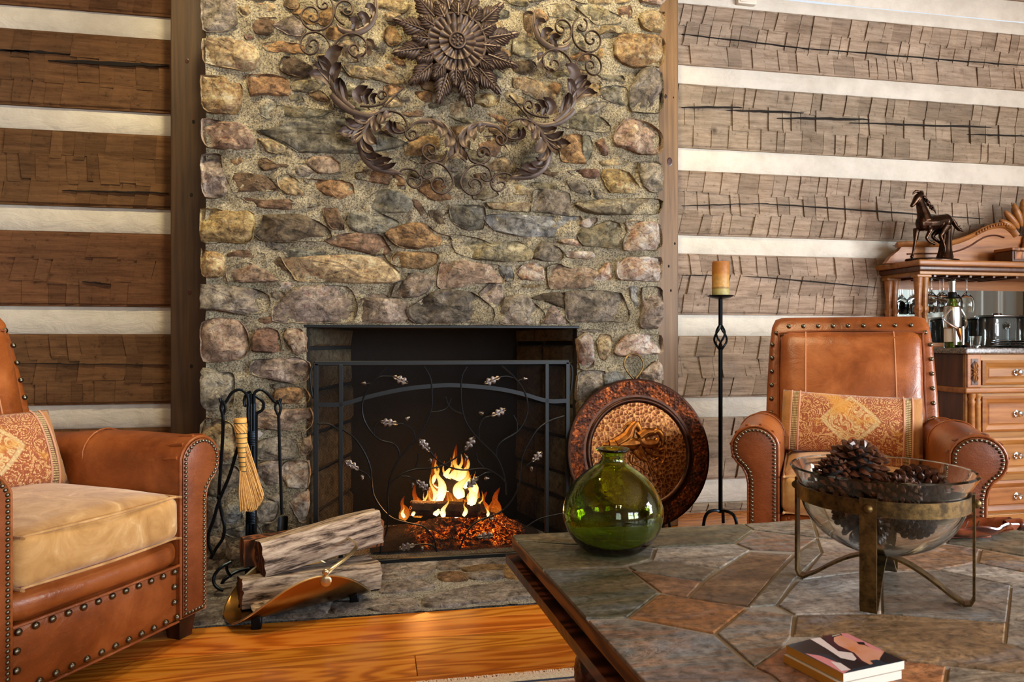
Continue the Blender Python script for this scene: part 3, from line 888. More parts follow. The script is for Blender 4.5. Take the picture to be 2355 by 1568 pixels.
TILES = {'A': (460, 0, 6.0306), 'B': (460, 250, 6.0306), 'C': (820, 250, 6.0306), 'D1': (460, 500, 6.0306), 'D2': (820, 500, 6.0306), 'D3': (1180, 500, 6.0306),
         'E': (1180, 250, 6.0306), 'F': (1180, 0, 6.0306), 'G': (820, 0, 6.0306), 'H': (460, 740, 5.6), 'I': (460, 1000, 4.611), 'J': (1310, 740, 6.03),
         'K': (980, 450, 3.0155), 'P': (0, 0, 1.0)}
STONES = '''
A G 30 30,-60 490,-60 495,150 530,330 400,450 150,470 45,430
A T 34 45,560 380,550 620,600 800,700 840,830 800,960 640,1010 420,960 80,900 38,760
A OY 36 30,1070 330,1080 430,1170 590,1190 610,1340 530,1590 300,1590 70,1560 25,1350
A O 26 690,1070 1000,1060 1200,1130 1225,1240 1210,1340 900,1320 740,1330 700,1200
A O 16 900,620 1100,590 1400,640 1420,740 1180,740 1000,720 930,690
A K 24 1120,920 1190,810 1400,860 1560,960 1480,1080 1280,1050 1150,990
A B 18 660,280 1040,270 1060,380 960,480 800,460
A P 22 1040,370 1300,240 1440,330 1450,430 1400,510 1250,490 1120,420
A O 15 1300,190 1420,50 1560,90 1640,250 1640,330 1500,330 1380,220
A O 18 1660,200 1820,120 1850,270 1760,370 1660,330
A T 15 540,110 700,100 760,190 680,260 570,210
A T 13 780,60 1000,40 1100,60 1060,150 880,150
A R 8 620,490 740,500 740,540 660,550
A O 15 1760,410 1890,380 2020,460 1900,560 1760,520
A S 20 1280,1090 1500,1110 1660,1180 1560,1280 1300,1260
A B 16 1520,1300 1660,1270 1760,1340 1800,1400 1640,1400
A T 20 1880,640 2171,560 2171,850 2000,850 1900,740
A T 20 1990,900 2300,960 2500,1060 2450,1120 2100,1060
A SG 18 680,1440 1050,1450 1010,1620 920,1640 760,1540
A S 20 1100,1480 1400,1500 1800,1560 1500,1640 1130,1600
A T 20 30,-500 300,-520 520,-300 480,-100 30,-100
A S 18 560,-420 1100,-380 1300,-120 1000,0 560,-40
B TP 36 40,150 350,190 590,220 720,330 765,450 720,560 560,580 250,560 90,530 28,400
B SG 26 900,320 1100,310 1300,190 1700,175 2050,165 2450,330 2600,400 2780,480 2560,550 2200,600 1420,590 1200,450
B T 18 820,430 1000,440 1180,540 1170,630 950,600 880,500
B P 36 40,650 300,640 320,800 370,1000 390,1140 330,1230 200,1250 60,1230 25,1000 25,800
B B 24 410,910 640,910 900,950 1030,1050 1040,1140 760,1140 490,1150
B T 22 1090,960 1230,930 1350,1010 1500,1190 1480,1200 1330,1200 1210,1190 1110,1080
B O 26 1470,1000 1700,1000 1950,1010 2080,1060 2110,1180 1950,1270 1810,1200 1740,1200 1640,1110 1540,1060
B TP 22 1490,760 1600,680 1800,670 1920,760 1920,850 1810,900 1660,890 1560,820
B B 16 830,720 950,700 1050,780 1420,760 1430,790 1100,830 930,860 860,820
B O 14 430,720 560,680 680,740 560,790 460,780
B B 20 560,1230 850,1270 1200,1270 1400,1330 1660,1320 1500,1370 1100,1400 800,1360 700,1300
D1 OY 40 20,-110 230,-110 420,-70 740,-80 770,50 750,280 700,350 620,375 400,350 200,370 40,350 10,200 15,0
D1 B 16 1720,-100 1900,-110 1960,30 1990,160 1850,150 1760,60
D1 K 30 800,240 880,150 930,0 1200,-20 1400,-10 1640,90 1760,180 1770,310 1500,320 1150,340 880,300
D1 OY 36 30,440 100,470 280,490 350,570 350,740 300,830 70,830 25,700
D1 TP 28 410,800 440,710 620,650 700,650 850,720 1040,830 1060,880 800,890 430,880
D1 B 18 390,500 560,460 760,480 900,530 760,555 480,555 400,540
D1 SG 14 1190,470 1380,430 1600,480 1950,520 1700,540 1500,550 1260,555
D1 T 30 1240,590 1700,550 2171,540 2550,530 2560,640 2700,760 2690,890 2430,900 1960,890 1440,870 1330,740
D1 B 12 1040,620 1110,560 1180,650 1220,740 1130,720
D1 G 38 25,930 200,930 600,970 860,1010 980,1110 990,1220 930,1330 600,1350 200,1290 20,1280 15,1100
D1 P 34 1060,1290 1200,1130 1300,1040 1450,980 1600,960 1850,970 2000,980 2100,1100 2130,1250 2060,1430 1600,1435 1090,1420
D1 G 16 1010,1020 1160,1040 1200,1100 1070,1140 1010,1100
D1 B 16 700,1390 1000,1380 1040,1440 900,1480 720,1460
D2 R 24 -390,330 -180,250 20,235 310,250 380,350 460,470 350,510 250,520 0,460 -250,400
D2 SG 26 -72,-42 308,-42 550,60 510,180 100,220 -90,110
D2 O 30 440,240 520,170 690,120 820,95 950,110 1080,220 1270,280 1260,350 1010,400 830,425 640,410 540,350
D2 SG 26 1325,-150 1725,-140 1770,-20 1730,150 1530,170 1330,60
D2 K 12 1025,-80 1300,-90 1320,60 1200,160 1060,60
D2 S 28 1340,260 1500,270 1650,290 1900,380 2171,340 2290,385 2410,530 2330,590 2171,600 1740,585 1440,500 1390,400
D2 O 28 510,560 580,495 950,490 1100,520 1090,620 1010,690 900,710 600,680 510,640
D2 P 28 520,1080 560,940 700,860 780,780 1060,830 1030,930 950,1040 860,1090 650,1105
D2 TP 30 1150,930 1180,700 1210,630 1350,680 1400,610 1700,650 1940,680 1990,780 1980,900 1640,900 1420,960 1170,970
D2 P 34 20,1440 20,1330 70,1170 140,1130 600,1160 690,1240 690,1380 600,1440 200,1445
D2 GD 36 740,1270 900,1170 1100,1050 1300,1025 1550,1060 1700,1150 1830,1270 1820,1420 1300,1440 850,1440 760,1370
D2 P 16 1720,1060 1860,930 2000,950 2010,1100 1950,1190 1820,1200
D2 BL 20 1980,690 2110,680 2160,760 2170,870 2080,870 2000,790
K BL 26 430,150 560,135 800,150 1030,150 1060,210 1030,270 680,280 500,240
K T 18 440,50 720,60 690,110 470,90
E G 26 300,1150 480,1140 740,1180 760,1300 740,1470 480,1440 260,1410 290,1280
D3 S 26 910,250 970,170 1100,150 1300,60 1440,110 1460,250 1440,410 1200,400 990,380 930,310
D3 W 38 1540,80 1700,60 1960,70 2040,150 2045,400 1990,460 1520,460 1520,300 1570,200
D3 W 40 1440,620 1560,560 1800,550 2030,560 2045,700 2020,890 1700,880 1450,860 1410,740
D3 TP 22 630,340 720,310 890,305 940,350 930,390 720,375
D3 G 26 280,560 320,460 400,345 620,430 670,520 650,590 400,600
D3 W 18 730,480 1010,480 1090,490 1090,570 830,565 760,540
D3 W 26 60,750 140,670 280,640 390,690 400,860 130,860
D3 TP 30 500,700 640,660 800,720 1040,700 1150,780 1060,870 1060,960 540,970
D3 W 24 1120,860 1200,740 1290,640 1330,680 1340,860
D3 G 32 -160,1450 -130,1250 -100,1130 60,1090 180,1100 290,1220 400,1330 360,1460 0,1470
D3 K 22 290,1120 440,1060 640,1045 730,1100 740,1260 640,1240 500,1180
D3 P 24 420,1300 560,1240 700,1400 720,1460 400,1460
D3 G 34 760,1060 900,1040 1180,1030 1450,1080 1500,1200 1560,1330 1520,1430 1250,1420 960,1430 780,1440 750,1250
D3 BL 18 1610,990 1700,980 1720,1200 1700,1280 1660,1230
D3 P 38 1770,980 1980,960 2050,1020 2055,1380 1980,1540 1800,1540 1730,1480 1780,1250
D3 T 12 0,920 380,930 400,970 0,970
E TP 40 1370,420 1400,310 1540,150 1750,170 1920,250 2050,390 2055,600 1960,650 1750,640 1560,570 1420,540
E S 24 650,200 780,80 1180,130 1310,250 1280,330 1000,310 700,260
E O 24 640,500 760,380 950,390 930,600 990,750 680,720 650,600
E SG 20 960,400 1050,400 1090,520 1070,650 1010,740 945,600
E R 26 1150,480 1240,440 1300,590 1300,650 1240,650 1180,560
E R 24 770,880 980,850 1150,860 1165,930 1110,970 960,970 860,930
E OY 28 1230,940 1260,870 1420,860 1580,900 1710,1080 1700,1160 1360,1150 1280,1060
E G 36 1730,750 1950,740 2050,800 2055,1140 1900,1170 1790,1080 1730,900
E GD 22 750,1020 960,1030 1060,1170 1050,1200 830,1140
E GD 14 1110,1120 1200,1140 1240,1250 1130,1230
E S 34 860,1340 900,1290 1200,1270 1640,1250 2040,1260 2050,1380 2000,1470 1700,1470 1250,1480 980,1430
E T 16 1210,740 1420,700 1600,720 1430,790 1260,800
E B 16 380,880 460,810 520,890 620,880 640,970 450,910
E S 16 280,1040 420,1020 700,1090 720,1150 480,1130 300,1090
E T 14 0,1060 60,1040 220,1130 190,1190 20,1170
F TP 34 1720,-60 2070,-60 2080,60 2000,90 1780,40
F T 38 1720,270 1790,190 1900,180 2080,200 2085,380 2040,470 1870,450 1770,390
F OY 42 1380,640 1450,500 1560,480 1800,520 2000,530 2080,580 2085,780 2030,950 1850,940 1650,950 1460,880 1390,780
F G 38 1600,1220 1680,1130 1740,990 1900,950 2040,1040 2065,1200 2060,1500 2000,1590 1620,1560 1590,1350
F S 24 900,120 1100,80 1300,170 1480,260 1430,330 1150,350 1080,290
F T 18 1080,400 1280,360 1540,400 1480,470 1330,450 1150,500
F OY 14 1160,770 1220,660 1280,640 1270,760 1230,860 1180,830
F SG 18 1200,1250 1400,1200 1560,1240 1560,1460 1400,1430 1230,1360
F OY 18 1010,1160 1190,1180 1190,1300 1130,1360 1020,1290
F O 16 500,1150 650,1170 640,1270 600,1320 510,1280
F T 22 20,1110 200,1100 430,1200 560,1340 520,1420 330,1390 150,1290 20,1230
F B 18 150,210 260,200 260,480 170,500
F S 18 480,100 700,60 880,200 860,290 700,250 520,230
F S 16 1180,1060 1500,1060 1530,1130 1300,1130
F S 16 0,560 250,540 420,700 200,800 0,740
F K 14 20,880 230,840 330,960 160,1030 20,1000
F O 16 360,1440 560,1440 600,1568 450,1640 330,1568
F T 20 800,-200 1500,-220 1560,20 1200,60 860,20
G T 20 280,20 600,20 740,100 620,190 420,140 300,110
G O 18 390,430 500,390 600,520 590,600 480,640 390,560
G T 18 20,960 350,960 600,1050 650,1150 480,1160 100,1060
G GD 14 560,1330 700,1330 740,1400 640,1430
G O 16 830,1290 1030,1280 1040,1420 920,1400
G OY 22 1650,1350 1750,1310 1950,1330 1950,1450 1820,1490 1660,1440
G T 16 1300,1440 1520,1430 1480,1640 1250,1640
G B 14 440,740 650,860 680,930 480,880
C S 20 1210,60 1340,100 1500,200 1900,190 1600,230 1350,150
C O 16 1330,260 1530,270 1450,380 1350,370
C O 20 690,480 900,400 1100,420 1130,560 900,640 700,640
C B 20 1700,420 1950,400 2080,600 1950,680 1740,610
C K 16 750,700 980,660 1220,650 1200,760 900,760
C B 20 20,900 380,880 620,960 620,1080 300,1030 50,980
C SG 26 100,1350 250,1200 400,1140 560,1150 750,1300 690,1420 520,1430 200,1410
C B 14 760,1280 860,1290 980,1480 930,1520 840,1420
C O 18 850,1090 1010,1000 1060,1180 1280,1200 1310,1260 1060,1260
C O 18 1060,1030 1150,1000 1280,1090 1200,1170 1080,1130
C GD 16 1370,950 1480,920 1520,1000 1480,1110 1380,1060
C S 16 1620,1200 1850,1130 1950,1200 1800,1260 1640,1250
C T 18 1780,760 2050,690 2171,760 2171,880 1900,860
H TP 40 20,60 60,-10 300,-60 500,-20 620,110 650,300 610,430 520,490 300,510 60,510 15,350
H R 32 690,350 690,200 740,110 850,85 980,110 1020,200 1030,370 760,370
H TP 32 1100,200 1130,110 1300,100 1360,200 1360,370 1270,415 1190,360
H P 36 700,660 700,520 780,490 1000,480 1250,470 1360,520 1395,620 1350,740 1200,775 1000,740 850,710
H G 38 20,640 60,580 250,630 440,660 470,750 450,1000 400,1130 100,1130 40,1060 20,850
H O 30 980,960 1000,860 1180,850 1340,870 1390,960 1360,1030 1120,1040 990,1020
H TP 34 750,1250 790,1160 1050,1130 1380,1130 1415,1240 1380,1370 1150,1380 900,1360 760,1340
H T 38 15,1320 100,1230 300,1250 430,1300 480,1500 470,1700 320,1780 60,1720 15,1550
I G 26 610,130 680,60 840,20 1000,60 1030,150 980,240 640,240
I TP 24 1080,110 1100,40 1160,20 1180,150 1150,200 1090,190
I P 26 620,320 760,280 850,290 870,380 850,540 700,540 640,450
I W 28 890,330 960,280 1130,280 1155,420 1130,530 950,540 900,440
I W 28 960,690 1050,620 1145,610 1145,760 1110,900 1070,900 1000,800
I G 24 610,800 700,700 820,720 830,830 780,910 640,920
I G 16 660,630 830,620 850,700 760,690
I BL 28 250,800 310,740 420,760 450,860 380,920 270,910
I G 24 90,420 200,330 380,330 430,450 420,540 320,620 110,620
I GD 24 40,700 200,700 235,800 200,980 40,980
I BL 22 270,1030 300,1000 480,960 600,950 640,1040 400,1080
I P 24 40,1100 230,1060 290,1150 250,1280 40,1280
I G 22 655,980 780,930 1000,960 980,1080 660,1080
I P 24 300,1130 600,1110 640,1280 320,1300
I P 24 40,1320 280,1310 300,1480 40,1490
I G 24 660,1110 1120,1000 1140,1250 680,1290
J G 16 120,110 280,100 430,120 400,140 220,150 130,140
J W 34 105,250 200,180 270,230 310,400 310,580 220,640 140,620 115,400
J T 24 380,280 440,190 550,200 570,300 530,480 480,520 410,470
J W 36 600,420 650,330 760,190 900,160 1250,180 1275,300 1270,440 1100,440 850,490 640,460
J G 12 580,570 1000,560 1010,590 600,600
J W 36 940,720 1050,640 1180,540 1260,600 1275,750 1265,900 1000,900
J G 30 120,760 220,690 450,700 480,830 430,990 300,1110 120,1100
J BL 24 470,740 620,700 860,760 900,900 700,950 490,930
P G 30 1328,925 1355,930 1360,985 1330,990
P P 30 1370,945 1430,905 1470,960 1440,1010 1375,1005
P G 34 1480,925 1521,900 1522,990 1480,1000
P W 28 1330,1000 1400,1020 1395,1080 1330,1085
P G 28 1410,1025 1522,1010 1522,1080 1415,1090
P P 28 1330,1095 1420,1100 1430,1170 1330,1175
P G 28 1435,1100 1522,1095 1522,1180 1440,1180
P P 28 1330,1185 1420,1185 1425,1260 1330,1270
P G 28 1435,1190 1522,1190 1522,1265 1440,1270
'''


def stone_mesh(poly, prot, seed, quoin):
    rnd = random.Random(seed)
    pts = [Vector((p.x, p.z)) for p in poly]
    cen = sum(pts, Vector((0, 0))) / len(pts)
    if not quoin:
        pts = [cen + (p - cen) * 1.12 for p in pts]
    per = sum((pts[i] - pts[i - 1]).length for i in range(len(pts)))
    step = max(0.008, per / 36)
    out = []
    cr = catmull([(p.x, p.y, 0) for p in pts], 6, True)
    sm = []
    for i, p in enumerate(cr):
        k, f = divmod(i, 6)
        st_ = pts[k].lerp(pts[(k + 1) % len(pts)], f / 6)
        j_ = Vector((noise.noise(Vector((p.x * 45, p.y * 45, seed))), noise.noise(Vector((p.x * 45, p.y * 45, seed + 50))))) * 0.0045
        sm.append(Vector((p.x, p.y)).lerp(st_, 0.6) + j_)
    # mix of the straight outline and its smoothed version keeps corners but rounds them
    acc = 0; last = sm[0]; out.append(last)
    for p in sm[1:]:
        if (p - last).length >= step:
            out.append(p); last = p
    if (out[-1] - out[0]).length < step * 0.5:
        out.pop()
    n = len(out)
    size = per / 4
    back = YC + (0.16 if quoin else 0.03)
    rings = []
    tilt = Vector((rnd.uniform(-1, 1), rnd.uniform(-1, 1))) * prot * 0.7 / max(size, 0.05)
    cuts = []
    for _ in range(5):
        a = rnd.uniform(0, 2 * pi)
        cuts.append((Vector((cos(a), sin(a))), rnd.uniform(0.25, 0.75), size * rnd.uniform(0.10, 0.42)))

    def y_at(q, k):
        v = Vector((q.x, seed * 0.37, q.y))
        nz_ = noise.noise(v * 16) * 0.6 + noise.noise(v * 40) * 0.4
        cut = max([0.0] + [(d_.dot(q - cen) - o_) * s_ for d_, s_, o_ in cuts])
        fac = noise.noise(v * 70) * 0.0045
        return YC - prot * k - (nz_ * prot * 0.6 + tilt.dot(q - cen) - min(cut, prot * 0.7) + fac) * (k > 0.5)
    rings.append([Vector((q.x, back, q.y)) for q in out])
    rings.append([Vector((q.x, YC - prot * 0.62, q.y)) for q in out])

    def inset(q, d):
        v = cen - q
        L = v.length
        return q + v * min(d / max(L, 1e-6), 0.6)
    r2 = [inset(q, 0.0035 + rnd.uniform(0, 0.003)) for q in out]
    r3 = [inset(q, min(0.010, size * 0.10) + rnd.uniform(0, 0.004)) for q in out]
    r4 = [q.lerp(cen, 0.22 + rnd.uniform(-.04, .04)) for q in r3]
    r4b = [q.lerp(cen, 0.46 + rnd.uniform(-.05, .05)) for q in r3]
    r5 = [q.lerp(cen, 0.73 + rnd.uniform(-.05, .05)) for q in r3]
    rings.append([Vector((q.x, y_at(q, 0.90), q.y)) for q in r2])
    rings.append([Vector((q.x, y_at(q, 1.0), q.y)) for q in r3])
    rings.append([Vector((q.x, y_at(q, 1.04), q.y)) for q in r4])
    rings.append([Vector((q.x, y_at(q, 1.06), q.y)) for q in r4b])
    rings.append([Vector((q.x, y_at(q, 1.08), q.y)) for q in r5])
    mb = MB()
    vs = [v for r in rings for v in r] + [Vector((cen.x, y_at(cen, 1.08), cen.y))]
    fs = []
    for k in range(len(rings) - 1):
        for i in range(n):
            j = (i + 1) % n
            fs.append((k * n + i, k * n + j, (k + 1) * n + j, (k + 1) * n + i))
    b = (len(rings) - 1) * n
    for i in range(n):
        fs.append((b + i, b + (i + 1) % n, len(vs) - 1))
    mb.add(vs, fs)
    return mb


POLYS = []
for si, ln in enumerate(STONES.strip().split('\n')):
    t, mk, pr, *pp = ln.split()
    ox, oy, s = TILES[t]
    px = [(ox + float(a) / s, oy + float(b) / s) for a, b in (q.split(',') for q in pp)]
    poly = [W(a, b, YC) for a, b in px]
    quoin = min(p[0] for p in px) < 475 or max(p[0] for p in px) > 1512
    stone_mesh(poly, float(pr) * 0.001, si + 1, quoin).build('stone', MAT[mk], fp, True, 32, FO)
    POLYS.append([Vector((p.x, p.z)) for p in poly])

# small rubble stones bedded between the traced ones
def inside(p, poly):
    c_ = False
    n = len(poly)
    for i in range(n):
        a, b = poly[i], poly[(i + 1) % n]
        if (a.y > p.y) != (b.y > p.y) and p.x < (b.x - a.x) * (p.y - a.y) / (b.y - a.y) + a.x:
            c_ = not c_
    return c_


rnd = random.Random(99)
BB = [(min(p.x for p in q) - .01, max(p.x for p in q) + .01, min(p.y for p in q) - .01, max(p.y for p in q) + .01) for q in POLYS]
nf = 0
zlow = W(1000, 742, YC).z
for tr_ in range(2600):
    if nf >= 300 - 4 - len(STONES.strip().split('\n')) - NSOOT:
        break
    x = rnd.uniform(XA + 0.03, XB - 0.03); z = rnd.uniform(0.25, 2.62)
    if z < zlow + 0.01 and OX0 - 0.05 < x < OX1 + 0.05:
        continue
    big = 1.0 if tr_ < 1500 else 0.55
    w, h = rnd.uniform(0.028, 0.075) * big, rnd.uniform(0.012, 0.027) * big
    rot = rnd.uniform(-0.45, 0.35)
    n = rnd.randint(6, 8)
    poly = []
    for k in range(n):
        a = 2 * pi * k / n + rnd.uniform(-.25, .25)
        r_ = rnd.uniform(0.8, 1.15)
        dx, dz = w * cos(a) * r_, h * sin(a) * r_
        poly.append(Vector((x + dx * cos(rot) - dz * sin(rot), z + dx * sin(rot) + dz * cos(rot))))
    test = [Vector((x, z))] + poly + [Vector((x, z)).lerp(p, 0.55) for p in poly]
    c2 = Vector((x, z))
    test += [c2 + (p - c2) * 1.1 for p in poly]
    bad = False
    for q, bb in zip(POLYS, BB):
        if bb[1] < x - w - .02 or bb[0] > x + w + .02 or bb[3] < z - w - .02 or bb[2] > z + w + .02:
            continue
        if any(inside(p, q) for p in test) or any(inside(p, poly) for p in q):
            bad = True
            break
    if bad or min(p.x for p in poly) < XA + 0.02 or max(p.x for p in poly) > XB - 0.02:
        continue
    nf += 1
    POLYS.append(poly); BB.append((x - w, x + w, z - w, z + w))
    mk = rnd.choice(['S', 'S', 'T', 'SG', 'G', 'B', 'O', 'T'] if z > 1.5 else ['G', 'P', 'G', 'TP', 'GD', 'S', 'W'])
    stone_mesh([Vector((p.x, 0, p.y)) for p in poly], rnd.uniform(0.012, 0.022), 400 + nf, False).build('stone', MAT[mk], fp, True, 32, FO)

# ---------------------------------------------------------------- hearth
hearth = bpy.data.objects.new('hearth', None); COL.objects.link(hearth)
structure(hearth)
HX0, HX1 = -0.98, 1.45
mb = MB()
n1, n2 = 130, 66
vs = []; fs = []
for j in range(n2 + 1):
    for i in range(n1 + 1):
        x = HX0 + (HX1 - HX0) * i / n1; y = HY0 + (3.74 - HY0) * j / n2
        v = Vector((x, y, 0))
        h = 0.004 * noise.noise(v * 9) + 0.003 * noise.noise(v * 30) + 0.002 * noise.noise(v * 80)
        vs.append((x, y + (0.006 * noise.noise(v * 25) if j == 0 else 0), 0.004 + h))
for j in range(n2):
    for i in range(n1):
        a = j * (n1 + 1) + i
        fs.append((a, a + 1, a + n1 + 2, a + n1 + 1))
mb.add(vs, fs)
mb.box(((HX0 + HX1) / 2, (HY0 + 3.74) / 2 + 0.01, -0.015), (HX1 - HX0, 3.72 - HY0, 0.022))
mb.build('mortar', MAT['mortar_grey'], hearth, True, 80)
HS = ['GP 40,250 700,190 830,220 740,320 590,390 100,420', 'P 180,490 560,430 700,480 740,540 120,610', 'GP 840,160 1700,110 1720,200 1400,240 900,300',
      'GD 1210,345 1660,330 1660,400 1400,430 1270,420', 'GD 0,690 420,670 540,760 500,820 0,830', 'P 720,650 1500,490 2000,490 2060,640 1400,720 760,780',
      'O 1690,250 1850,230 1930,400 1690,390', 'B 850,350 1130,340 1200,430 880,440', 'B 1180,270 1640,240 1650,310 1220,325']


def flag_stone(poly, mk, seed, h=0.010):
    rnd = random.Random(seed)
    cen = sum(poly, Vector()) / len(poly)
    poly = [cen + (p - cen) * 1.07 for p in poly]
    o = catmull(poly, 4, True)
    mb = MB()
    n = len(o)
    vs = [Vector((p.x, p.y, -0.002)) for p in o]
    for k, (t, z) in enumerate(((0.03, h * 0.8), (0.12, h), (0.5, h * 1.05))):
        for p in o:
            q = p.lerp(cen, t)
            vs.append(Vector((q.x, q.y, z + 0.003 + noise.noise(Vector((q.x * 14, q.y * 30, seed))) * 0.004)))
    vs.append(Vector((cen.x, cen.y, h + 0.004)))
    fs = []
    for k in range(3):
        for i in range(n):
            j = (i + 1) % n
            fs.append((k * n + i, k * n + j, (k + 1) * n + j, (k + 1) * n + i))
    for i in range(n):
        fs.append((3 * n + i, 3 * n + (i + 1) % n, 4 * n))
    mb.add(vs, fs)
    mb.build('stone', MAT[mk], hearth, True, 60)


MAT['GP'] = MAT['P'] = MAT['GD'] = MAT['G'] = MAT['HG']
for i, ln in enumerate(HS):
    mk, *pp = ln.split()
    poly = [F(860 + float(a) / 5.607, 1260 + float(b) / 5.607) for a, b in (q.split(',') for q in pp)]
    flag_stone(poly, mk, 300 + i)
rnd = random.Random(3)
for (xa, xb, ya, yb_) in [(-0.95, -0.62, 2.56, 2.8), (-0.6, -0.2, 2.56, 2.75), (-0.95, -0.5, 2.83, 3.1), (-0.45, -0.25, 2.8, 3.1), (-0.6, -0.1, 2.9, 3.1), (0.7, 1.1, 2.56, 2.85), (1.13, 1.42, 2.56, 3.0), (0.75, 1.1, 2.9, 3.1), (-0.15, 0.12, 2.57, 2.66)]:
    if xa == -0.6 and ya == 2.9:
        continue
    poly = [Vector((x + rnd.uniform(-.02, .02), y + rnd.uniform(-.01, .01), 0)) for x, y in ((xa, ya), ((xa + xb) / 2, ya), (xb, ya), (xb, yb_), ((xa + xb) / 2, yb_), (xa, yb_))]
    flag_stone(poly, rnd.choice(['P', 'GD', 'G']), int(xa * 100) + 900)

# ================================================================ ARMCHAIRS
def arm_section(inset=0.0, xi=0.262, xo=0.372, cx=0.345, cz=0.560, rr=0.085, z0=0.075, n=16):
    i = inset
    r = rr - i
    pts = [(xi + i, z0 + i), (xi + i, cz)]
    for k in range(1, n + 1):
        a = pi - (pi + R(58)) * k / n
        pts.append((cx + r * cos(a), cz + r * sin(a)))
    ex, ez = pts[-1]
    pts += [(xo - i + 0.006, ez - 0.028), (xo - i, ez - 0.06), (xo - i, z0 + i)]
    return pts


def resample(pts, step, closed=True):
    P = [Vector((p[0], p[1], 0)) for p in pts]
    if closed:
        P.append(P[0])
    out = []
    L = 0.0; nxt = 0.0
    for a, b in zip(P[:-1], P[1:]):
        d = (b - a).length
        while nxt <= L + d + 1e-9:
            out.append(a.lerp(b, (nxt - L) / max(d, 1e-9))); nxt += step
        L += d
    return out


def loft(mb, secs, cap=True):
    n = len(secs[0])
    vs = [p for s in secs for p in s]
    fs = []
    for k in range(len(secs) - 1):
        for i in range(n):
            j = (i + 1) % n
            fs.append((k * n + i, k * n + j, (k + 1) * n + j, (k + 1) * n + i))
    if cap:
        fs.append(tuple(reversed(range(n)))); fs.append(tuple((len(secs) - 1) * n + i for i in range(n)))
    mb.add(vs, fs)


NAIL = None


def nail_mesh():
    global NAIL
    mb = MB()
    mb.lathe([(0.0098, 0), (0.0088, 0.004), (0.0055, 0.0068), (0.0015, 0.0078)], 10)
    o = mb.build('nail', MAT['nail_bronze'], None)
    NAIL = o.data
    bpy.data.objects.remove(o)


nail_mesh()


def puff(mb, c, d, r, crown=(0, 0, 0), n=14, seed=0, wr=0.004):
    """soft cushion: a rounded, slightly swollen box with gentle wrinkles"""
    bm = bmesh.new()
    bmesh.ops.create_cube(bm, size=2.0)
    bmesh.ops.subdivide_edges(bm, edges=list(bm.edges), cuts=n, use_grid_fill=True)
    for v in bm.verts:
        p = v.co.copy()
        q = Vector()
        for a in range(3):
            h = d[a] / 2
            q[a] = p[a] * h
        # round the corners
        inner = Vector([max(-(d[a] / 2 - r), min(d[a] / 2 - r, q[a])) for a in range(3)])
        dv = q - inner
        if dv.length > r:
            dv = dv.normalized() * r
        q = inner + dv
        for a in range(3):
            o1, o2 = (a + 1) % 3, (a + 2) % 3
            f = max(0, (1 - abs(p[o1]) ** 2.4)) * max(0, (1 - abs(p[o2]) ** 2.4))
            q[a] += math.copysign(crown[a] * f, p[a]) * (abs(p[a]) ** 3)
        w = noise.noise(Vector((q.x * 7 + seed, q.y * 7, q.z * 7))) * wr
        q += q.normalized() * w
        v.co = q + Vector(c)
    bm.verts.index_update()
    mb.add([v.co for v in bm.verts], [[v.index for v in f.verts] for f in bm.faces])
    bm.free()


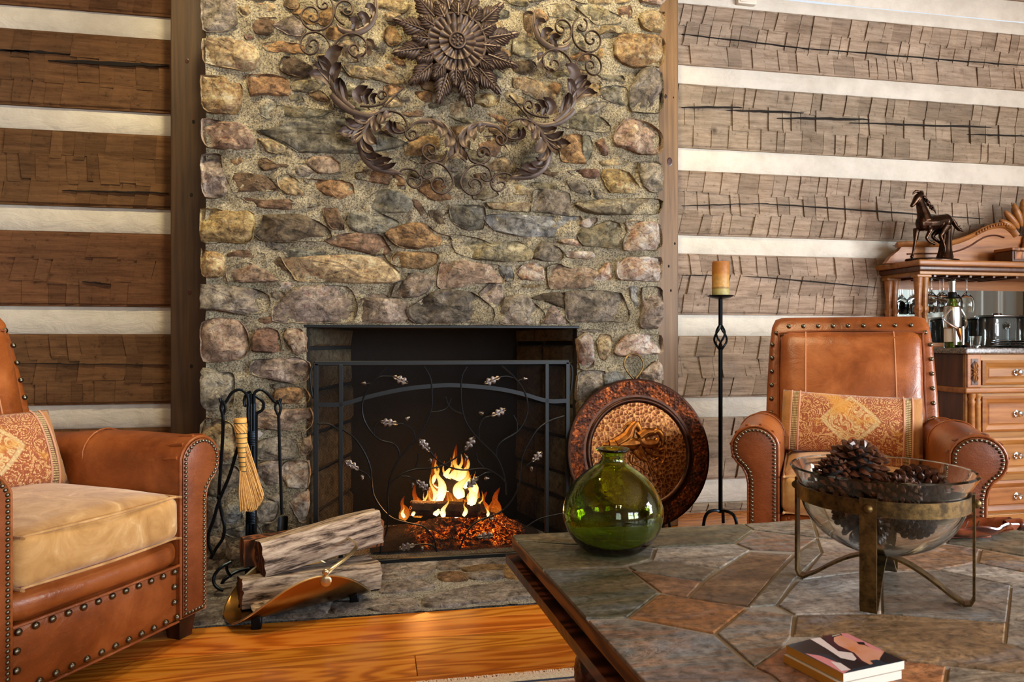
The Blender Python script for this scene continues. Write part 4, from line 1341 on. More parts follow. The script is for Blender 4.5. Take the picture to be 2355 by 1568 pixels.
def make_chair(label, loc, rz):
    t = thing('armchair', label, 'armchair', loc, rz, 'leather club chairs by the fire')
    L, LD = MAT['leather'], MAT['leather_dark']
    recl = lambda z: 0.295 + (z - 0.45) * 0.31          # front plane of the back at height z
    # arms
    for s in (-1, 1):
        secs = []
        for (y, ins) in ((-0.372, 0.008), (-0.384, 0.002), (-0.376, 0.0), (-0.30, 0.0), (-0.15, -0.003), (0.0, -0.004), (0.2, -0.002), (0.42, 0.0), (0.44, 0.006)):
            secs.append([Vector((s * x, y, z - (0.012 if y > 0.1 else 0.0) + max(0, y + 0.1) * -0.02)) for x, z in arm_section(ins)])
        mb = MB(); loft(mb, secs)
        arm = mb.build('arm', L, t, True, 50)
        # face panel, welt and small nails
        mb = MB()
        sec2 = arm_section(0.010); sec3 = arm_section(0.018)
        loft(mb, [[Vector((s * x, -0.38, z)) for x, z in sec2], [Vector((s * x, -0.393, z)) for x, z in sec2], [Vector((s * x, -0.397, z)) for x, z in sec3]])
        pan = mb.build('arm_panel', LD, arm, True, 30)
        mb = MB(); mb.tube([Vector((s * x, -0.388, z)) for x, z in arm_section(0.004)], 0.005, 8, closed=True)
        mb.build('welt', L, arm)
        mb = MB()
        for p in resample(arm_section(0.017), 0.0135):
            mb.ell((s * p.x, -0.398, p.y), (0.0057, 0.0045, 0.0057), 8, 5)
        o = mb.build('nail_trim', MAT['nail_bronze'], arm); o['kind'] = 'stuff'
        # cross seam on the arm
        mb = MB(); mb.tube([Vector((s * x, 0.02, z)) for x, z in arm_section(-0.0055)[1:-3]], 0.0028, 6)
        mb.build('seam', MAT['leather'], arm)
        mb = MB(); mb.tube([Vector((s * x, 0.34, z - 0.021)) for x, z in arm_section(-0.005)[1:-3]], 0.0028, 6)
        mb.build('seam', MAT['leather'], arm)
        # gathered pleats where the roll meets the face
        mb = MB()
        for k in range(7):
            a = pi - (pi + R(40)) * (k + 0.5) / 7
            cx, cz, rr = 0.345, 0.560, 0.0855
            p0 = Vector((s * (cx + rr * cos(a)), -0.378, cz + rr * sin(a)))
            p1 = Vector((s * (cx + (rr - 0.001) * cos(a + 0.06)), -0.335, cz + (rr - 0.001) * sin(a + 0.06)))
            p2 = Vector((s * (cx + (rr - 0.006) * cos(a + 0.1)), -0.29, cz + (rr - 0.006) * sin(a + 0.1)))
            mb.tube([p0, p1, p2], [0.006, 0.0045, 0.001], 6)
        mb.build('pleat', L, arm)
    # base and front rail
    mb = MB()
    mb.box((0, 0.04, 0.20), (0.53, 0.78, 0.25), 0.01, 2)
    base = mb.build('base', LD, t, True)
    mb = MB(); puff(mb, (0, -0.345, 0.288), (0.53, 0.09, 0.085), 0.036, (0, 0.012, 0.004), 10, 3, 0.003)
    mb.build('front_rail', L, t)
    mb = MB()
    puff(mb, (0, -0.345, 0.160), (0.532, 0.07, 0.178), 0.012, (0, 0.008, 0), 12, 9, 0.003)
    fpn = mb.build('front_panel', L, t)
    mb = MB(); mb.tube([(-0.262, -0.388, 0.248), (0, -0.391, 0.247), (0.262, -0.388, 0.248)], 0.0045, 6)
    mb.tube([(-0.262, -0.384, 0.072), (0, -0.386, 0.071), (0.262, -0.384, 0.072)], 0.0045, 6)
    mb.build('welt', L, fpn)
    k = 0
    for i in range(12):
        x = -0.245 + 0.49 * i / 11
        for z in (0.232, 0.088):
            o = bpy.data.objects.new('nail', NAIL); COL.objects.link(o); o.parent = fpn
            o.location = (x + (0.01 if z < .1 else 0), -0.386, z); o.rotation_euler = (R(90), 0, 0)
    for x in (-0.247, 0.247):
        for z in (0.185, 0.137):
            o = bpy.data.objects.new('nail', NAIL); COL.objects.link(o); o.parent = fpn
            o.location = (x, -0.383, z); o.rotation_euler = (R(90), 0, 0)
    # seat cushion
    mb = MB(); puff(mb, (0, -0.066, 0.402), (0.515, 0.675, 0.142), 0.035, (0.0, 0.012, 0.030), 16, 1, 0.0045)
    seat = mb.build('seat_cushion', MAT['suede'], t)
    seat['label'] = 'tan suede seat cushion'
    mb = MB()
    for z in (0.466, 0.338):
        q = [(-0.225, -0.389, z), (0, -0.409, z + 0.001), (0.225, -0.389, z), (0.247, -0.366, z), (0.252, 0.15, z + 0.004)]
        mb.tube(catmull([(-0.252, 0.15, z + 0.004), (-0.247, -0.366, z)] + q, 5), 0.0038, 6)
    mb.build('welt', MAT['suede'], seat)
    # back
    mb = MB()
    bw, z0, z1 = 0.340, 0.40, 1.060
    secs = []
    prof = [(0.0, 1.0), (0.5, 1.0), (0.8, 0.985), (0.93, 0.96), (0.985, 0.92), (1.0, 0.84)]
    for (u, sc_) in prof:
        z = z0 + (z1 - z0) * u
        w = bw * sc_ * (1.03 - 0.03 * u)
        yf = recl(z) + (0.0 if u < 0.95 else (u - 0.95) * 0.5)
        yb_ = recl(z) + 0.15 - (0 if u < 0.9 else (u - 0.9) * 0.5)
        r = 0.03
        sec = []
        for (cx, cy, a0) in ((w - r, yf + r, -90), (w - r, yb_ - r, 0), (-w + r, yb_ - r, 90), (-w + r, yf + r, 180)):
            for q in range(5):
                a = R(a0 + 90 * q / 4)
                sec.append(Vector((cx + r * cos(a), cy + r * sin(a), z)))
        secs.append(sec)
    loft(mb, secs)
    back = mb.build('back', LD if False else L, t, True, 60)
    mb = MB()
    M = Matrix.Translation((0, recl(0.70) - 0.012, 0.70)) @ Matrix.Rotation(math.atan(0.30) * -1.0, 4, 'X')
    tmp = MB(); puff(tmp, (0, 0, 0), (0.575, 0.10, 0.60), 0.045, (0.0, 0.028, 0.0), 14, 4, 0.004)
    mb.add([M @ Vector(p) for p in tmp.v], tmp.f)
    bc = mb.build('back_cushion', L, back)
    mb = MB()
    for x in (-0.178, 0.178):
        q = []
        for kz in range(13):
            zz = -0.292 + 0.584 * kz / 12
            f = max(0, 1 - abs(zz / 0.3) ** 2.4) * max(0, 1 - abs(x / 0.306) ** 2.4)
            q.append(M @ Vector((x, -0.0505 - 0.028 * f - (0 if abs(zz) < 0.27 else -0.012), zz)))
        mb.tube(q, 0.0026, 6)
        mb.build('seam', MAT['seam'], bc)
        mb = MB()
    mb = MB()
    q = []
    for (x, zz) in ((-0.293, -0.30), (-0.293, 0.0), (-0.293, 0.27), (-0.272, 0.302), (0, 0.312), (0.272, 0.302), (0.293, 0.27), (0.293, 0), (0.293, -0.3)):
        q.append(M @ Vector((x, 0.004, zz)))
    mb.tube(catmull(q, 4), 0.005, 6)
    mb.build('welt', LD, back)
    # border nails round the back
    pts = [(-0.324, 0.50 + 0.062 * i) for i in range(8)] + [(-0.306, 0.988)] + [(-0.252 + 0.063 * i, 1.020) for i in range(9)] + [(0.306, 0.988)] + [(0.324, 0.50 + 0.062 * i) for i in range(8)]
    for (x, z) in pts:
        o = bpy.data.objects.new('nail', NAIL); COL.objects.link(o); o.parent = back
        o.location = (x, recl(z) - 0.001, z); o.rotation_euler = (R(90) - math.atan(0.3), 0, 0)
    # legs
    for (x, y) in ((-0.315, -0.335), (0.315, -0.335), (-0.31, 0.38), (0.31, 0.38)):
        mb = MB()
        a, b = 0.036, 0.025
        vs = [(x + sx * a, y + sy * a, 0.085) for sx, sy in ((-1, -1), (1, -1), (1, 1), (-1, 1))] + [(x + sx * b, y + sy * b, 0.0) for sx, sy in ((-1, -1), (1, -1), (1, 1), (-1, 1))]
        mb.add(vs, [(0, 1, 2, 3), (7, 6, 5, 4), (0, 4, 5, 1), (1, 5, 6, 2), (2, 6, 7, 3), (3, 7, 4, 0)])
        mb.build('leg', MAT['chair_leg'], t, False)
    return t


simple('seam', '#c48a62', 0.5)
CH1 = ((-1.069, 2.375, 0), R(59.0))
CH2 = ((1.856, 2.528, 0), R(-33.3))
make_chair('cognac leather armchair with tan suede seat standing left of the hearth', *CH1)
make_chair('cognac leather armchair standing between the candle stand and the wooden cabinet', *CH2)

# ---------------------------------------------------------------- lumbar pillows, woven paisley
g = G('paisley')
c = g.coord()
wn = g.nd('ShaderNodeTexNoise', {'Vector': c, 'Scale': 9.0, 'Detail': 3.0}).outputs['Color']
cw = g.nd('ShaderNodeVectorMath', {0: c, 1: g.nd('ShaderNodeVectorMath', {0: wn, 'Scale': 0.11}, operation='SCALE').outputs[0]}, operation='ADD').outputs[0]
big = g.nd('ShaderNodeTexVoronoi', {'Vector': cw, 'Scale': 13.0, 'Randomness': 0.8}, feature='F1')
ring = g.math('SINE', g.math('MULTIPLY', big.outputs['Distance'], 62.0))
teeth = g.wave(c, 42, 6, 2, 2)
dots = g.math('SINE', g.math('MULTIPLY', g.voro(c, 120), 9.0))
f = g.math('ADD', g.math('MULTIPLY', ring, 0.16), g.math('ADD', g.math('MULTIPLY', g.noise(c, 70, 4, 0.7), 0.75), g.math('MULTIPLY', dots, 0.15)))
col = g.ramp(f, [(0.24, '#8f4a26'), (0.40, '#b0683a'), (0.47, '#c9a468'), (0.55, '#dcc795'), (0.62, '#b5713f'), (0.75, '#c99f5e')])
sx = g.nd('ShaderNodeSeparateXYZ', {0: c})
ax_ = g.math('ABSOLUTE', sx.outputs[0]); az_ = g.math('ABSOLUTE', sx.outputs[2])
d = g.math('ADD', g.math('MULTIPLY', g.math('POWER', ax_, 0.8), 1 / 0.175), g.math('MULTIPLY', g.math('POWER', az_, 1.3), 1 / 0.062))
edge = g.ramp(d, [(0.80, 0.0), (0.84, 1.0), (0.96, 1.0), (1.0, 0.0)])
inside = g.ramp(d, [(0.79, 1.0), (0.82, 0.0)])
fin_ = g.ramp(g.math('ADD', g.math('MULTIPLY', g.math('SINE', g.math('MULTIPLY', g.voro(cw, 26), 16.0)), 0.22), g.noise(c, 60, 4, 0.7)), [(0.30, '#a5562c'), (0.45, '#c9a768'), (0.56, '#dcc793'), (0.72, '#bd8a52')])
col = g.mix(g.math('MULTIPLY', inside, 0.8), col, fin_)
col = g.mix(g.math('MULTIPLY', edge, 0.6), col, '#d3c08c')
vor2 = g.nd('ShaderNodeTexVoronoi', {'Vector': c, 'Scale': 6.0, 'Randomness': 1.0}, feature='F1').outputs['Distance']
col = g.mix(g.ramp(vor2, [(0.0, 0.0), (0.62, 0.0), (0.72, 0.8)]), col, '#c78a2c')
# woven end bands
band = g.ramp(ax_, [(0.196, 0.0), (0.197, 1.0)], 'CONSTANT')
herr = g.wave(g.coord(scale=(1, 1, 1)), 42, 0, 0, 1, 'Z'); her2 = g.wave(c, 60, 0, 0, 1, 'X')
hb = g.ramp(g.math('MULTIPLY', herr, her2), [(0.22, '#6a4a22'), (0.45, '#e3cd98')])
col = g.mix(band, col, hb)
for (p0, p1, cc) in ((0.190, 0.197, '#c98f74'), (0.222, 0.229, '#c98f74'), (0.229, 0.30, '#a8743c')):
    m_ = g.ramp(ax_, [(0.0, 0.0), (p0, 1.0), (p1, 0.0)], 'CONSTANT')
    col = g.mix(m_, col, cc)
MAT['paisley'] = g.fin(col, 0.85, normal=g.bump(g.noise(c, 260, 3, 0.7), 0.4, 0.002, g.bump(ring, 0.15, 0.004)), Sheen_Weight=0.2)


def pillow(label, chair, offx, yy, zz, tilt, roll):
    (loc, rz) = chair
    M = Matrix.Translation(loc) @ Matrix.Rotation(rz, 4, 'Z')
    p = M @ Vector((offx, yy, zz))
    t = thing('pillow', label, 'pillow', p, 0, 'paisley lumbar pillows')
    t.rotation_euler = (M.to_3x3() @ Matrix.Rotation(tilt, 3, 'X') @ Matrix.Rotation(roll, 3, 'Y')).to_euler()
    mb = MB()
    n, m = 34, 20
    vs = []; fs = []
    for s in (-1, 1):
        for j in range(m + 1):
            for i in range(n + 1):
                u = -1 + 2 * i / n; v = -1 + 2 * j / m
                th = 0.062 * (max(0, 1 - abs(u) ** 3.0) ** 0.62) * (max(0, 1 - abs(v) ** 2.2) ** 0.62)
                pinch = 1 - 0.05 * (1 - abs(u) ** 2) * abs(v) ** 2
                x = 0.262 * u * (1 - 0.03 * (1 - v * v) * 0)
                z = 0.132 * v * pinch
                wv = noise.noise(Vector((u * 3, v * 3, s * 2.0 + offx))) * 0.006 * (1 - abs(v) ** 4)
                vs.append((x, s * th + wv, z))
    q = (n + 1) * (m + 1)
    for s in range(2):
        for j in range(m):
            for i in range(n):
                a = s * q + j * (n + 1) + i
                fs.append((a, a + 1, a + n + 2, a + n + 1))
    mb.add(vs, fs)
    o = mb.build('cover', MAT['paisley'], t)
    bm = bmesh.new(); bm.from_mesh(o.data); bmesh.ops.remove_doubles(bm, verts=list(bm.verts), dist=0.0004); bm.to_mesh(o.data); bm.free()
    for x in (-0.193, -0.225, 0.193, 0.225):
        mb = MB()
        qq = []
        for k in range(21):
            v = -0.97 + 1.94 * k / 20
            th = 0.062 * (max(0, 1 - abs(x / 0.262) ** 3.0) ** 0.62) * (max(0, 1 - abs(v) ** 2.2) ** 0.62)
            qq.append((x, -th - 0.001, 0.132 * v))
        mb.tube(qq, 0.0032, 6)
        mb.build('cord', MAT['pillow_cord'], t)
    return t


simple('pillow_cord', '#c9957a', 0.7)
pillow('paisley pillow with ochre and rust pattern on the chair left of the hearth', CH1, -0.01, 0.128, 0.603, R(-24), R(1.5))
pillow('paisley pillow leaning on the chair beside the wooden cabinet', CH2, -0.01, 0.122, 0.608, R(-22), R(2.5))

# ================================================================ COFFEE TABLE
TZ = 0.46
table = thing('coffee_table', 'low wooden coffee table with a slate mosaic top in the foreground', 'coffee table', (1.0, 1.0, 0))
TO = (1.0, 1.0, 0)
cA = F(1176, 1231, TZ); cB = F(1479, 1568, TZ); cC = F(2180, 1175, TZ)
dirL = (cB - cA).normalized()
cD = cA + dirL * 1.55
cE = cC + Vector((0.02, -1, 0)).normalized() * 1.55
corners = [cA, cD, cE, cC]


def shrink(poly, d):
    cen = sum(poly, Vector()) / len(poly)
    out = []
    for p in poly:
        v = p - cen
        out.append(cen + v * (1 - d / max(v.length, 1e-6)))
    return out


def slab(mb, poly, z0, z1):
    mb.prism([(p.x, p.y) for p in poly], lambda u, v, w: (u, v, w), z0, z1)


mb = MB(); slab(mb, shrink(corners, 0.002), TZ - 0.030, TZ - 0.006)
mb.build('top_edge', MAT['table_edge'], table, False, off=TO)
mb = MB(); slab(mb, shrink(corners, 0.004), TZ - 0.007, TZ - 0.0035)
mb.build('grout', MAT['grout'], table, False, off=TO)
mb = MB(); slab(mb, shrink(corners, 0.03), TZ - 0.055, TZ - 0.028)
mb.build('neck', MAT['table_wood'], table, False, off=TO)
mb = MB()
rail = [c_ + (c_ - sum(corners, Vector()) / 4).normalized() * 0.018 for c_ in corners]
slab(mb, rail, TZ - 0.072, TZ - 0.050)
slab(mb, shrink(rail, 0.02), TZ - 0.085, TZ - 0.070)
slab(mb, shrink(rail, 0.24), TZ - 0.15, TZ - 0.083)
mb.build('apron', MAT['table_wood'], table, False, off=TO)
for c_ in corners:
    p = c_.lerp(sum(corners, Vector()) / 4, 0.27)
    mb = MB()
    prof = []
    for k in range(29):
        z = 0.011 + 0.369 * k / 28
        r = 0.038 + 0.030 * sin(pi * min(1, max(0, (z - 0.05) / 0.28))) ** 1.2
        if z < 0.05:
            r = 0.045 - 0.01 * abs(z - 0.025) / 0.025
        prof.append((r, z))
    mb.lathe(prof, 36, (p.x, p.y, 0), fn=lambda r, a, i: r + (0.006 * sin(6 * (a + i * 0.19)) if 4 < i < 26 else 0))
    mb.build('leg', MAT['table_wood'], table, off=TO)
    mb = MB()


def slate(name, stops, rough=0.38):
    g = G(name)
    c = g.coord(scale=(0.45, 1.6, 1), rnd=True, rot=(0, 0, R(-14)))
    n = g.noise(c, 7, 8, 0.65, 0.9)
    f = g.noise(g.coord(rnd=True), 55, 6, 0.72)
    col = g.ramp(n, stops)
    f2 = g.noise(g.coord(rnd=True, scale=(0.6, 1.5, 1)), 3.0, 5, 0.7, 1.2)
    col = g.mix(g.ramp(f2, [(0.5, 0.0), (0.66, 0.35)]), col, '#8f6a48')
    col = g.mix(g.ramp(f2, [(0.32, 0.75), (0.48, 0.0)]), col, '#6b737c')
    col = g.mix(0.75, col, g.ramp(f, [(0.35, 0.1), (0.5, 0.5), (0.68, 0.9)]), 'OVERLAY')
    col = g.nd('ShaderNodeHueSaturation', {'Color': col, 'Value': 1.22, 'Saturation': 0.92}).outputs[0]
    col = g.vary(col, 0.14, 0.01)
    MAT[name] = g.fin(col, g.nd('ShaderNodeMapRange', {0: n, 3: rough - 0.12, 4: rough + 0.16}).outputs[0], normal=g.bump(n, 0.8, 0.012, g.bump(f, 0.5, 0.003)), spec=0.5)


slate('slate_grey', [(0.3, '#4a463e'), (0.48, '#6e685c'), (0.62, '#7f776b'), (0.78, '#8f7a62')])
slate('slate_olive', [(0.3, '#35352a'), (0.5, '#55513f'), (0.65, '#6b6350'), (0.8, '#75603f')])
slate('slate_brown', [(0.3, '#4f3a28'), (0.5, '#745638'), (0.62, '#8b6a4a'), (0.78, '#9a8a76')])
slate('slate_orange', [(0.3, '#6b3f1a'), (0.5, '#915a26'), (0.65, '#a56c34'), (0.8, '#8a6a4c')])
slate('slate_multi', [(0.28, '#46474a'), (0.42, '#7c5f48'), (0.52, '#6b6a64'), (0.64, '#927255'), (0.75, '#55585a')])
slate('slate_pale', [(0.3, '#5b5148'), (0.46, '#8d8378'), (0.6, '#aaa296'), (0.76, '#8a6f58')])
TS = '''
olive 0,140 240,128 1060,90 1105,115 1020,175 660,195 250,180 12,162 -6,146
olive 18,168 250,186 650,201 640,245 520,280 134,297
olive 140,303 520,287 670,405 525,518 336,523
grey 1065,88 1375,66 1400,148 1108,113
multi 1030,177 1110,120 1400,153 1308,213 1100,205
pale 660,201 1020,181 1090,208 955,290 850,275 645,250
grey 532,285 640,258 850,281 935,300 875,348 560,303
brown 545,302 868,352 803,425 683,402
brown 885,355 1095,216 1285,228 1205,320 1080,466 815,428
grey 1215,325 1310,230 1400,165 1418,222 1290,345 1212,458 1092,468
orange 535,520 680,410 1075,472 928,590 650,538
multi 346,532 520,527 650,547 925,600 1100,745 1185,782 1226,818 1400,1100 858,1100 602,818
multi 938,590 1085,477 1290,508 1284,602 1248,650 1175,702 1112,742
pale 1222,462 1312,350 1615,310 1690,310 1700,498 1300,503
pale 1405,150 1690,190 1690,300 1335,340 1425,220
pale 1380,66 1700,55 1995,30 2000,178 1690,186 1408,146
brown 1697,195 2000,183 2150,203 2135,262 1960,297 1697,300
olive 2005,30 2360,120 2360,235 2155,198 2005,176
brown 2160,205 2600,290 2600,355 2143,265
grey 1697,312 1960,303 2295,372 2275,540 1705,498
pale 1965,300 2140,270 2600,362 2600,420 2300,370
grey 2302,375 2600,425 2600,720 2275,640 2280,545
brown 1305,510 1700,503 2272,545 2268,640 2600,728 2600,800 1815,716 1600,640 1420,600 1290,600
orange 1118,746 1175,706 1250,655 1420,606 1600,646 1815,722 2000,745 1985,830 1960,1100 1410,1100 1235,818 1190,780
grey 2008,746 2600,806 2600,1100 1970,1100 1990,830
'''
for i, ln in enumerate(TS.strip().split('\n')):
    mk, *pp = ln.split()
    poly = [F(1180 + float(a) / 2.0043, 1160 + float(b) / 2.0043, TZ) for a, b in (q.split(',') for q in pp)]
    cen = sum(poly, Vector()) / len(poly)
    rr = random.Random(i)
    poly = shrink(poly, 0.0019)
    mb = MB()
    zt_ = TZ + rr.uniform(-0.0006, 0.0006)
    n = len(poly)
    vs = [Vector((p.x, p.y, TZ - 0.005)) for p in poly] + [Vector((p.x, p.y, zt_ - 0.0008)) for p in poly] + [Vector((q.x, q.y, zt_)) for q in shrink(poly, 0.0025)]
    fs = [tuple(range(2 * n, 3 * n))]
    for k in range(2):
        for a in range(n):
            b = (a + 1) % n
            fs.append((k * n + a, k * n + b, (k + 1) * n + b, (k + 1) * n + a))
    mb.add(vs, fs)
    mb.build('slate_tile', MAT['slate_' + mk], table, False, off=TO)
# tiles nearer than the frame shows: a plain continuation towards the near edge
ncen = sum(corners, Vector()) / 4
for i in range(4):
    for j in range(2):
        a = cD.lerp(cE, i / 4); b = cD.lerp(cE, (i + 1) / 4)
        q0 = a.lerp(cA.lerp(cC, i / 4), 0.01 + j * 0.19); q1 = b.lerp(cA.lerp(cC, (i + 1) / 4), 0.01 + j * 0.19)
        q2 = b.lerp(cA.lerp(cC, (i + 1) / 4), 0.01 + (j + 1) * 0.19); q3 = a.lerp(cA.lerp(cC, i / 4), 0.01 + (j + 1) * 0.19)
        mb = MB(); slab(mb, shrink([q0, q1, q2, q3], 0.003), TZ - 0.005, TZ - 0.0005)
        mb.build('slate_tile', MAT['slate_' + random.choice(['grey', 'brown', 'multi'])], table, False, off=TO)

# ---------------------------------------------------------------- green glass vase
g = G('green_glass')
c = g.coord()
n = g.noise(c, 16, 4, 0.6)
g.fin((0.50, 0.66, 0.07, 1), 0.02, 0.0, g.bump(n, 0.06, 0.01), Transmission_Weight=1.0, IOR=1.48)
ab = g.nd('ShaderNodeVolumeAbsorption', {'Color': (0.38, 0.56, 0.05, 1), 'Density': 4.5})
g.t.links.new(ab.outputs[0], g.out.inputs['Volume'])
MAT['green_glass'] = g.mat
vp = F(1417, 1283, TZ)
vz = 0.238
VR = 0.118


def vase_prof():
    o = [(0.004, 0.0), (0.045, 0.0), (0.066, 0.004), (0.090, 0.024), (0.108, 0.052), (0.1165, 0.082), (0.1145, 0.108), (0.105, 0.134), (0.090, 0.158), (0.070, 0.178), (0.048, 0.194), (0.034, 0.203), (0.0285, 0.210), (0.0275, 0.222), (0.032, 0.230), (0.0385, 0.234), (0.0385, 0.238), (0.034, 0.238)]
    i = [(0.0225, 0.230), (0.0215, 0.212), (0.029, 0.199), (0.044, 0.190), (0.066, 0.174), (0.086, 0.154), (0.101, 0.131), (0.1105, 0.107), (0.1125, 0.082), (0.104, 0.054), (0.086, 0.029), (0.060, 0.013), (0.035, 0.012), (0.004, 0.011)]
    return o + i


vp = Vector((vp.x, vp.y, TZ)) + Vector((SP, CP, 0)) * 0.055
mb = MB()
pf = catmull([(r, 0, z) for r, z in vase_prof()], 3)
mb.lathe([(max(p.x, 0.0005), p.z) for p in pf], 64)
vase = mb.build('vase', MAT['green_glass'], None)
vase.location = (vp.x, vp.y, TZ + 0.0012)
tag(vase, 'round olive green glass vase with a short flared neck on the slate table', 'vase')

# ---------------------------------------------------------------- glass bowl on a bent strap stand, pine cones inside
legs_px = {'front': (2000, 1411), 'left': (1838, 1331), 'right': (2228, 1389), 'back': (2048, 1313)}
lp = {k: F(*v, TZ) for k, v in legs_px.items()}
bc_ = sum(lp.values(), Vector()) / 4
fwd = (lp['front'] - lp['back']); a_f = math.atan2(fwd.y, fwd.x)
RS = 0.152
stand = thing('bowl_stand', 'aged brass strap stand with four legs holding the glass bowl', 'bowl stand', (bc_.x, bc_.y, TZ + 0.001))
RZ_ = 0.190       # height of the ring


def strap(mb, pts, w, th, up):
    """flat strap along pts, width w across 'up' direction"""
    mb.tube(pts, 1.0, 4, flat=(th * 0.7071, w * 0.7071), up=up)


for k in range(4):
    a = a_f + k * pi / 2
    d = Vector((cos(a), sin(a), 0))
    e = Vector((-sin(a), cos(a), 0))
    pts = [d * (RS + 0.003) + Vector((0, 0, RZ_ + 0.018)), d * (RS + 0.003) + Vector((0, 0, 0.016)), d * (RS - 0.002) + Vector((0, 0, 0.005)), d * (RS - 0.012) + Vector((0, 0, 0.0025)), d * (RS - 0.020) + Vector((0, 0, 0.008))]
    for q in range(1, 11):
        t_ = q / 10
        ang = t_ * pi / 2
        pts.append(d * ((RS - 0.020) * (1 - t_)) + Vector((0, 0, 0.006 + 0.066 * sin(ang) ** 1.05)))
    mb = MB()
    vs = []; fs = []
    w, th = 0.028, 0.0022
    m = len(pts)
    for i, p in enumerate(pts):
        tn = (pts[min(i + 1, m - 1)] - pts[max(i - 1, 0)]).normalized()
        nn = e.cross(tn).normalized()
        for (sa, sb) in ((-1, -1), (1, -1), (1, 1), (-1, 1)):
            vs.append(p + e * (sa * w / 2) + nn * (sb * th))
    for i in range(m - 1):
        for q in range(4):
            q2 = (q + 1) % 4
            fs.append((i * 4 + q, i * 4 + q2, (i + 1) * 4 + q2, (i + 1) * 4 + q))
    fs += [(3, 2, 1, 0), tuple((m - 1) * 4 + q for q in range(4))]
    mb.add(vs, fs)
    lg = mb.build('leg', MAT['antique_brass'], stand, True, 40)
    mb = MB(); mb.ell(tuple(d * (RS + 0.006) + Vector((0, 0, RZ_))), (0.0085, 0.0085, 0.0085), 12, 8)
    mb.build('rivet', MAT['antique_brass'], lg)
mb = MB(); mb.lathe([(RS - 0.002, RZ_ - 0.014), (RS + 0.001, RZ_ - 0.014), (RS + 0.001, RZ_ + 0.014), (RS - 0.002, RZ_ + 0.014), (RS - 0.002, RZ_ - 0.014)], 64, caps=False)
mb.build('ring', MAT['antique_brass'], stand, True, 40)

g = G('clear_glass'); g.fin((0.96, 0.97, 0.93, 1), 0.01, 0.0, None, Transmission_Weight=1.0, IOR=1.45); MAT['clear_glass'] = g.mat
g = G('bowl_glass'); g.fin((0.97, 0.965, 0.92, 1), 0.015, 0.0, None, Transmission_Weight=1.0, IOR=1.47); MAT['bowl_glass'] = g.mat
prof = []
RBW = 0.164
for k in range(19):
    a = R(90) * k / 18
    prof.append((max(0.0006, (RS - 0.004) * sin(a)), RZ_ + 0.012 - 0.128 * cos(a) ** 0.9))
prof += [(RS + 0.001, RZ_ + 0.026), (RS + 0.007, RZ_ + 0.036), (RBW, RZ_ + 0.044), (RBW + 0.002, RZ_ + 0.048), (RBW - 0.001, RZ_ + 0.0515), (RBW - 0.005, RZ_ + 0.050), (RS + 0.002, RZ_ + 0.040), (RS - 0.005, RZ_ + 0.028)]
for k in range(19):
    a = R(90) * (18 - k) / 18
    prof.append((max(0.0006, (RS - 0.009) * sin(a)), RZ_ + 0.014 - 0.122 * cos(a) ** 0.9))
mb = MB(); mb.lathe(prof, 72)
bowl = mb.build('glass_bowl', MAT['bowl_glass'], None)
bowl.location = (bc_.x, bc_.y, TZ + 0.001)
tag(bowl, 'wide clear glass bowl of pine cones on the brass stand', 'bowl')

simple('cone_scale', '#2b170e', 0.35, 0, 0.5, 0, 0, 0, '#6b3f2a', 70)
simple('cone_core', '#1a0e08', 0.8)


def cone_meshes(length, rad, openness, seed):
    rnd = random.Random(seed)
    core = MB(); core.ell((0, 0, 0), (rad * 0.55, rad * 0.55, length * 0.48), 10, 8)
    sc_ = MB()
    n = 74
    for i in range(n):
        t = (i + 0.5) / n
        z = -length * 0.48 + length * 0.94 * t
        prof_ = sin(pi * min(0.97, 0.12 + 0.84 * t)) ** 0.7
        r0 = rad * 0.42 * prof_; r1 = rad * (0.55 + 0.5 * prof_) * (0.62 + 0.38 * openness) * (1 - 0.35 * max(0, t - 0.7) / 0.3)
        a = i * 2.39996
        el = R(-20 + 75 * t) * (1.1 - 0.4 * openness) + rnd.uniform(-.1, .1)
        d = Vector((cos(a) * cos(el), sin(a) * cos(el), sin(el))); e = Vector((-sin(a), cos(a), 0)); u = d.cross(e) * -1
        b = Vector((cos(a) * r0, sin(a) * r0, z))
        L = (r1 - r0) * 1.15
        w = rad * 0.30 * (0.6 + 0.5 * prof_)
        th = rad * 0.07
        tip = b + d * L
        vs = [b - e * w * 0.35, b + e * w * 0.35, b + d * L * 0.75 + e * w * 0.62 + u * th, tip + e * w * 0.3 + u * th * 1.2, tip - e * w * 0.3 + u * th * 1.2, b + d * L * 0.75 - e * w * 0.62 + u * th,
              b + d * L * 0.8 + u * th * 3.0, b + d * L * 0.7 - u * th * 1.0]
        sc_.add(vs, [(0, 1, 2, 6), (0, 6, 5), (2, 3, 6), (3, 4, 6), (4, 5, 6), (0, 7, 2, 1), (0, 5, 7), (2, 7, 3), (3, 7, 4), (4, 7, 5)])
    return core, sc_


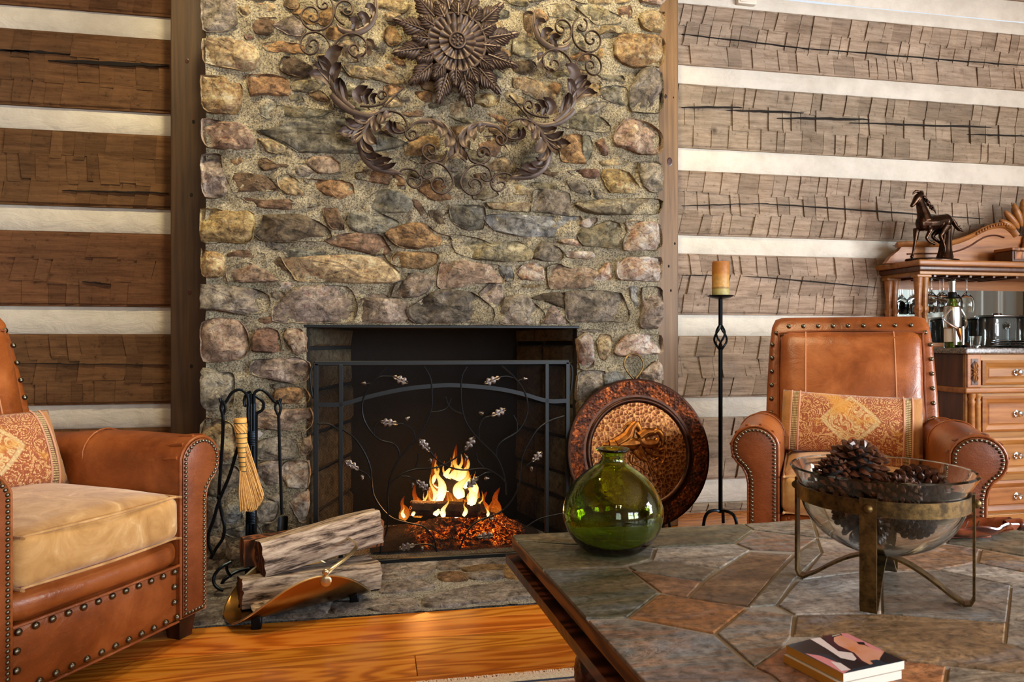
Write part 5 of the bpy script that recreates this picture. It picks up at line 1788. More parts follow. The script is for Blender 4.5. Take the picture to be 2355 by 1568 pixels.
CONES = []
for k, (L_, r_, op) in enumerate([(0.105, 0.042, 0.35), (0.085, 0.055, 1.0), (0.09, 0.046, 0.6)]):
    a, b = cone_meshes(L_, r_, op, 20 + k)
    oa = a.build('core', MAT['cone_core']); ob = b.build('scales', MAT['cone_scale'], None, True, 35)
    CONES.append((oa.data, ob.data)); bpy.data.objects.remove(oa); bpy.data.objects.remove(ob)
cone_spots = [  # x, y, z relative to bowl centre in camera-aligned axes (right, forward), kind, lean, spin, scale, label
    (-0.092, 0.01, 0.222, 2, (0.5, 0.9), 0.85, 'small upright pine cone at the vase side of the heap'),
    (-0.030, 0.03, 0.243, 1, (0.35, 0.2), 0.95, 'open flared pine cone standing highest in the glass bowl'),
    (0.062, -0.015, 0.214, 0, (1.45, -1.35), 1.05, 'long closed pine cone lying across the top of the heap'),
    (0.0, -0.065, 0.205, 2, (1.3, 1.0), 0.8, 'rounded pine cone in front of the open flared one'),
    (-0.045, -0.040, 0.142, 1, (1.2, 0.5), 0.72, 'broad pine cone pressed against the glass left of the front leg'),
    (0.038, -0.045, 0.140, 0, (1.4, -1.2), 0.85, 'long pine cone pressed against the glass right of the front leg'),
    (0.055, 0.035, 0.146, 0, (1.3, 0.4), 0.78, 'pine cone deep in the bowl at the back by the cabinet side'),
    (-0.035, 0.045, 0.145, 2, (1.2, 2.2), 0.8, 'pine cone deep in the bowl beneath the small upright one'),
    (0.098, 0.015, 0.205, 2, (1.2, -0.6), 0.68, 'short pine cone at the cabinet end of the heap'),
    (-0.085, 0.0, 0.178, 0, (1.4, 0.3), 0.6, 'small pine cone against the glass below the upright one'),
    (0.088, 0.0, 0.172, 2, (1.3, 2.0), 0.62, 'small pine cone against the glass at the cabinet side'),
    (0.0, 0.085, 0.185, 1, (1.0, 1.0), 0.65, 'pine cone at the far side of the bowl below the flared one'),
    (-0.02, -0.088, 0.180, 0, (1.5, 1.4), 0.62, 'small pine cone directly behind the front strap of the stand'),
    (0.006, 0.0, 0.150, 2, (0.4, 2.0), 0.6, 'pine cone buried in the middle of the glass bowl'),
]
for (dx, dy, dz, k, (t1_, t2_), s_, lab) in cone_spots:
    p = Vector((bc_.x + dx * CP + dy * SP, bc_.y - dx * SP + dy * CP, TZ + dz))
    t = thing('pine_cone', lab, 'pine cone', p, 0, 'pine cones in the glass bowl')
    t.rotation_euler = (t1_, 0, t2_); t.scale = (s_, s_, s_)
    for nm, me in zip(('core', 'scales'), CONES[k]):
        o = bpy.data.objects.new(nm, me); COL.objects.link(o); o.parent = t
        if nm == 'scales':
            o['kind'] = 'stuff'

# ---------------------------------------------------------------- coasters with a horse print
simple('coaster_edge', '#c58a2e', 0.6)
simple('coaster_white', '#d8d2c6', 0.5)
simple('print_dark', '#2a2023', 0.3); simple('print_navy', '#2c3340', 0.3); simple('print_pink', '#d68a8e', 0.3)
simple('print_white', '#e6d8d4', 0.3); simple('print_orange', '#d4854e', 0.3, 0, None, 0, 0, 0, '#d8a08a', 30); simple('print_plum', '#4a2730', 0.3)
cs = (1740, 1400, 3.8293)
CZ = TZ + 0.026
cq = [F(cs[0] + a / cs[2], cs[1] + b / cs[2], CZ) for a, b in ((262, 318), (775, 212), (1300, 455), (765, 568))]
ccen = sum(cq, Vector()) / 4
for idx, (z0, sh, lab) in enumerate(((0.001, 0.006, 'lower tile coaster of the stack of two, mostly hidden'), (0.0138, 0.0, 'upper tile coaster printed with painted horse heads'))):
    t = thing('coaster', lab, 'coaster', (ccen.x, ccen.y, TZ + z0), 0, 'tile coasters on the slate table')
    off = Vector((-sh * CP, sh * SP - 0.003, 0)) if idx == 0 else Vector()
    poly = [q + off for q in cq]
    mb = MB()
    n = 4
    vs = [Vector((p.x, p.y, 0)) for p in poly] + [Vector((p.x, p.y, 0.0118)) for p in poly]
    mb.add(vs, [(3, 2, 1, 0), (4, 5, 6, 7)]); mb.mi = 1
    mb.add(vs, [(0, 1, 5, 4), (3, 0, 4, 7)]); mb.mi = 0
    mb.add(vs, [(1, 2, 6, 5), (2, 3, 7, 6)])
    mb.build('tile', [MAT['coaster_white'], MAT['coaster_edge']], t, False, off=(ccen.x, ccen.y, 0))
    if idx == 1:
        PR = [('navy', [(262, 318), (480, 262), (620, 255), (775, 212), (1300, 455), (765, 568)]),
              ('dark', [(480, 262), (640, 240), (900, 430), (990, 490), (830, 530), (640, 400), (430, 390), (300, 340)]),
              ('pink', [(430, 390), (560, 410), (690, 460), (830, 530), (765, 568), (620, 490)]),
              ('white', [(470, 262), (560, 250), (640, 310), (720, 370), (840, 385), (890, 430), (860, 455), (740, 430), (620, 350)]),
              ('white', [(650, 460), (740, 475), (830, 535), (745, 545)]),
              ('plum', [(580, 240), (660, 225), (690, 300), (860, 390), (920, 450), (990, 490), (900, 460), (840, 385), (720, 360), (640, 300)]),
              ('orange', [(680, 250), (740, 230), (880, 290), (1030, 350), (1125, 375), (1110, 420), (1060, 470), (1000, 490), (930, 455), (860, 385), (720, 320), (680, 285)]),
              ('pink', [(740, 212), (800, 215), (1000, 310), (1128, 375), (1040, 360), (950, 310), (870, 285), (760, 240)]),
              ('dark', [(880, 290), (945, 292), (960, 318), (900, 312)]),
              ('navy', [(1000, 455), (1060, 445), (1110, 460), (1030, 485)]),
              ('dark', [(1125, 378), (1290, 452), (1150, 475), (1085, 440)])]
        mb = MB()
        mats = []
        for k, (mk, pp) in enumerate(PR):
            pw = [F(cs[0] + a / cs[2], cs[1] + b / cs[2], CZ) for a, b in pp]
            mb.mi = k
            mats.append(MAT['print_' + mk])
            mb.add([Vector((p.x, p.y, 0.0119 + 0.00004 * k)) for p in pw], [tuple(range(len(pw)))])
        mb.build('print', mats, t, False, off=(ccen.x, ccen.y, 0))

# ---------------------------------------------------------------- carved wooden leaf dish
lc = F(2238, 1240, TZ)
ld = thing('leaf_dish', 'carved glossy brown leaf-shaped wooden dish behind the glass bowl', 'dish', (lc.x, lc.y + 0.03, TZ + 0.001), R(-8))
mb = MB()
n = 48
rings = [(0.25, 0.006, 0.0), (0.62, 0.006, 0.0), (0.92, 0.022, 0.0), (1.0, 0.034, 0.0), (0.97, 0.038, 0), (0.86, 0.026, 0), (0.6, 0.013, 0), (0.2, 0.012, 0)]
vs = []
for (s_, z_, _) in rings:
    for k in range(n):
        a = 2 * pi * k / n
        lob = 1 + (0.10 * abs(sin(3.5 * a)) if s_ > 0.8 else 0.04 * abs(sin(3.5 * a)))
        x = 0.105 * s_ * lob * cos(a) * (1.0 + (0.25 if abs(a) < 0.3 or a > 2 * pi - 0.3 else 0)); y = 0.062 * s_ * lob * sin(a)
        vs.append((x, y, z_ + (0.004 * sin(7 * a) if s_ > 0.9 else 0)))
fs = []
for j in range(len(rings) - 1):
    for k in range(n):
        k2 = (k + 1) % n
        fs.append((j * n + k, j * n + k2, (j + 1) * n + k2, (j + 1) * n + k))
fs += [tuple(reversed(range(n))), tuple((len(rings) - 1) * n + k for k in range(n))]
mb.add(vs, fs)
mb.box((0, 0, 0.004), (0.11, 0.05, 0.008), 0.003, 2)
mb.build('bowl', MAT['leaf_wood'], ld)
mb = MB(); mb.tube(catmull([(0.11, 0, 0.026), (0.135, -0.003, 0.03), (0.155, -0.012, 0.022)], 4), [0.012] * 5 + [0.016] * 2 + [0.012] * 2, 8)
mb.build('stem', MAT['leaf_wood'], ld)
mb = MB()
for k in range(-2, 3):
    mb.tube([(0.03 * k, 0, 0.0155), (0.03 * k + 0.025, 0.025, 0.018), (0.03 * k + 0.04, 0.04, 0.026)], 0.0015, 5)
    mb.tube([(0.03 * k, 0, 0.0155), (0.03 * k + 0.025, -0.025, 0.018), (0.03 * k + 0.04, -0.04, 0.026)], 0.0015, 5)
mb.build('veins', MAT['leaf_wood'], ld)

# ================================================================ FIRE
YF = 3.44
simple('fire_log', '#2a1a10', 0.85, 0, None, 60, 0.8, 0.008, '#5a3418', 25)
g = G('ember')
c = g.coord()
n = g.noise(c, 62, 7, 0.75, 0.8)
sx_ = g.nd('ShaderNodeSeparateXYZ', {0: c})
rad_ = g.nd('ShaderNodeVectorMath', {0: c, 1: (0.82, 0.8, 0.6)}, operation='MULTIPLY').outputs[0]
rad_ = g.nd('ShaderNodeVectorMath', {0: rad_, 1: (-0.03, 0.02, 0.0)}, operation='ADD').outputs[0]
rad_ = g.nd('ShaderNodeVectorMath', {0: rad_}, operation='LENGTH').outputs['Value']
fall = g.ramp(rad_, [(0.05, 1.0), (0.17, 0.75), (0.24, 0.0)])
msk = g.ramp(g.noise(c, 9, 4, 0.6, 0.5), [(0.44, 0.05), (0.62, 1.0)])
fall = g.math('MULTIPLY', fall, msk)
em = g.ramp(n, [(0.44, '#000000'), (0.52, '#b03004'), (0.60, '#ff7a18'), (0.70, '#ffc060')])
g.fin(g.ramp(n, [(0.3, '#161210'), (0.6, '#3a2418')]), 0.95, normal=g.bump(n, 1.0, 0.02), Emission_Color=em, Emission_Strength=g.math('MULTIPLY', g.math('MULTIPLY', g.ramp(n, [(0.45, 0.0), (0.66, 1.0)]), fall), 4.0))
MAT['ember'] = g.mat
g = G('flame')
gc = g.nd('ShaderNodeTexCoord').outputs['Generated']
sz = g.nd('ShaderNodeSeparateXYZ', {0: gc}).outputs[2]
fc = g.nd('ShaderNodeLayerWeight', {'Blend': 0.42}).outputs['Facing']
colr = g.ramp(g.math('ADD', g.math('MULTIPLY', sz, 0.65), g.math('MULTIPLY', fc, 0.5)), [(0.0, '#fff6d8'), (0.28, '#ffe08a'), (0.5, '#ffae3a'), (0.75, '#f56a12'), (1.0, '#a82c04')])
stg = g.ramp(g.math('ADD', sz, g.math('MULTIPLY', fc, 0.5)), [(0.0, 1.0), (0.35, 0.8), (0.9, 0.35), (1.0, 0.25)])
emi = g.nd('ShaderNodeEmission', {'Color': colr, 'Strength': g.math('MULTIPLY', stg, 3.0)})
tr = g.nd('ShaderNodeBsdfTransparent')
alpha = g.math('MULTIPLY', g.ramp(fc, [(0.35, 0.9), (0.85, 0.0)]), g.ramp(sz, [(0.0, 1.0), (0.5, 0.95), (1.0, 0.35)]))
mx = g.nd('ShaderNodeMixShader', {0: alpha, 1: tr.outputs[0], 2: emi.outputs[0]})
g.t.links.new(mx.outputs[0], g.out.inputs['Surface'])
MAT['flame'] = g.mat
g = G('flame_outer')
sz = g.nd('ShaderNodeSeparateXYZ', {0: g.nd('ShaderNodeTexCoord').outputs['Generated']}).outputs[2]
fc = g.nd('ShaderNodeLayerWeight', {'Blend': 0.35}).outputs['Facing']
emi = g.nd('ShaderNodeEmission', {'Color': g.ramp(sz, [(0.0, '#ff9a30'), (0.5, '#f26a14'), (1.0, '#b03606')]), 'Strength': 1.6})
tr = g.nd('ShaderNodeBsdfTransparent')
al = g.math('MULTIPLY', g.ramp(fc, [(0.2, 0.55), (0.9, 0.0)]), g.ramp(sz, [(0.0, 0.9), (1.0, 0.25)]))
al = g.math('MULTIPLY', al, g.ramp(g.noise(g.coord(scale=(1, 1, 0.35)), 24, 3, 0.6, 1.5), [(0.35, 0.25), (0.62, 1.0)]))
mx = g.nd('ShaderNodeMixShader', {0: al, 1: tr.outputs[0], 2: emi.outputs[0]})
g.t.links.new(mx.outputs[0], g.out.inputs['Surface'])
MAT['flame_outer'] = g.mat

# ash and ember bed
pc = W(1050, 1200, YF)
mb = MB()
n = 46
vs = []; fs = []
for j in range(n + 1):
    for i in range(n + 1):
        x = -0.40 + 0.80 * i / n; y = -0.21 + 0.42 * j / n
        e = max(0, 1 - (x / 0.40) ** 2) * max(0, 1 - (y / 0.21) ** 2)
        v = Vector((x, y, 2))
        h = 0.010 + e * (0.075 + 0.04 * noise.noise(v * 10) + 0.03 * noise.noise(v * 30)) + (0.075 + 0.03 * noise.noise(v * 20)) * math.exp(-((x - 0.16) ** 2 / 0.006 + (y - 0.02) ** 2 / 0.01))
        vs.append((x, y, h))
for j in range(n):
    for i in range(n):
        a = j * (n + 1) + i
        fs.append((a, a + 1, a + n + 2, a + n + 1))
mb.add(vs, fs)
ab = mb.build('ember_bed', MAT['ember'], None)
ab.location = (pc.x, YF, 0.006)
tag(ab, 'bed of glowing embers and ash on the firebox floor', 'embers')
ab['kind'] = 'stuff'


def wood_log(name, label, p0, p1, prof, seed, mats, cat='log', group=None, nz_=0.006, taper=1.0, n=26):
    """a split log from p0 to p1, cross-section outline prof (u, v in metres), rough along its length"""
    p0, p1 = Vector(p0), Vector(p1)
    d = (p1 - p0); L = d.length; d.normalize()
    e = d.cross(Vector((0, 0, 1))).normalized(); u = e.cross(d)
    cen = (p0 + p1) / 2
    cr = catmull([(a, b, 0) for a, b in prof], 5, True)
    o2 = []
    for i_, q_ in enumerate(cr):
        k_, f_ = divmod(i_, 5)
        a_ = Vector((*prof[k_], 0)); b_ = Vector((*prof[(k_ + 1) % len(prof)], 0))
        o2.append(q_.lerp(a_.lerp(b_, f_ / 5), 0.7))
    m = len(o2)
    mb = MB()
    vs = []
    for i in range(n + 1):
        t = i / n
        f = 1 + (taper - 1) * t
        for k, q in enumerate(o2):
            v = Vector((t * L * 6, q.x * 20, q.y * 20 + seed * 3.7))
            r = Vector((q.x, q.y)) * f
            nn = noise.noise(v * 0.6) * nz_ + noise.noise(Vector((t * L * 10, q.x * 130, q.y * 130 + seed))) * nz_ * 0.55
            r = r * (1 + nn / max(r.length, 0.01))
            ex = (noise.noise(Vector((q.x * 60, q.y * 60, seed + (9 if i == 0 else 0)))) * 0.008) if i in (0, n) else 0
            vs.append(Vector((t * L + ex - L / 2, r.x, r.y)))
    fs = []
    for i in range(n):
        for k in range(m):
            k2 = (k + 1) % m
            fs.append((i * m + k, i * m + k2, (i + 1) * m + k2, (i + 1) * m + k))
    mb.add(vs, fs)
    mb.mi = 1
    for i, ring in ((0, 0), (n, 1)):
        b = len(mb.v)
        c_ = sum((vs[i * m + k] for k in range(m)), Vector()) / m
        mb.add([vs[i * m + k] for k in range(m)] + [c_], [(k, (k + 1) % m, m) for k in range(m)])
    o = mb.build(name, mats, None, True, 38)
    o.location = cen
    o.rotation_euler = Matrix((d, e, u)).transposed().to_euler()
    return tag(o, label, cat, group)


FL = [MAT['fire_log'], MAT['ember']]
round_ = lambda r, s=1.0: [(r * cos(2 * pi * k / 8) * (1 + 0.12 * sin(k * 2.1 + s)), r * sin(2 * pi * k / 8) * (1 + 0.12 * cos(k * 1.7 + s))) for k in range(8)]
PF = lambda px, py, dy=0: W(px, py, YF + dy)
wood_log('fire_log', 'burning log lying lowest across the grate', PF(945, 1168, -0.08), PF(1100, 1172, -0.06), round_(0.036, 1), 1, FL, 'log', 'logs burning in the firebox')
wood_log('fire_log', 'burning log in the middle of the fire behind the lowest one', PF(985, 1140, 0.03), PF(1095, 1150, 0.03), round_(0.040, 2), 2, FL, 'log', 'logs burning in the firebox')
wood_log('fire_log', 'burning log leaning highest in the fire with a charred upper end', PF(1004, 1100, -0.03), PF(1075, 1135, -0.05), round_(0.030, 3), 3, [MAT['fire_log'], MAT['soot']], 'log', 'logs burning in the firebox')
wood_log('fire_log', 'charred log end glowing low at the side of the fire nearest the copper plate', PF(1092, 1140, 0.02), PF(1110, 1185, -0.10), round_(0.026, 4), 4, FL, 'log', 'logs burning in the firebox')
fl = thing('flames', 'orange and yellow flames rising from the burning logs', 'fire', (pc.x, YF, 0.1))
rnd = random.Random(12)
TONG = [(1000, 1165, 992, 1085, 16), (1012, 1150, 1005, 1048, 20), (1030, 1130, 1022, 1060, 16), (1045, 1120, 1060, 1040, 22), (1062, 1130, 1046, 1034, 22), (1075, 1120, 1068, 1042, 24), (1060, 1145, 1072, 1072, 26),
        (985, 1180, 975, 1130, 12), (962, 1185, 958, 1140, 11), (975, 1178, 982, 1118, 12), (1000, 1185, 1006, 1142, 14), (1020, 1188, 1030, 1140, 13), (1040, 1186, 1036, 1138, 12), (1058, 1186, 1050, 1140, 12),
        (1072, 1180, 1082, 1110, 18), (1088, 1185, 1078, 1128, 16), (1098, 1190, 1090, 1120, 18), (1046, 1165, 1040, 1098, 14), (1085, 1150, 1075, 1060, 20), (1010, 1120, 1000, 1062, 18), (1096, 1176, 1112, 1136, 9), (948, 1186, 950, 1160, 8), (1066, 1186, 1072, 1150, 10), (930, 1190, 925, 1158, 8), (1104, 1185, 1108, 1128, 12), (995, 1186, 990, 1120, 14), (1030, 1110, 1036, 1052, 16), (1056, 1105, 1052, 1048, 18), (1118, 1190, 1124, 1160, 8), (1080, 1165, 1084, 1090, 20), (1015, 1186, 1012, 1130, 14), (1050, 1190, 1062, 1150, 12), (1090, 1140, 1094, 1084, 12)]
for (xb_, yb2, xt_, yt_, w_) in TONG:
    dy = rnd.uniform(-0.12, 0.04)
    a = PF(xb_, yb2, dy); b = PF(xt_, yt_, dy + rnd.uniform(-.02, .02))
    sc_ = 3.45 / FPX
    side = rnd.choice([-1, 1])
    mid1 = a.lerp(b, 0.33) + Vector((side * w_ * sc_ * 0.35, 0, 0)); mid2 = a.lerp(b, 0.68) - Vector((side * w_ * sc_ * 0.3, 0, 0))
    P = catmull([a, mid1, mid2, b], 6)
    m = len(P)
    rad = []
    for i in range(m):
        t = i / (m - 1)
        rad.append(max(0.0006, w_ * sc_ * 0.62 * (0.55 + 0.45 * sin(pi * min(1, t * 1.9))) * (1 - t) ** 0.75))
    mb = MB(); mb.tube(P, rad, 10, flat=(1.0, 0.7), up=(1, 0, 0))
    o = mb.build('flame', MAT['flame'], fl, off=(pc.x, YF, 0.1))

for (xb_, yb2, xt_, yt_, w_) in [(1000, 1170, 1002, 1040, 44), (1045, 1160, 1050, 1022, 56), (1085, 1175, 1072, 1044, 46), (960, 1190, 955, 1112, 36), (1125, 1195, 1150, 1120, 46), (1020, 1190, 1024, 1090, 50), (1100, 1190, 1120, 1130, 40), (925, 1195, 930, 1140, 30)]:
    a = PF(xb_, yb2, -0.02); b = PF(xt_, yt_, 0.0)
    P = catmull([a, a.lerp(b, 0.35) + Vector((0.008, 0, 0)), a.lerp(b, 0.7) - Vector((0.008, 0, 0)), b], 6)
    m = len(P)
    mb = MB(); mb.tube(P, [max(0.0006, w_ * 3.45 / FPX * 0.5 * (0.5 + 0.5 * sin(pi * min(1, i / (m - 1) * 1.8))) * (1 - i / (m - 1)) ** 0.6) for i in range(m)], 12, flat=(1.0, 0.5), up=(1, 0, 0))
    mb.build('flame', MAT['flame_outer'], fl, off=(pc.x, YF, 0.1))

# ================================================================ FIRE SCREEN
YS = 3.075
SX = lambda px, py, dy=0.0: W(px, py, YS + dy)
fs_ = thing('fire_screen', 'black iron fire screen with vines and oak leaves before the firebox', 'fire screen', (0.2, YS, 0))
SO = (0.2, YS, 0)


def sbar(name, pts, r=0.011, mat='screen_bar', flat=(1, 0.7), n=4):
    mb = MB(); mb.tube(pts, r, n, flat=(r * 0 + flat[0], flat[1]), up=(0, -1, 0))
    return mb.build(name, MAT[mat], fs_, n > 4, off=SO)


sx0, sx1 = SX(727, 1000).x, SX(1305, 1000).x
six0, six1 = SX(784, 1000).x, SX(1257, 1000).x
sz1 = SX(1016, 834).z; sz0 = 0.012
for nm, (xa, za, xb, zb) in {'frame_top': (sx0 - .006, sz1, sx1 + .006, sz1), 'frame_bottom': (sx0, sz0 + 0.006, sx1, sz0 + 0.006), 'frame_side': (sx0, sz0, sx0, sz1), 'frame_side.001': (sx1, sz0, sx1, sz1)}.items():
    mb = MB()
    w_ = 0.019
    mb.box(((xa + xb) / 2, YS, (za + zb) / 2), (max(abs(xb - xa), w_), 0.020, max(abs(zb - za), w_ if nm != 'frame_bottom' else 0.024)), 0.002, 1)
    mb.build(nm.split('.')[0], MAT['screen_bar'], fs_, False, off=SO)
for x in (six0, six1):
    mb = MB(); mb.box((x, YS - 0.004, (sz0 + sz1) / 2), (0.018, 0.016, sz1 - sz0 - 0.01), 0.002, 1); mb.build('upright', MAT['screen_bar'], fs_, False, off=SO)
arch = [SX(726, 929), SX(784, 929), SX(850, 911), SX(930, 894), SX(1010, 886), SX(1060, 886), SX(1140, 893), SX(1200, 905), SX(1257, 921), SX(1303, 921)]
mb = MB()
ap = catmull(arch, 5)
vs = []; fs = []
for p in ap:
    for (dy, dz) in ((-0.012, -0.009), (-0.012, 0.009), (0.0, 0.009), (0.0, -0.009)):
        vs.append((p.x, p.y + dy, p.z + dz))
for i in range(len(ap) - 1):
    for k in range(4):
        k2 = (k + 1) % 4
        fs.append((i * 4 + k, i * 4 + k2, i * 4 + 4 + k2, i * 4 + 4 + k))
mb.add(vs, fs); mb.build('arch_bar', MAT['screen_bar'], fs_, False, off=SO)
for x, s in ((sx0, -1), (sx1, 1)):       # carrying handles at the sides
    mb = MB(); z_ = sz1
    mb.tube(catmull([(x + s * 0.004, YS, z_ - 0.005), (x + s * 0.018, YS - 0.002, z_ - 0.02), (x + s * 0.022, YS - 0.002, z_ - 0.06), (x + s * 0.016, YS - 0.002, z_ - 0.12), (x + s * 0.010, YS, z_ - 0.145)], 4), 0.005, 8)
    mb.build('handle', MAT['screen_bar'], fs_, off=SO)
for x in (sx0 + 0.03, sx1 - 0.03):
    mb = MB(); mb.box((x, YS + 0.0, 0.010), (0.03, 0.09, 0.016), 0.003, 1); mb.build('foot', MAT['screen_bar'], fs_, False, off=SO)
# wire mesh: a woven sheet, half open
g = G('wire_mesh')
c = g.coord(rot=(0, R(45), 0))
w1 = g.wave(c, 72, 0, 0, 1, 'X'); w2 = g.wave(c, 72, 0, 0, 1, 'Z')
wires = g.ramp(g.math('MAXIMUM', w1, w2), [(0.80, 0.0), (0.92, 1.0)])
g.fin('#08090b', 0.8, 0.0, None, 0.1)
tr = g.nd('ShaderNodeBsdfTransparent')
mx = g.nd('ShaderNodeMixShader', {0: wires, 1: tr.outputs[0], 2: g.b.outputs[0]})
g.t.links.new(mx.outputs[0], g.out.inputs['Surface'])
MAT['wire_mesh'] = g.mat
mb = MB(); mb.add([(sx0, YS + 0.011, sz0), (sx1, YS + 0.011, sz0), (sx1, YS + 0.011, sz1), (sx0, YS + 0.011, sz1)], [(0, 1, 2, 3)])
mb.build('wire_mesh', MAT['wire_mesh'], fs_, False, off=SO)

TS6 = lambda a, b, dy=-0.012: SX(700 + a / 3.136, 800 + b / 3.136, dy)
VINES = ['600,135 520,220 450,310 418,400 425,500 470,590 540,660 640,690 680,740 685,790',
         '865,135 910,220 920,330 915,450 860,580 800,660 690,790 630,900 605,1010 600,1100 605,1200 590,1330 555,1400 547,1480',
         '1175,135 1140,200 1130,300 1140,450 1180,560 1260,660 1380,780 1430,880 1455,980 1460,1060',
         '1425,130 1510,205 1580,300 1610,400 1600,500 1540,600 1430,670 1390,720 1385,785',
         '278,590 360,650 430,750 475,860 485,960 500,1060 560,1160 640,1230 760,1265 860,1290 930,1370 955,1470',
         '1875,490 1770,525 1680,590 1610,700 1570,800 1560,900 1545,1000 1490,1110 1400,1190 1250,1250 1170,1330 1120,1450',
         '1600,1290 1700,1230 1870,1190', '100,545 180,550 245,590',
         '620,970 700,910 800,875 960,860 1080,800 1150,740', '905,745 960,810 1050,860 1150,880 1300,870 1400,920 1450,970',
         '915,460 980,455 1030,430 1060,365', '1140,475 1080,450 1040,410 1020,355', '500,630 510,560 550,520',
         '800,655 780,590 720,550 675,545', '515,220 560,205 640,205', '1510,215 1460,205 1410,210', '1260,650 1260,580 1290,510 1345,490',
         '1535,605 1535,540 1510,485', '485,960 450,910 395,880', '800,860 820,800 820,760', '1290,860 1250,810 1240,765',
         '700,925 760,930 805,955', '1360,895 1310,900 1255,930', '955,1470 930,1430 880,1415 800,1420', '1560,890 1600,850 1640,820', '1545,235 1570,225 1590,222', '475,255 450,257 430,255']
for i, ln in enumerate(VINES):
    pts = [TS6(*map(float, q.split(','))) for q in ln.split()]
    mb = MB(); mb.tube(catmull(pts, 6), 0.0035 if i < 10 else 0.0027, 8)
    mb.build('vine' if i < 10 else 'tendril', MAT['vine_steel'], fs_, off=SO)


def oak_leaf(base, tip, wide, nrm):
    """lobed leaf from base to tip, creased along the midrib"""
    base, tip, nrm = Vector(base), Vector(tip), Vector(nrm)
    d = tip - base; L = d.length; d.normalize()
    e = nrm.cross(d).normalized()
    mb = MB()
    n = 25
    vs = []; fs = []
    for i in range(n + 1):
        t = i / n
        w = wide * (sin(pi * min(1, 0.05 + t * 0.95)) ** 0.6) * (0.45 + 0.55 * abs(sin(3.5 * pi * t))) * (0.65 + 0.5 * t)
        if t > 0.93:
            w *= (1 - t) / 0.07 * 0.9 + 0.1
        p = base + d * (L * t)
        lift = 0.0
        vs += [p + e * w + nrm * (0.002 + lift), p + e * w * 0.5 + nrm * (0.006 + lift * 0.5), p + nrm * 0.002, p - e * w * 0.5 + nrm * (0.006 + lift * 0.5), p - e * w + nrm * (0.002 + lift)]
    for i in range(n):
        for k in range(4):
            a = i * 5 + k
            fs.append((a, a + 1, a + 6, a + 5))
    mb.add(vs, fs)
    mb.tube([base, base.lerp(tip, 0.5) + nrm * 0.003, tip], [0.0028, 0.002, 0.0008], 5)
    return mb


LV = [((635, 205), (752, 255)), ((1415, 210), (1293, 258)), ((675, 545), (546, 532)), ((1345, 490), (1458, 440)), ((905, 745), (823, 655)), ((1155, 740), (1232, 637)), ((395, 880), (288, 812)),
      ((1640, 820), (1718, 748)), ((805, 955), (897, 1025)), ((1255, 930), (1172, 1005)), ((1240, 1362), (1368, 1348)), ((800, 1420), (678, 1445))]
for a, b in LV:
    oak_leaf(TS6(*a, -0.016), TS6(*b, -0.016), 0.0205, (0, -1, 0)).build('oak_leaf', MAT['leaf_steel'], fs_, True, 60, off=SO)
for (a, b), (dx, dz) in zip([(430, 255), (1590, 222), (742, 508), (1278, 470), (910, 812), (1170, 792), (415, 932), (1640, 870), (780, 987), (1315, 940), (850, 1445), (1350, 1230)], [(-1, 0), (1, 0), (1, .6), (-1, .3), (0, -1), (0, -1), (0, -1), (0, -1), (-.3, -1), (1, 0), (.2, -1), (1, .3)]):
    p = TS6(a, b, -0.016)
    d = Vector((dx, 0, dz)).normalized()
    M = Matrix.Translation(p) @ d.to_track_quat('Z', 'Y').to_matrix().to_4x4()
    mb = MB(); mb.lathe([(0.0005, 0.014), (0.0035, 0.011), (0.006, 0.005), (0.0062, 0.0), (0.0082, -0.001), (0.0080, -0.006), (0.004, -0.010), (0.0005, -0.011)], 10, M=M)
    mb.build('acorn', MAT['leaf_steel'], fs_, off=SO)

# ================================================================ FIREPLACE TOOLS
YTL = 2.985
T5 = lambda a, b, dy=0.0: W(440 + a / 3.734, 880 + b / 3.734, YTL + dy)
tb = T5(512, 1300); tbx = tb.x
st = thing('tool_stand', 'black iron fireplace tool stand of three bound rods left of the fire screen', 'tool stand', (tbx, YTL, 0))
TO5 = (tbx, YTL, 0)
for (a, b) in ((490, 475), (512, 508), (536, 540)):
    mb = MB(); mb.tube([T5(a, 95), T5(a, 700), (T5(b, 1300).x, YTL, 0.03)], 0.0075, 10); mb.build('rod', MAT['blue_iron'], st, off=TO5)
for (y0, y1) in ((412, 540), (1092, 1210)):
    za, zb = T5(512, y0).z, T5(512, y1).z
    cx_ = T5(513, (y0 + y1) / 2).x
    mb = MB()
    for k in range(9):
        z = za + (zb - za) * (k + 0.5) / 9
        mb.tube([(cx_ + 0.0185 * cos(q * pi / 9), YTL + 0.0115 * sin(q * pi / 9), z) for q in range(18)], 0.0019, 6, closed=True)
    mb.box((cx_, YTL, (za + zb) / 2), (0.033, 0.018, za - zb), 0.006, 2)
    mb.build('binding', MAT['blue_iron'], st, True, 40, off=TO5)
for nm, ln, dy in (('hook_arm', '492,200 480,110 425,60 350,85 295,168 262,172 245,130', -0.01), ('hook_arm', '536,180 545,85 600,60 655,95 712,160 755,172 768,135', -0.01), ('hook_arm', '470,190 460,195 455,150 475,95 512,75', 0.012), ('hook_arm', '512,90 560,120 615,165 615,225 560,265', 0.02)):
    mb = MB(); mb.tube(catmull([T5(*map(float, q.split(',')), dy) for q in ln.split()], 6), 0.0062, 8); mb.build(nm, MAT['blue_iron'], st, off=TO5)
for k in range(3):
    a = R(90 + 120 * k)
    mb = MB(); mb.tube(catmull([(tbx, YTL, 0.05), (tbx + 0.05 * cos(a), YTL + 0.05 * sin(a), 0.05), (tbx + 0.10 * cos(a), YTL + 0.10 * sin(a), 0.03), (tbx + 0.115 * cos(a), YTL + 0.115 * sin(a), 0.008)], 4), 0.007, 8)
    mb.build('foot', MAT['blue_iron'], st, off=TO5)

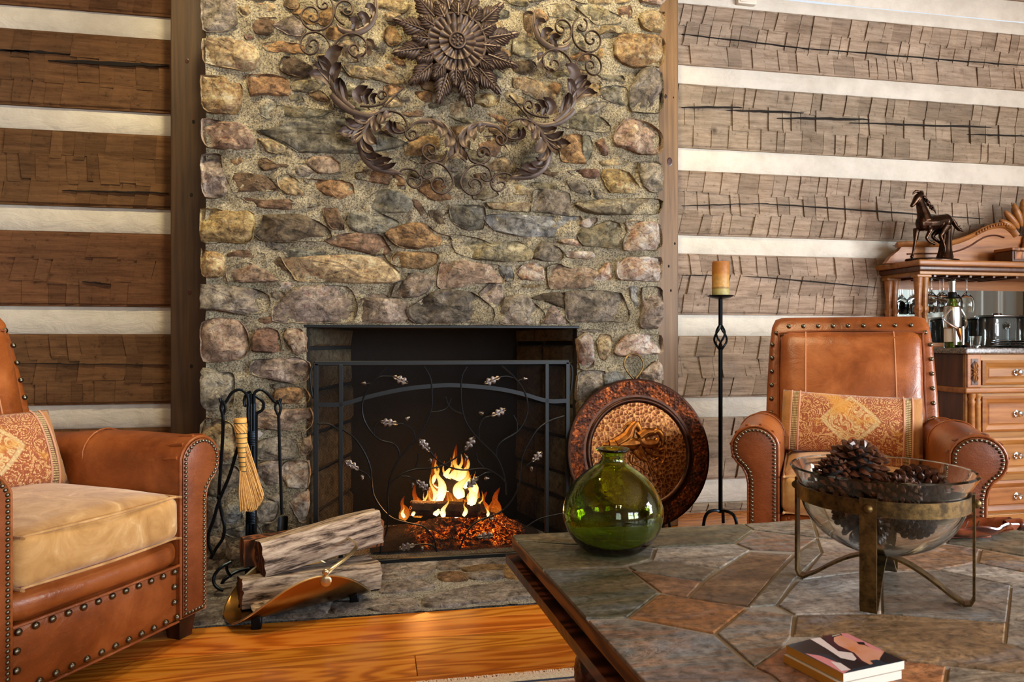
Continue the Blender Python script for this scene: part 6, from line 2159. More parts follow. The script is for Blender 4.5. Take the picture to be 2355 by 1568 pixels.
tg = thing('fire_tongs', 'black iron fire tongs with crossed arms hanging left of the broom', 'tongs', tuple(T5(255, 1470)))
TG = tuple(T5(255, 1470))
for ln, dy in (('272,165 255,215 272,290 268,500 250,760 238,980 262,1130 285,1240 268,1340 215,1420 165,1510', -0.02), ('500,330 420,520 395,570 330,790 240,1010 190,1180 150,1290 150,1390 182,1475', -0.035)):
    mb = MB(); mb.tube(catmull([T5(*map(float, q.split(',')), dy) for q in ln.split()], 5), 0.0065, 8); mb.build('arm', MAT['black_iron'], tg, off=TG)
mb = MB(); mb.tube(catmull([T5(270, 290, -.02), T5(292, 215, -.02), T5(270, 158, -.02), T5(254, 215, -.02), T5(270, 290, -.02)], 5), 0.0052, 8); mb.build('loop', MAT['black_iron'], tg, off=TG)
mb = MB(); mb.ell(tuple(T5(238, 985, -0.033)), (0.010, 0.008, 0.010), 10, 6); mb.build('rivet', MAT['black_iron'], tg, off=TG)

sh = thing('fire_shovel', 'black iron fire shovel with a looped handle hanging right of the broom', 'shovel', tuple(T5(775, 1200)))
SHO = tuple(T5(775, 1200))
mb = MB(); mb.tube([T5(750, 285, -.02), T5(762, 700, -.02), T5(778, 1130, -.02)], 0.0062, 8); mb.build('rod', MAT['black_iron'], sh, off=SHO)
mb = MB(); mb.tube(catmull([T5(750, 290, -.02), T5(720, 215, -.02), T5(742, 155, -.02), T5(768, 215, -.02), T5(750, 290, -.02)], 5), 0.0052, 8); mb.build('loop', MAT['black_iron'], sh, off=SHO)
bl = [T5(750, 1150, -.015), T5(835, 1140, -.015), T5(828, 1320, -.05), T5(735, 1330, -.05)]
mb = MB()
vs = []
for dyy in (0, 0.003):
    for i in range(7):
        for j in range(7):
            p = bl[0].lerp(bl[1], i / 6).lerp(bl[3].lerp(bl[2], i / 6), j / 6)
            vs.append((p.x, p.y + dyy + 0.016 * (1 - ((i - 3) / 3) ** 2) - 0.016, p.z))
fs = []
for s in range(2):
    for i in range(6):
        for j in range(6):
            a = s * 49 + i * 7 + j
            fs.append((a, a + 1, a + 8, a + 7))
for i in range(6):
    fs += [(i, i + 1, 50 + i, 49 + i), (42 + i, 43 + i, 92 + i, 91 + i), (i * 7, i * 7 + 7, 56 + i * 7, 49 + i * 7), (i * 7 + 6, i * 7 + 13, 62 + i * 7, 55 + i * 7)]
mb.add(vs, fs); mb.build('blade', MAT['black_iron'], sh, off=SHO)
pk = thing('poker', 'thin black iron poker hanging behind the tool stand', 'poker', tuple(T5(552, 1300, 0.03)))
PKO = tuple(T5(552, 1300, 0.03))
mb = MB(); mb.tube([T5(560, 270, .03), T5(556, 700, .03), T5(548, 1330, .03)], 0.0062, 8); mb.build('rod', MAT['black_iron'], pk, off=PKO)
mb = MB(); mb.tube(catmull([T5(548, 1290, .03), T5(575, 1320, .03), T5(590, 1300, .03)], 4), [0.006, 0.006, 0.006, 0.005, 0.005, 0.004, 0.003, 0.002, 0.001], 8); mb.build('barb', MAT['black_iron'], pk, off=PKO)

# broom
br = thing('hearth_broom', 'small straw hearth broom with dark cord bands hanging on the tool stand', 'broom', tuple(T5(510, 1090, -0.05)))
BO = tuple(T5(510, 1090, -0.05))
ctr = lambda t: T5(420, 305, -.05).lerp(T5(455, 760, -.05), t)
mb = MB()
prof = [0.0235 - 0.0085 * (k / 20) + 0.0008 * sin(k * 2.1) for k in range(21)]
mb.tube([ctr(k / 20) for k in range(21)], prof, 16)
mb.build('handle', MAT['straw_light'], br, off=BO)
for k, yy in enumerate((345, 432, 470, 515, 553, 595, 636, 677, 716, 756)):
    t = (yy - 305) / 455
    p = ctr(t); r = 0.0240 - 0.0085 * t
    mb = MB(); mb.tube([p + Vector((r * cos(q * pi / 8), r * sin(q * pi / 8), 0)) for q in range(16)], 0.0016, 6, closed=True)
    mb.build('cord_band', MAT['green_cord'], br, off=BO)
mb = MB()
for s in range(4):
    for k in range(10):
        t = (352 + s * 20 - 305) / 455
        a = 2 * pi * (k + 0.5 * (s % 2)) / 10; a2 = a + 0.3
        p = ctr(t); q = ctr(t + 0.04); r = 0.0240 - 0.0085 * t
        mb.tube([p + Vector((r * cos(a), r * sin(a), 0)), q + Vector((r * cos(a2), r * sin(a2), 0))], 0.0018, 5)
o = mb.build('woven_grip', MAT['straw'], br, off=BO); o['kind'] = 'stuff'
mb = MB()
rnd = random.Random(8)
c0 = ctr(0.66)
for k in range(520):
    u, v = rnd.uniform(-1, 1), rnd.uniform(-1, 1)
    st_ = 0 if u < 0.35 else rnd.uniform(0, 0.2)
    p = ctr(0.98 - st_ * (1 + 2.2 * max(0, u))) + Vector((0.014 * u, 0.014 * v, 0))
    e = T5(426 + (u + 1) / 2 * 192, 1085 - 110 * max(0, u) ** 2 + rnd.uniform(-25, 20), -.05) + Vector((0, 0.018 * v, 0))
    m_ = p.lerp(e, 0.5) + Vector((0.004 * u, 0, -0.004))
    mb.tube([p, m_, e], [0.0016, 0.0017, 0.0011], 4)
o = mb.build('bristles', MAT['straw'], br, off=BO); o['kind'] = 'stuff'

# ================================================================ LOG HOLDER AND FIREWOOD
hf0, hf1 = F(570, 1440, 0.008), F(822, 1380, 0.008)
ax2 = (hf1 - hf0).normalized(); cx2 = Vector((-ax2.y, ax2.x, 0))
RH = 0.158
hc = (hf0 + hf1) / 2 + cx2 * 0.055
lh = thing('log_holder', 'brass boat-shaped log holder full of split logs on the hearth edge', 'log holder', (hc.x, hc.y, 0.012))
LH = 0.245


def hpt(t, th, r=RH):
    return ax2 * (LH * t) + cx2 * (r * sin(th)) + Vector((0, 0, 0.004 + RH - r * cos(th)))


mb = MB()
nt, nh = 36, 28
vs = []; fs = []
for s, r in ((0, RH), (1, RH - 0.0025)):
    for i in range(nt + 1):
        t = -1 + 2 * i / nt
        ph = R(20) + R(64) * (max(0, 1 - t * t)) ** 0.75
        for j in range(nh + 1):
            th = -ph + 2 * ph * j / nh
            vs.append(hpt(t * (1 - 0.0 * abs(th)), th, r))
q = (nt + 1) * (nh + 1)
for s in range(2):
    for i in range(nt):
        for j in range(nh):
            a = s * q + i * (nh + 1) + j
            fs.append((a, a + 1, a + nh + 2, a + nh + 1))
for i in range(nt):
    for j in (0, nh):
        a = i * (nh + 1) + j
        fs.append((a, a + nh + 1, a + nh + 1 + q, a + q))
for j in range(nh):
    for i in (0, nt):
        a = i * (nh + 1) + j
        fs.append((a, a + 1, a + 1 + q, a + q))
mb.add(vs, fs); tr_ = mb.build('trough', MAT['brass'], lh, True, 40)
for sd in (-1, 1):
    mb = MB()
    pts = []
    for i in range(nt + 1):
        t = -1 + 2 * i / nt
        ph = R(20) + R(64) * (max(0, 1 - t * t)) ** 0.75
        pts.append(hpt(t, sd * ph, RH - 0.001))
    mb.tube(pts, 0.0035, 6); mb.build('rim', MAT['brass_light'], tr_)
for t in (-0.70, 0.72):
    for sd in (-1, 1):
        mb = MB()
        p = ax2 * (LH * t) + cx2 * (sd * 0.07)
        mb.box((p.x, p.y, 0.009), (0.032, 0.028, 0.045), 0.004, 1); mb.build('foot', MAT['black_iron'], lh)
hb = hpt(0.12, -R(84)); hb2 = hpt(0.12, R(84))
mb = MB()
mb.tube(catmull([hb, hb + ax2 * 0.03 + Vector((0, 0, 0.022)), hb + ax2 * 0.10 + cx2 * 0.03 + Vector((0, 0, 0.042)), hb + ax2 * 0.16 + cx2 * 0.10 + Vector((0, 0, 0.055)), hb2 + ax2 * 0.16 - cx2 * 0.07 + Vector((0, 0, 0.055)), hb2 + ax2 * 0.08 + Vector((0, 0, 0.04)), hb2], 6), 0.0055, 8, flat=(1.3, 0.7))
mb.build('handle', MAT['brass_light'], lh)
for hp, sd in ((hb, -1), (hb2, 1)):
    mb = MB()
    mb.ell(tuple(hp + cx2 * sd * 0.004 - Vector((0, 0, 0.018))), (0.020, 0.006, 0.020), 12, 8)
    mb.ell(tuple(hp + cx2 * sd * 0.003 + Vector((0, 0, 0.012))), (0.012, 0.008, 0.012), 12, 8)
    mb.build('bracket', MAT['brass_light'], lh)
SW = [MAT['split_wood'], MAT['split_end']]
G_ = 'split firewood in the brass log holder'
wood_log('split_log', 'big weathered split log lying on top of the brass log holder', W(596, 1280, 2.665), W(864, 1206, 2.855), [(-0.052, -0.058), (0.045, -0.062), (0.056, 0.0), (0.030, 0.055), (-0.040, 0.060), (-0.056, 0.010)], 21, SW, 'log', G_, 0.007, 1.05)
wood_log('split_log', 'grey split log lying behind the front wall of the brass holder under the big one', W(550, 1360, 2.625), W(866, 1316, 2.815), [(-0.045, -0.048), (0.040, -0.050), (0.050, 0.0), (0.030, 0.046), (-0.042, 0.048), (-0.052, 0.0)], 22, SW, 'log', G_, 0.005, 1.0)
wood_log('split_log', 'reddish log behind the big top one with only its rough ends showing', W(556, 1266, 2.80), W(874, 1220, 2.975), [(-0.050, -0.05), (0.04, -0.05), (0.05, 0.0), (0.02, 0.05), (-0.045, 0.045)], 23, [MAT['split_end'], MAT['split_end']], 'log', G_, 0.006, 1.0)
wood_log('split_log', 'dark log at the back of the brass holder below the reddish one', W(590, 1345, 2.735), W(845, 1302, 2.905), [(-0.045, -0.045), (0.04, -0.048), (0.048, 0.0), (0.02, 0.044), (-0.042, 0.042)], 24, SW, 'log', G_, 0.006, 1.0)
mb = MB()
# curl of loose bark at the bottom of the holder
vs = []; fs = []
for i in range(15):
    for j in range(11):
        th = -1.1 + 2.2 * j / 10
        t = i / 14
        p = hpt(-0.66 + 0.9 * t, 0, RH - 0.012) + cx2 * (0.038 * sin(th)) + Vector((0, 0, 0.034 * (1 - cos(th)) + noise.noise(Vector((t * 5, th * 3, 1))) * 0.004))
        vs.append(p)
for i in range(14):
    for j in range(10):
        a = i * 11 + j
        fs.append((a, a + 1, a + 12, a + 11))
mb.add(vs, fs)
ob = mb.build('bark_piece', MAT['split_wood'], None)
ob.location = (hc.x, hc.y, 0.014)
so_ = ob.modifiers.new('thick', 'SOLIDIFY'); so_.thickness = 0.005; so_.offset = 1
tag(ob, 'loose curl of bark in the bottom of the brass log holder', 'bark')
# curled iron hook of the hanging tool behind the holder
mb = MB()
T7 = lambda a, b, Y: W(460 + a / 4.612, 1140 + b / 4.612, Y)
mb.tube(catmull([T7(330, 700, 2.86), T7(220, 760, 2.84), T7(150, 850, 2.83), T7(150, 930, 2.82), T7(200, 985, 2.81), T7(250, 1000, 2.81)], 5), 0.0062, 8)
mb.tube(catmull([T7(280, 740, 2.86), T7(290, 800, 2.86), T7(330, 860, 2.86)], 5), 0.0055, 8)
ob = mb.build('iron_hook', MAT['blue_iron'], None)
tag(ob, 'curled iron hook resting on the hearth behind the log holder', 'hook')

# ================================================================ COPPER PLATE
g = G('copper_hammered')
c = g.coord()
v = g.voro(c, 52, rnd=0.7); ed = g.voro(c, 52, 'DISTANCE_TO_EDGE', rnd=0.7)
col = g.ramp(g.noise(c, 7, 5, 0.6), [(0.3, '#43200a'), (0.55, '#613212'), (0.75, '#74451f')])
col = g.mix(g.ramp(ed, [(0.0, 0.35), (0.12, 0.0)]), col, '#d9a05c')
MAT['copper_hammered'] = g.fin(col, 0.36, 0.8, g.bump(v, 0.35, 0.010))
g = G('copper_rim')
c = g.coord()
n1 = g.noise(c, 13, 7, 0.72, 1.0); n2 = g.noise(c, 45, 5, 0.7, 1.5)
col = g.ramp(g.math('ADD', g.math('MULTIPLY', n1, 0.6), g.math('MULTIPLY', n2, 0.4)), [(0.38, '#140904'), (0.50, '#371808'), (0.58, '#6f3411'), (0.68, '#b0652a')])
MAT['copper_rim'] = g.fin(col, 0.36, 0.85, g.bump(g.voro(c, 70), 0.5, 0.006, g.bump(n2, 0.4, 0.005)))
simple('copper_dark', '#24130b', 0.35, 0.8, None, 0, 0, 0, '#3f2212', 30)
simple('copper_relief', '#9a6226', 0.33, 0.9, None, 60, 0.25, 0.003, '#6d3c16', 30)
cpx = W(1471, 1040, 3.035)
PR_ = 0.327
TL = R(11)
plate = thing('copper_plate', 'large round hammered copper plate with embossed horses leaning on the chimney', 'plate', tuple(cpx))
plate.rotation_euler = (R(90) - TL, 0, 0)          # local z = plate normal towards the room
mb = MB(); mb.lathe([(PR_ - 0.105, -0.006), (PR_ - 0.004, 0.006), (PR_ + 0.004, 0.004), (PR_ + 0.005, -0.003), (PR_, -0.008), (PR_ - 0.1, -0.014)], 96, caps=False)
mb.build('rim_edge', MAT['copper_dark'], plate)
mb = MB(); mb.lathe([(0.245, -0.004), (0.268, 0.000), (0.30, 0.005), (PR_ - 0.006, 0.0075)], 96, caps=False)
mb.build('rim', MAT['copper_rim'], plate)
mb = MB(); mb.lathe([(0.222, -0.004), (0.228, 0.0035), (0.236, 0.0055), (0.243, 0.0035), (0.248, -0.0035)], 96, caps=False)
mb.build('bead', MAT['copper_dark'], plate)
mb = MB(); mb.lathe([(0.0008, -0.0035), (0.1, -0.0035), (0.2, -0.0025), (0.225, -0.004)], 96, caps=False)
mb.lathe([(0.0008, -0.014), (0.24, -0.012)], 48, caps=False)
mb.build('center_disc', MAT['copper_hammered'], plate)
mb = MB(); mb.tube(catmull([(-0.006, PR_ + 0.004, 0), (-0.034, PR_ + 0.037, 0.002), (-0.047, PR_ + 0.075, 0.004), (-0.024, PR_ + 0.112, 0.005), (0.004, PR_ + 0.117, 0.005), (0.030, PR_ + 0.106, 0.005), (0.046, PR_ + 0.070, 0.004), (0.033, PR_ + 0.036, 0.002), (0.006, PR_ + 0.004, 0)], 5), 0.0042, 8)
mb.build('hanging_ring', MAT['antique_brass'], plate)
# embossed horses: outlines in the plate's own plane
P8 = lambda a, b: ((1280 + a / 2.905 - 1471) * 3.23 / FPX * 1.02, -(780 + b / 2.905 - 1040) * 3.23 / FPX * 1.02)


def relief(name, parts):
    mb = MB()
    for pts, rad in parts:
        q = [P8(*p) for p in pts]
        P = catmull([(x, y, 0) for x, y in q], 5)
        m = len(P)
        rr = []
        k = len(rad) - 1
        for i in range(m):
            t = i / (m - 1) * k
            a = min(int(t), k - 1)
            rr.append(0.82 * (rad[a] + (rad[a + 1] - rad[a]) * (t - a)) * 3.23 / FPX / 2.905)
        mb.tube([(p.x, p.y, 0.0) for p in P], rr, 10)
    o = remeshed(mb, name, MAT['copper_relief'], plate, 0.0018, 2)
    for v in o.data.vertices:
        v.co.z = -0.0012 + max(v.co.z, -0.004) * 0.75
    return o


relief('embossed_horse', [([(650, 640), (690, 620), (715, 650), (722, 690), (715, 720)], [20, 26, 22, 15, 10]), ([(560, 660), (610, 630), (660, 625)], [50, 40, 30]), ([(560, 660), (590, 700), (660, 700), (690, 670)], [46, 44, 40, 18]),
                          ([(650, 720), (690, 745), (725, 740), (722, 800), (705, 832)], [24, 14, 9, 7, 8]), ([(600, 730), (640, 770), (690, 790), (640, 810)], [26, 15, 9, 7])])
relief('embossed_horse', [([(545, 560), (560, 590), (572, 630), (565, 655)], [26, 26, 17, 11]), ([(400, 700), (470, 660), (510, 600), (545, 565)], [56, 58, 36, 24]), ([(350, 700), (430, 700), (520, 700), (560, 700)], [40, 55, 56, 34]),
                          ([(550, 720), (580, 770), (610, 830), (635, 915), (640, 925)], [34, 20, 11, 7, 8]), ([(520, 740), (560, 790), (610, 820), (650, 885), (662, 895)], [30, 18, 11, 7, 8]), ([(350, 700), (310, 700), (285, 740)], [20, 13, 5]),
                          ([(520, 560), (480, 575), (440, 605)], [12, 10, 4]), ([(530, 550), (490, 600), (455, 615)], [12, 9, 3]), ([(400, 730), (430, 790), (400, 830)], [30, 16, 9]), ([(500, 770), (495, 820), (540, 840), (600, 885)], [20, 12, 9, 7])])
pst = thing('plate_stand', 'low dark iron easel under the copper plate behind the vase', 'stand', (cpx.x, 2.98, 0.014))
zb_ = cpx.z - PR_ * cos(TL) - 0.014
for s in (-1, 1):
    mb = MB(); x = s * 0.10
    mb.tube(catmull([(x, -0.035, zb_ + 0.035), (x, -0.045, zb_ + 0.0), (x, -0.02, zb_ - 0.006), (x, 0.04, zb_ - 0.006), (x, 0.09, zb_ + 0.10)], 5), 0.006, 8); mb.build('prong', MAT['black_iron'], pst)
    mb = MB(); mb.tube([(x, -0.02, zb_ - 0.008), (x, -0.05, 0.005)], 0.006, 8); mb.build('leg', MAT['black_iron'], pst)
mb = MB(); mb.tube([(0, 0.09, zb_ + 0.1), (0, 0.11, 0.005)], 0.006, 8); mb.build('leg', MAT['black_iron'], pst)
mb = MB(); mb.tube([(-0.1, 0.09, zb_ + 0.1), (0.1, 0.09, zb_ + 0.1)], 0.006, 8); mb.build('crossbar', MAT['black_iron'], pst)

# ================================================================ CANDLE STAND
YCN = 3.38
cb = W(1657, 1178, YCN)
cst = thing('candle_stand', 'tall black iron candle stand with a twisted basket and three curved feet', 'candle holder', (cb.x, YCN, 0))
zj = cb.z; zp = W(1657, 684, YCN).z
za, zb2 = W(1657, 751, YCN).z, W(1657, 802, YCN).z
for (z0, z1) in ((zj, zb2), (za, zp)):
    mb = MB(); mb.box((0, 0, (z0 + z1) / 2), (0.0165, 0.0165, z1 - z0), 0.002, 1, M=Matrix.Rotation(R(28), 4, 'Z')); mb.build('pole', MAT['blue_iron'], cst, False)
for k in range(4):
    mb = MB()
    q = []
    for i in range(17):
        t = i / 16
        a = R(28) + k * pi / 2 + 2.1 * t
        r = 0.007 + 0.026 * sin(pi * t) ** 1.1
        q.append((r * cos(a), r * sin(a), zb2 - 0.004 + (za - zb2 + 0.008) * t))
    mb.tube(q, 0.0056, 7); mb.build('basket_wire', MAT['blue_iron'], cst)
for a in (R(183), R(300), R(55)):
    mb = MB()
    d = Vector((cos(a), sin(a), 0))
    q = [Vector((0, 0, zj + 0.004)), d * 0.03 + Vector((0, 0, zj + 0.012)), d * 0.068 + Vector((0, 0, zj + 0.004)), d * 0.088 + Vector((0, 0, zj - 0.025)), d * 0.097 + Vector((0, 0, 0.004))]
    mb.tube(catmull(q, 6), 0.0085, 6, flat=(1, 0.8)); mb.build('foot', MAT['blue_iron'], cst)
mb = MB(); mb.lathe([(0.007, zp - 0.010), (0.02, zp - 0.007), (0.05, zp - 0.001), (0.064, zp + 0.006), (0.066, zp + 0.010), (0.062, zp + 0.008), (0.04, zp + 0.003), (0.0008, zp + 0.002)], 32)
mb.build('drip_pan', MAT['black_iron'], cst)
g = G('candle_wax')
c = g.coord()
z = g.nd('ShaderNodeSeparateXYZ', {0: c}).outputs[2]
zz = g.math('ADD', g.math('MULTIPLY', z, 1 / 0.178), g.math('MULTIPLY', g.noise(c, 22, 4, 0.6), 0.05))
col = g.ramp(zz, [(0.0, '#a7a06a'), (0.22, '#b3a768'), (0.27, '#8a6a35'), (0.31, '#c79a55'), (0.45, '#bd9350'), (0.64, '#b4823c'), (0.68, '#a9702c'), (0.95, '#9c6324')])
col = g.mix(0.5, col, g.ramp(g.noise(c, 50, 6, 0.7), [(0.35, 0.3), (0.65, 0.7)]), 'OVERLAY')
MAT['candle_wax'] = g.fin(col, 0.5, Subsurface_Weight=0.15, normal=g.bump(g.noise(c, 60, 5, 0.7), 0.3, 0.003))
cdl = thing('candle', 'orange to green banded pillar candle on the tall iron stand', 'candle', (cb.x, YCN, zp + 0.0035))
mb = MB(); mb.lathe([(0.041, 0), (0.0425, 0.004), (0.0425, 0.172), (0.040, 0.178), (0.036, 0.1775), (0.020, 0.168), (0.0008, 0.166)], 36); mb.build('wax', MAT['candle_wax'], cdl)
mb = MB(); mb.tube([(0, 0, 0.164), (0.001, 0, 0.174)], 0.0013, 6); mb.build('wick', MAT['crack'], cdl)

# ================================================================ CABINET (HUTCH)
BX0, BX1, BY0, BY1 = 2.925, 4.31, 3.12, 3.70
hu = thing('cabinet', 'carved wooden cabinet with drawers, granite counter, mirror and arched crest', 'cabinet', ((BX0 + BX1) / 2, 3.41, 0))
HO = ((BX0 + BX1) / 2, 3.41, 0)
HWM, HDM = MAT['hutch_wood'], MAT['hutch_dark']


def hbox(name, x0, x1, y0, y1, z0, z1, mat=None, r=0.004, parent=None, seg=2):
    mb = MB(); mb.box(((x0 + x1) / 2, (y0 + y1) / 2, (z0 + z1) / 2), (x1 - x0, y1 - y0, z1 - z0), r, seg)
    return mb.build(name, mat or HWM, parent or hu, False, off=HO)


hbox('body', BX0, BX1, BY0 + 0.02, BY1, 0.06, 0.885, HDM)
hbox('plinth', BX0 - 0.015, BX1 + 0.015, BY0 - 0.005, BY1, 0.004, 0.07)
hbox('waist_molding', BX0 - 0.015, BX1 + 0.015, BY0 - 0.012, BY1, 0.685, 0.715, None, 0.009, None, 3)
hbox('counter', BX0 - 0.03, BX1 + 0.03, BY0 - 0.03, BY1 + 0.005, 0.885, 0.915, MAT['granite'], 0.008, None, 3)
hbox('face_frame', BX0, BX1, BY0 + 0.005, BY0 + 0.03, 0.06, 0.885)
cols = [(3.012, 3.42), (3.46, 3.78), (3.82, 4.22)]
rowsz = [(0.728, 0.852), (0.490, 0.670), (0.274, 0.458), (0.080, 0.240)]
for ci, (x0, x1) in enumerate(cols):
    for ri, (z0, z1) in enumerate(rowsz):
        mb = MB()
        vs = []
        y = BY0 + 0.006
        for (ins, dy) in ((0, 0), (0, -0.014), (0.012, -0.020), (0.030, -0.012), (0.036, -0.008), (0.042, -0.012)):
            vs += [(x0 + ins, y + dy, z0 + ins), (x1 - ins, y + dy, z0 + ins), (x1 - ins, y + dy, z1 - ins), (x0 + ins, y + dy, z1 - ins)]
        fs = []
        for k in range(5):
            for i in range(4):
                j = (i + 1) % 4
                fs.append((k * 4 + i, k * 4 + j, k * 4 + 4 + j, k * 4 + 4 + i))
        fs.append((20, 21, 22, 23))
        mb.add(vs, fs)
        dr = mb.build('drawer', HWM, hu, False, off=HO)
        xk = (x0 + x1) / 2
        M = Matrix.Translation((xk, BY0 - 0.006, (z0 + z1) / 2)) @ Matrix.Rotation(R(90), 4, 'X')
        mb = MB(); mb.lathe([(0.017, -0.002), (0.018, 0.003), (0.008, 0.007), (0.007, 0.012), (0.014, 0.017), (0.0165, 0.022), (0.012, 0.028), (0.0008, 0.030)], 20, M=M)
        mb.build('knob', MAT['chrome'], dr, off=HO)
for x in (2.968, 3.44, 3.80, 4.265):
    hbox('stile', x - 0.040, x + 0.040, BY0 - 0.004, BY0 + 0.02, 0.715, 0.885)
    hbox('inset', x - 0.021, x + 0.021, BY0 - 0.006, BY0, 0.728, 0.860, HDM, 0.001, None, 1)
    mb = MB()
    for k in range(12):
        a = 2 * pi * k / 12
        L_ = 0.058 if abs(sin(a)) > 0.8 else (0.030 if abs(sin(a)) > 0.3 else 0.016)
        mb.tube([(x + 0.006 * cos(a), BY0 - 0.010, 0.794 + 0.006 * sin(a)), (x + L_ * 0.45 * cos(a), BY0 - 0.013, 0.794 + L_ * 0.6 * sin(a)), (x + min(0.018, L_) * cos(a), BY0 - 0.008, 0.794 + L_ * sin(a))], [0.002, 0.0045, 0.001], 6)
    mb.ell((x, BY0 - 0.012, 0.794), (0.006, 0.005, 0.006), 8, 6)
    mb.build('carved_rosette', HWM, hu, off=HO)
    for dx in (-0.017, 0.017):
        mb = MB()
        mb.lathe([(0.017, 0.072), (0.017, 0.10), (0.013, 0.11), (0.015, 0.14), (0.0165, 0.4), (0.0145, 0.63), (0.017, 0.645), (0.013, 0.655), (0.018, 0.672), (0.018, 0.686)], 16, (x + dx, BY0 - 0.004, 0))
        mb.build('half_column', HWM, hu, off=HO)
# upper shelf: posts, crown, mirror, glass rack
CXA, CXB, CYA = 2.857, 4.378, 3.36
zc0 = 1.300
for (x, y) in ((2.925, 3.425), (2.925, 3.655), (4.31, 3.425), (4.31, 3.655)):
    for dx in (-0.019, 0.019):
        mb = MB()
        mb.lathe([(0.021, 0.915), (0.021, 0.935), (0.013, 0.95), (0.018, 1.0), (0.020, 1.06), (0.015, 1.10), (0.022, 1.115), (0.022, 1.13), (0.015, 1.145), (0.017, 1.2), (0.021, 1.27), (0.023, 1.285), (0.023, 1.302)], 18, (x + dx, y, 0),
                 fn=lambda r, a, i: r * (1 + 0.06 * (sin(8 * a) if 3 < i < 11 else 0)))
        mb.build('turned_post', HWM, hu, off=HO)
    hbox('capital', x - 0.045, x + 0.045, y - 0.026, y + 0.026, 1.296, 1.312)
hbox('crown_soffit', CXA + 0.03, CXB - 0.03, CYA + 0.03, BY1, 1.310, 1.330)
hbox('crown_molding', CXA + 0.014, CXB - 0.014, CYA + 0.014, BY1 + 0.01, 1.328, 1.358, HDM, 0.010, None, 3)
hbox('crown_top', CXA, CXB, CYA, BY1 + 0.015, 1.356, 1.388, None, 0.010, None, 3)
hbox('mirror_frame', BX0 + 0.02, BX1 - 0.02, 3.690, 3.705, 0.915, 1.312)
g = G('mirror'); g.fin('#b4c0c4', 0.03, 1.0); MAT['mirror'] = g.mat
hbox('mirror', BX0 + 0.05, BX1 - 0.05, 3.684, 3.689, 0.940, 1.250, MAT['mirror'], 0.0)
for x in [2.99 + 0.075 * k for k in range(8)]:
    hbox('rack_rail', x - 0.008, x + 0.008, 3.40, 3.66, 1.298, 1.310, HDM, 0.001, None, 1)
# crest
CY = 3.56
Z3 = lambda a, b: W(1960 + a / 3.734, 430 + b / 3.734, CY)
top = [Z3(a, b) for a, b in ((372, 498), (440, 492), (560, 494), (700, 494), (800, 488), (880, 472), (960, 446), (1040, 410), (1110, 372), (1180, 345), (1250, 332), (1310, 338), (1360, 372), (1400, 420))]
XM = Z3(1500, 300).x
tp = catmull(top, 3)
outl = [(p.x, p.z) for p in tp]
ol = [(Z3(290, 650).x, 1.386), (Z3(330, 600).x, Z3(330, 600).z), (Z3(400, 545).x, Z3(400, 545).z), (Z3(425, 510).x, Z3(425, 510).z)] + outl
full = ol + [(2 * XM - x, z) for x, z in reversed(ol)]
mb = MB(); mb.prism(full, lambda u, v, w: (u, w, v), CY, CY + 0.03)
crest = mb.build('crest_board', HWM, hu, False, off=HO)
for s in (0, 1):
    mir = (lambda p: p) if s == 0 else (lambda p: Vector((2 * XM - p.x, p.y, p.z)))
    mb = MB(); mb.tube([mir(Vector((p.x, CY - 0.008, p.z))) for p in tp], 0.011, 8, flat=(1.0, 1.8)); mb.build('crest_molding', HWM, crest, off=HO)
    inner = [Z3(a, b) for a, b in ((470, 575), (560, 572), (760, 570), (850, 560), (930, 540), (1010, 505), (1080, 460), (1150, 425), (1230, 415), (1300, 435))]
    mb = MB(); mb.tube([mir(Vector((p.x, CY - 0.003, p.z))) for p in catmull(inner, 4)], 0.0045, 6); mb.build('crest_bead', HDM, crest, off=HO)
    mb = MB()
    for k in range(14):
        p = mir(tp[-6 - k]) if k < len(tp) - 8 else None
        if p is not None:
            mb.ell((p.x, CY - 0.028, p.z + 0.004), (0.006, 0.006, 0.009), 6, 5)
    o = mb.build('leaf_carving', HWM, crest, off=HO); o['kind'] = 'stuff'
    for (a, b, an, L_) in ((1320, 330, 68, 0.050), (1355, 285, 52, 0.058), (1405, 245, 34, 0.062), (1455, 215, 14, 0.064)):
        piv = Z3(1470, 430); p = Z3(a, b)
        d = (p - piv); an_ = math.atan2(d.x, d.z)
        M = Matrix.Translation((p.x, CY - 0.012, p.z)) @ Matrix.Rotation(an_, 4, 'Y')
        mb = MB(); mb.ell((0, 0, 0), (0.020, 0.022, L_ + 0.012), 12, 8, M=M)
        o = mb.build('shell_petal', HWM, crest, off=HO)
        if s == 1:
            o.data.transform(Matrix.Translation((2 * XM - 2 * HO[0], 0, 0)) @ Matrix.Diagonal((-1, 1, 1, 1)))
            o.data.flip_normals()
mb = MB()
pv = Z3(1455, 470)
mb.ell((XM, CY - 0.014, pv.z), (0.042, 0.026, 0.05), 14, 8)
for k in range(5):
    a = R(-60 + 30 * k)
    mb.ell((XM + 0.045 * sin(a), CY - 0.02, pv.z - 0.015 - 0.03 * cos(a)), (0.013, 0.014, 0.022), 8, 6)
mb.build('shell_base', HWM, crest, True, off=HO)

zt3 = 1.3895
bx0 = W(2327, 600, 3.40); bx2 = W(2290, 600, 3.50)
jb = thing('wooden_box', 'small rectangular wooden box lying on top of the cabinet', 'box', (bx0.x + 0.09, 3.45, zt3))
mb = MB(); mb.box((0, 0, 0.031), (0.19, 0.12, 0.062), 0.004, 2); mb.build('body', MAT['hutch_dark'], jb, False)
mb = MB(); mb.box((0, 0, 0.0715), (0.196, 0.126, 0.018), 0.004, 2); mb.build('lid', MAT['table_edge'], jb, False)
mb = MB(); mb.box((0, -0.0615, 0.035), (0.17, 0.004, 0.045), 0.001, 1); mb.build('front_panel', MAT['table_edge'], jb, False)

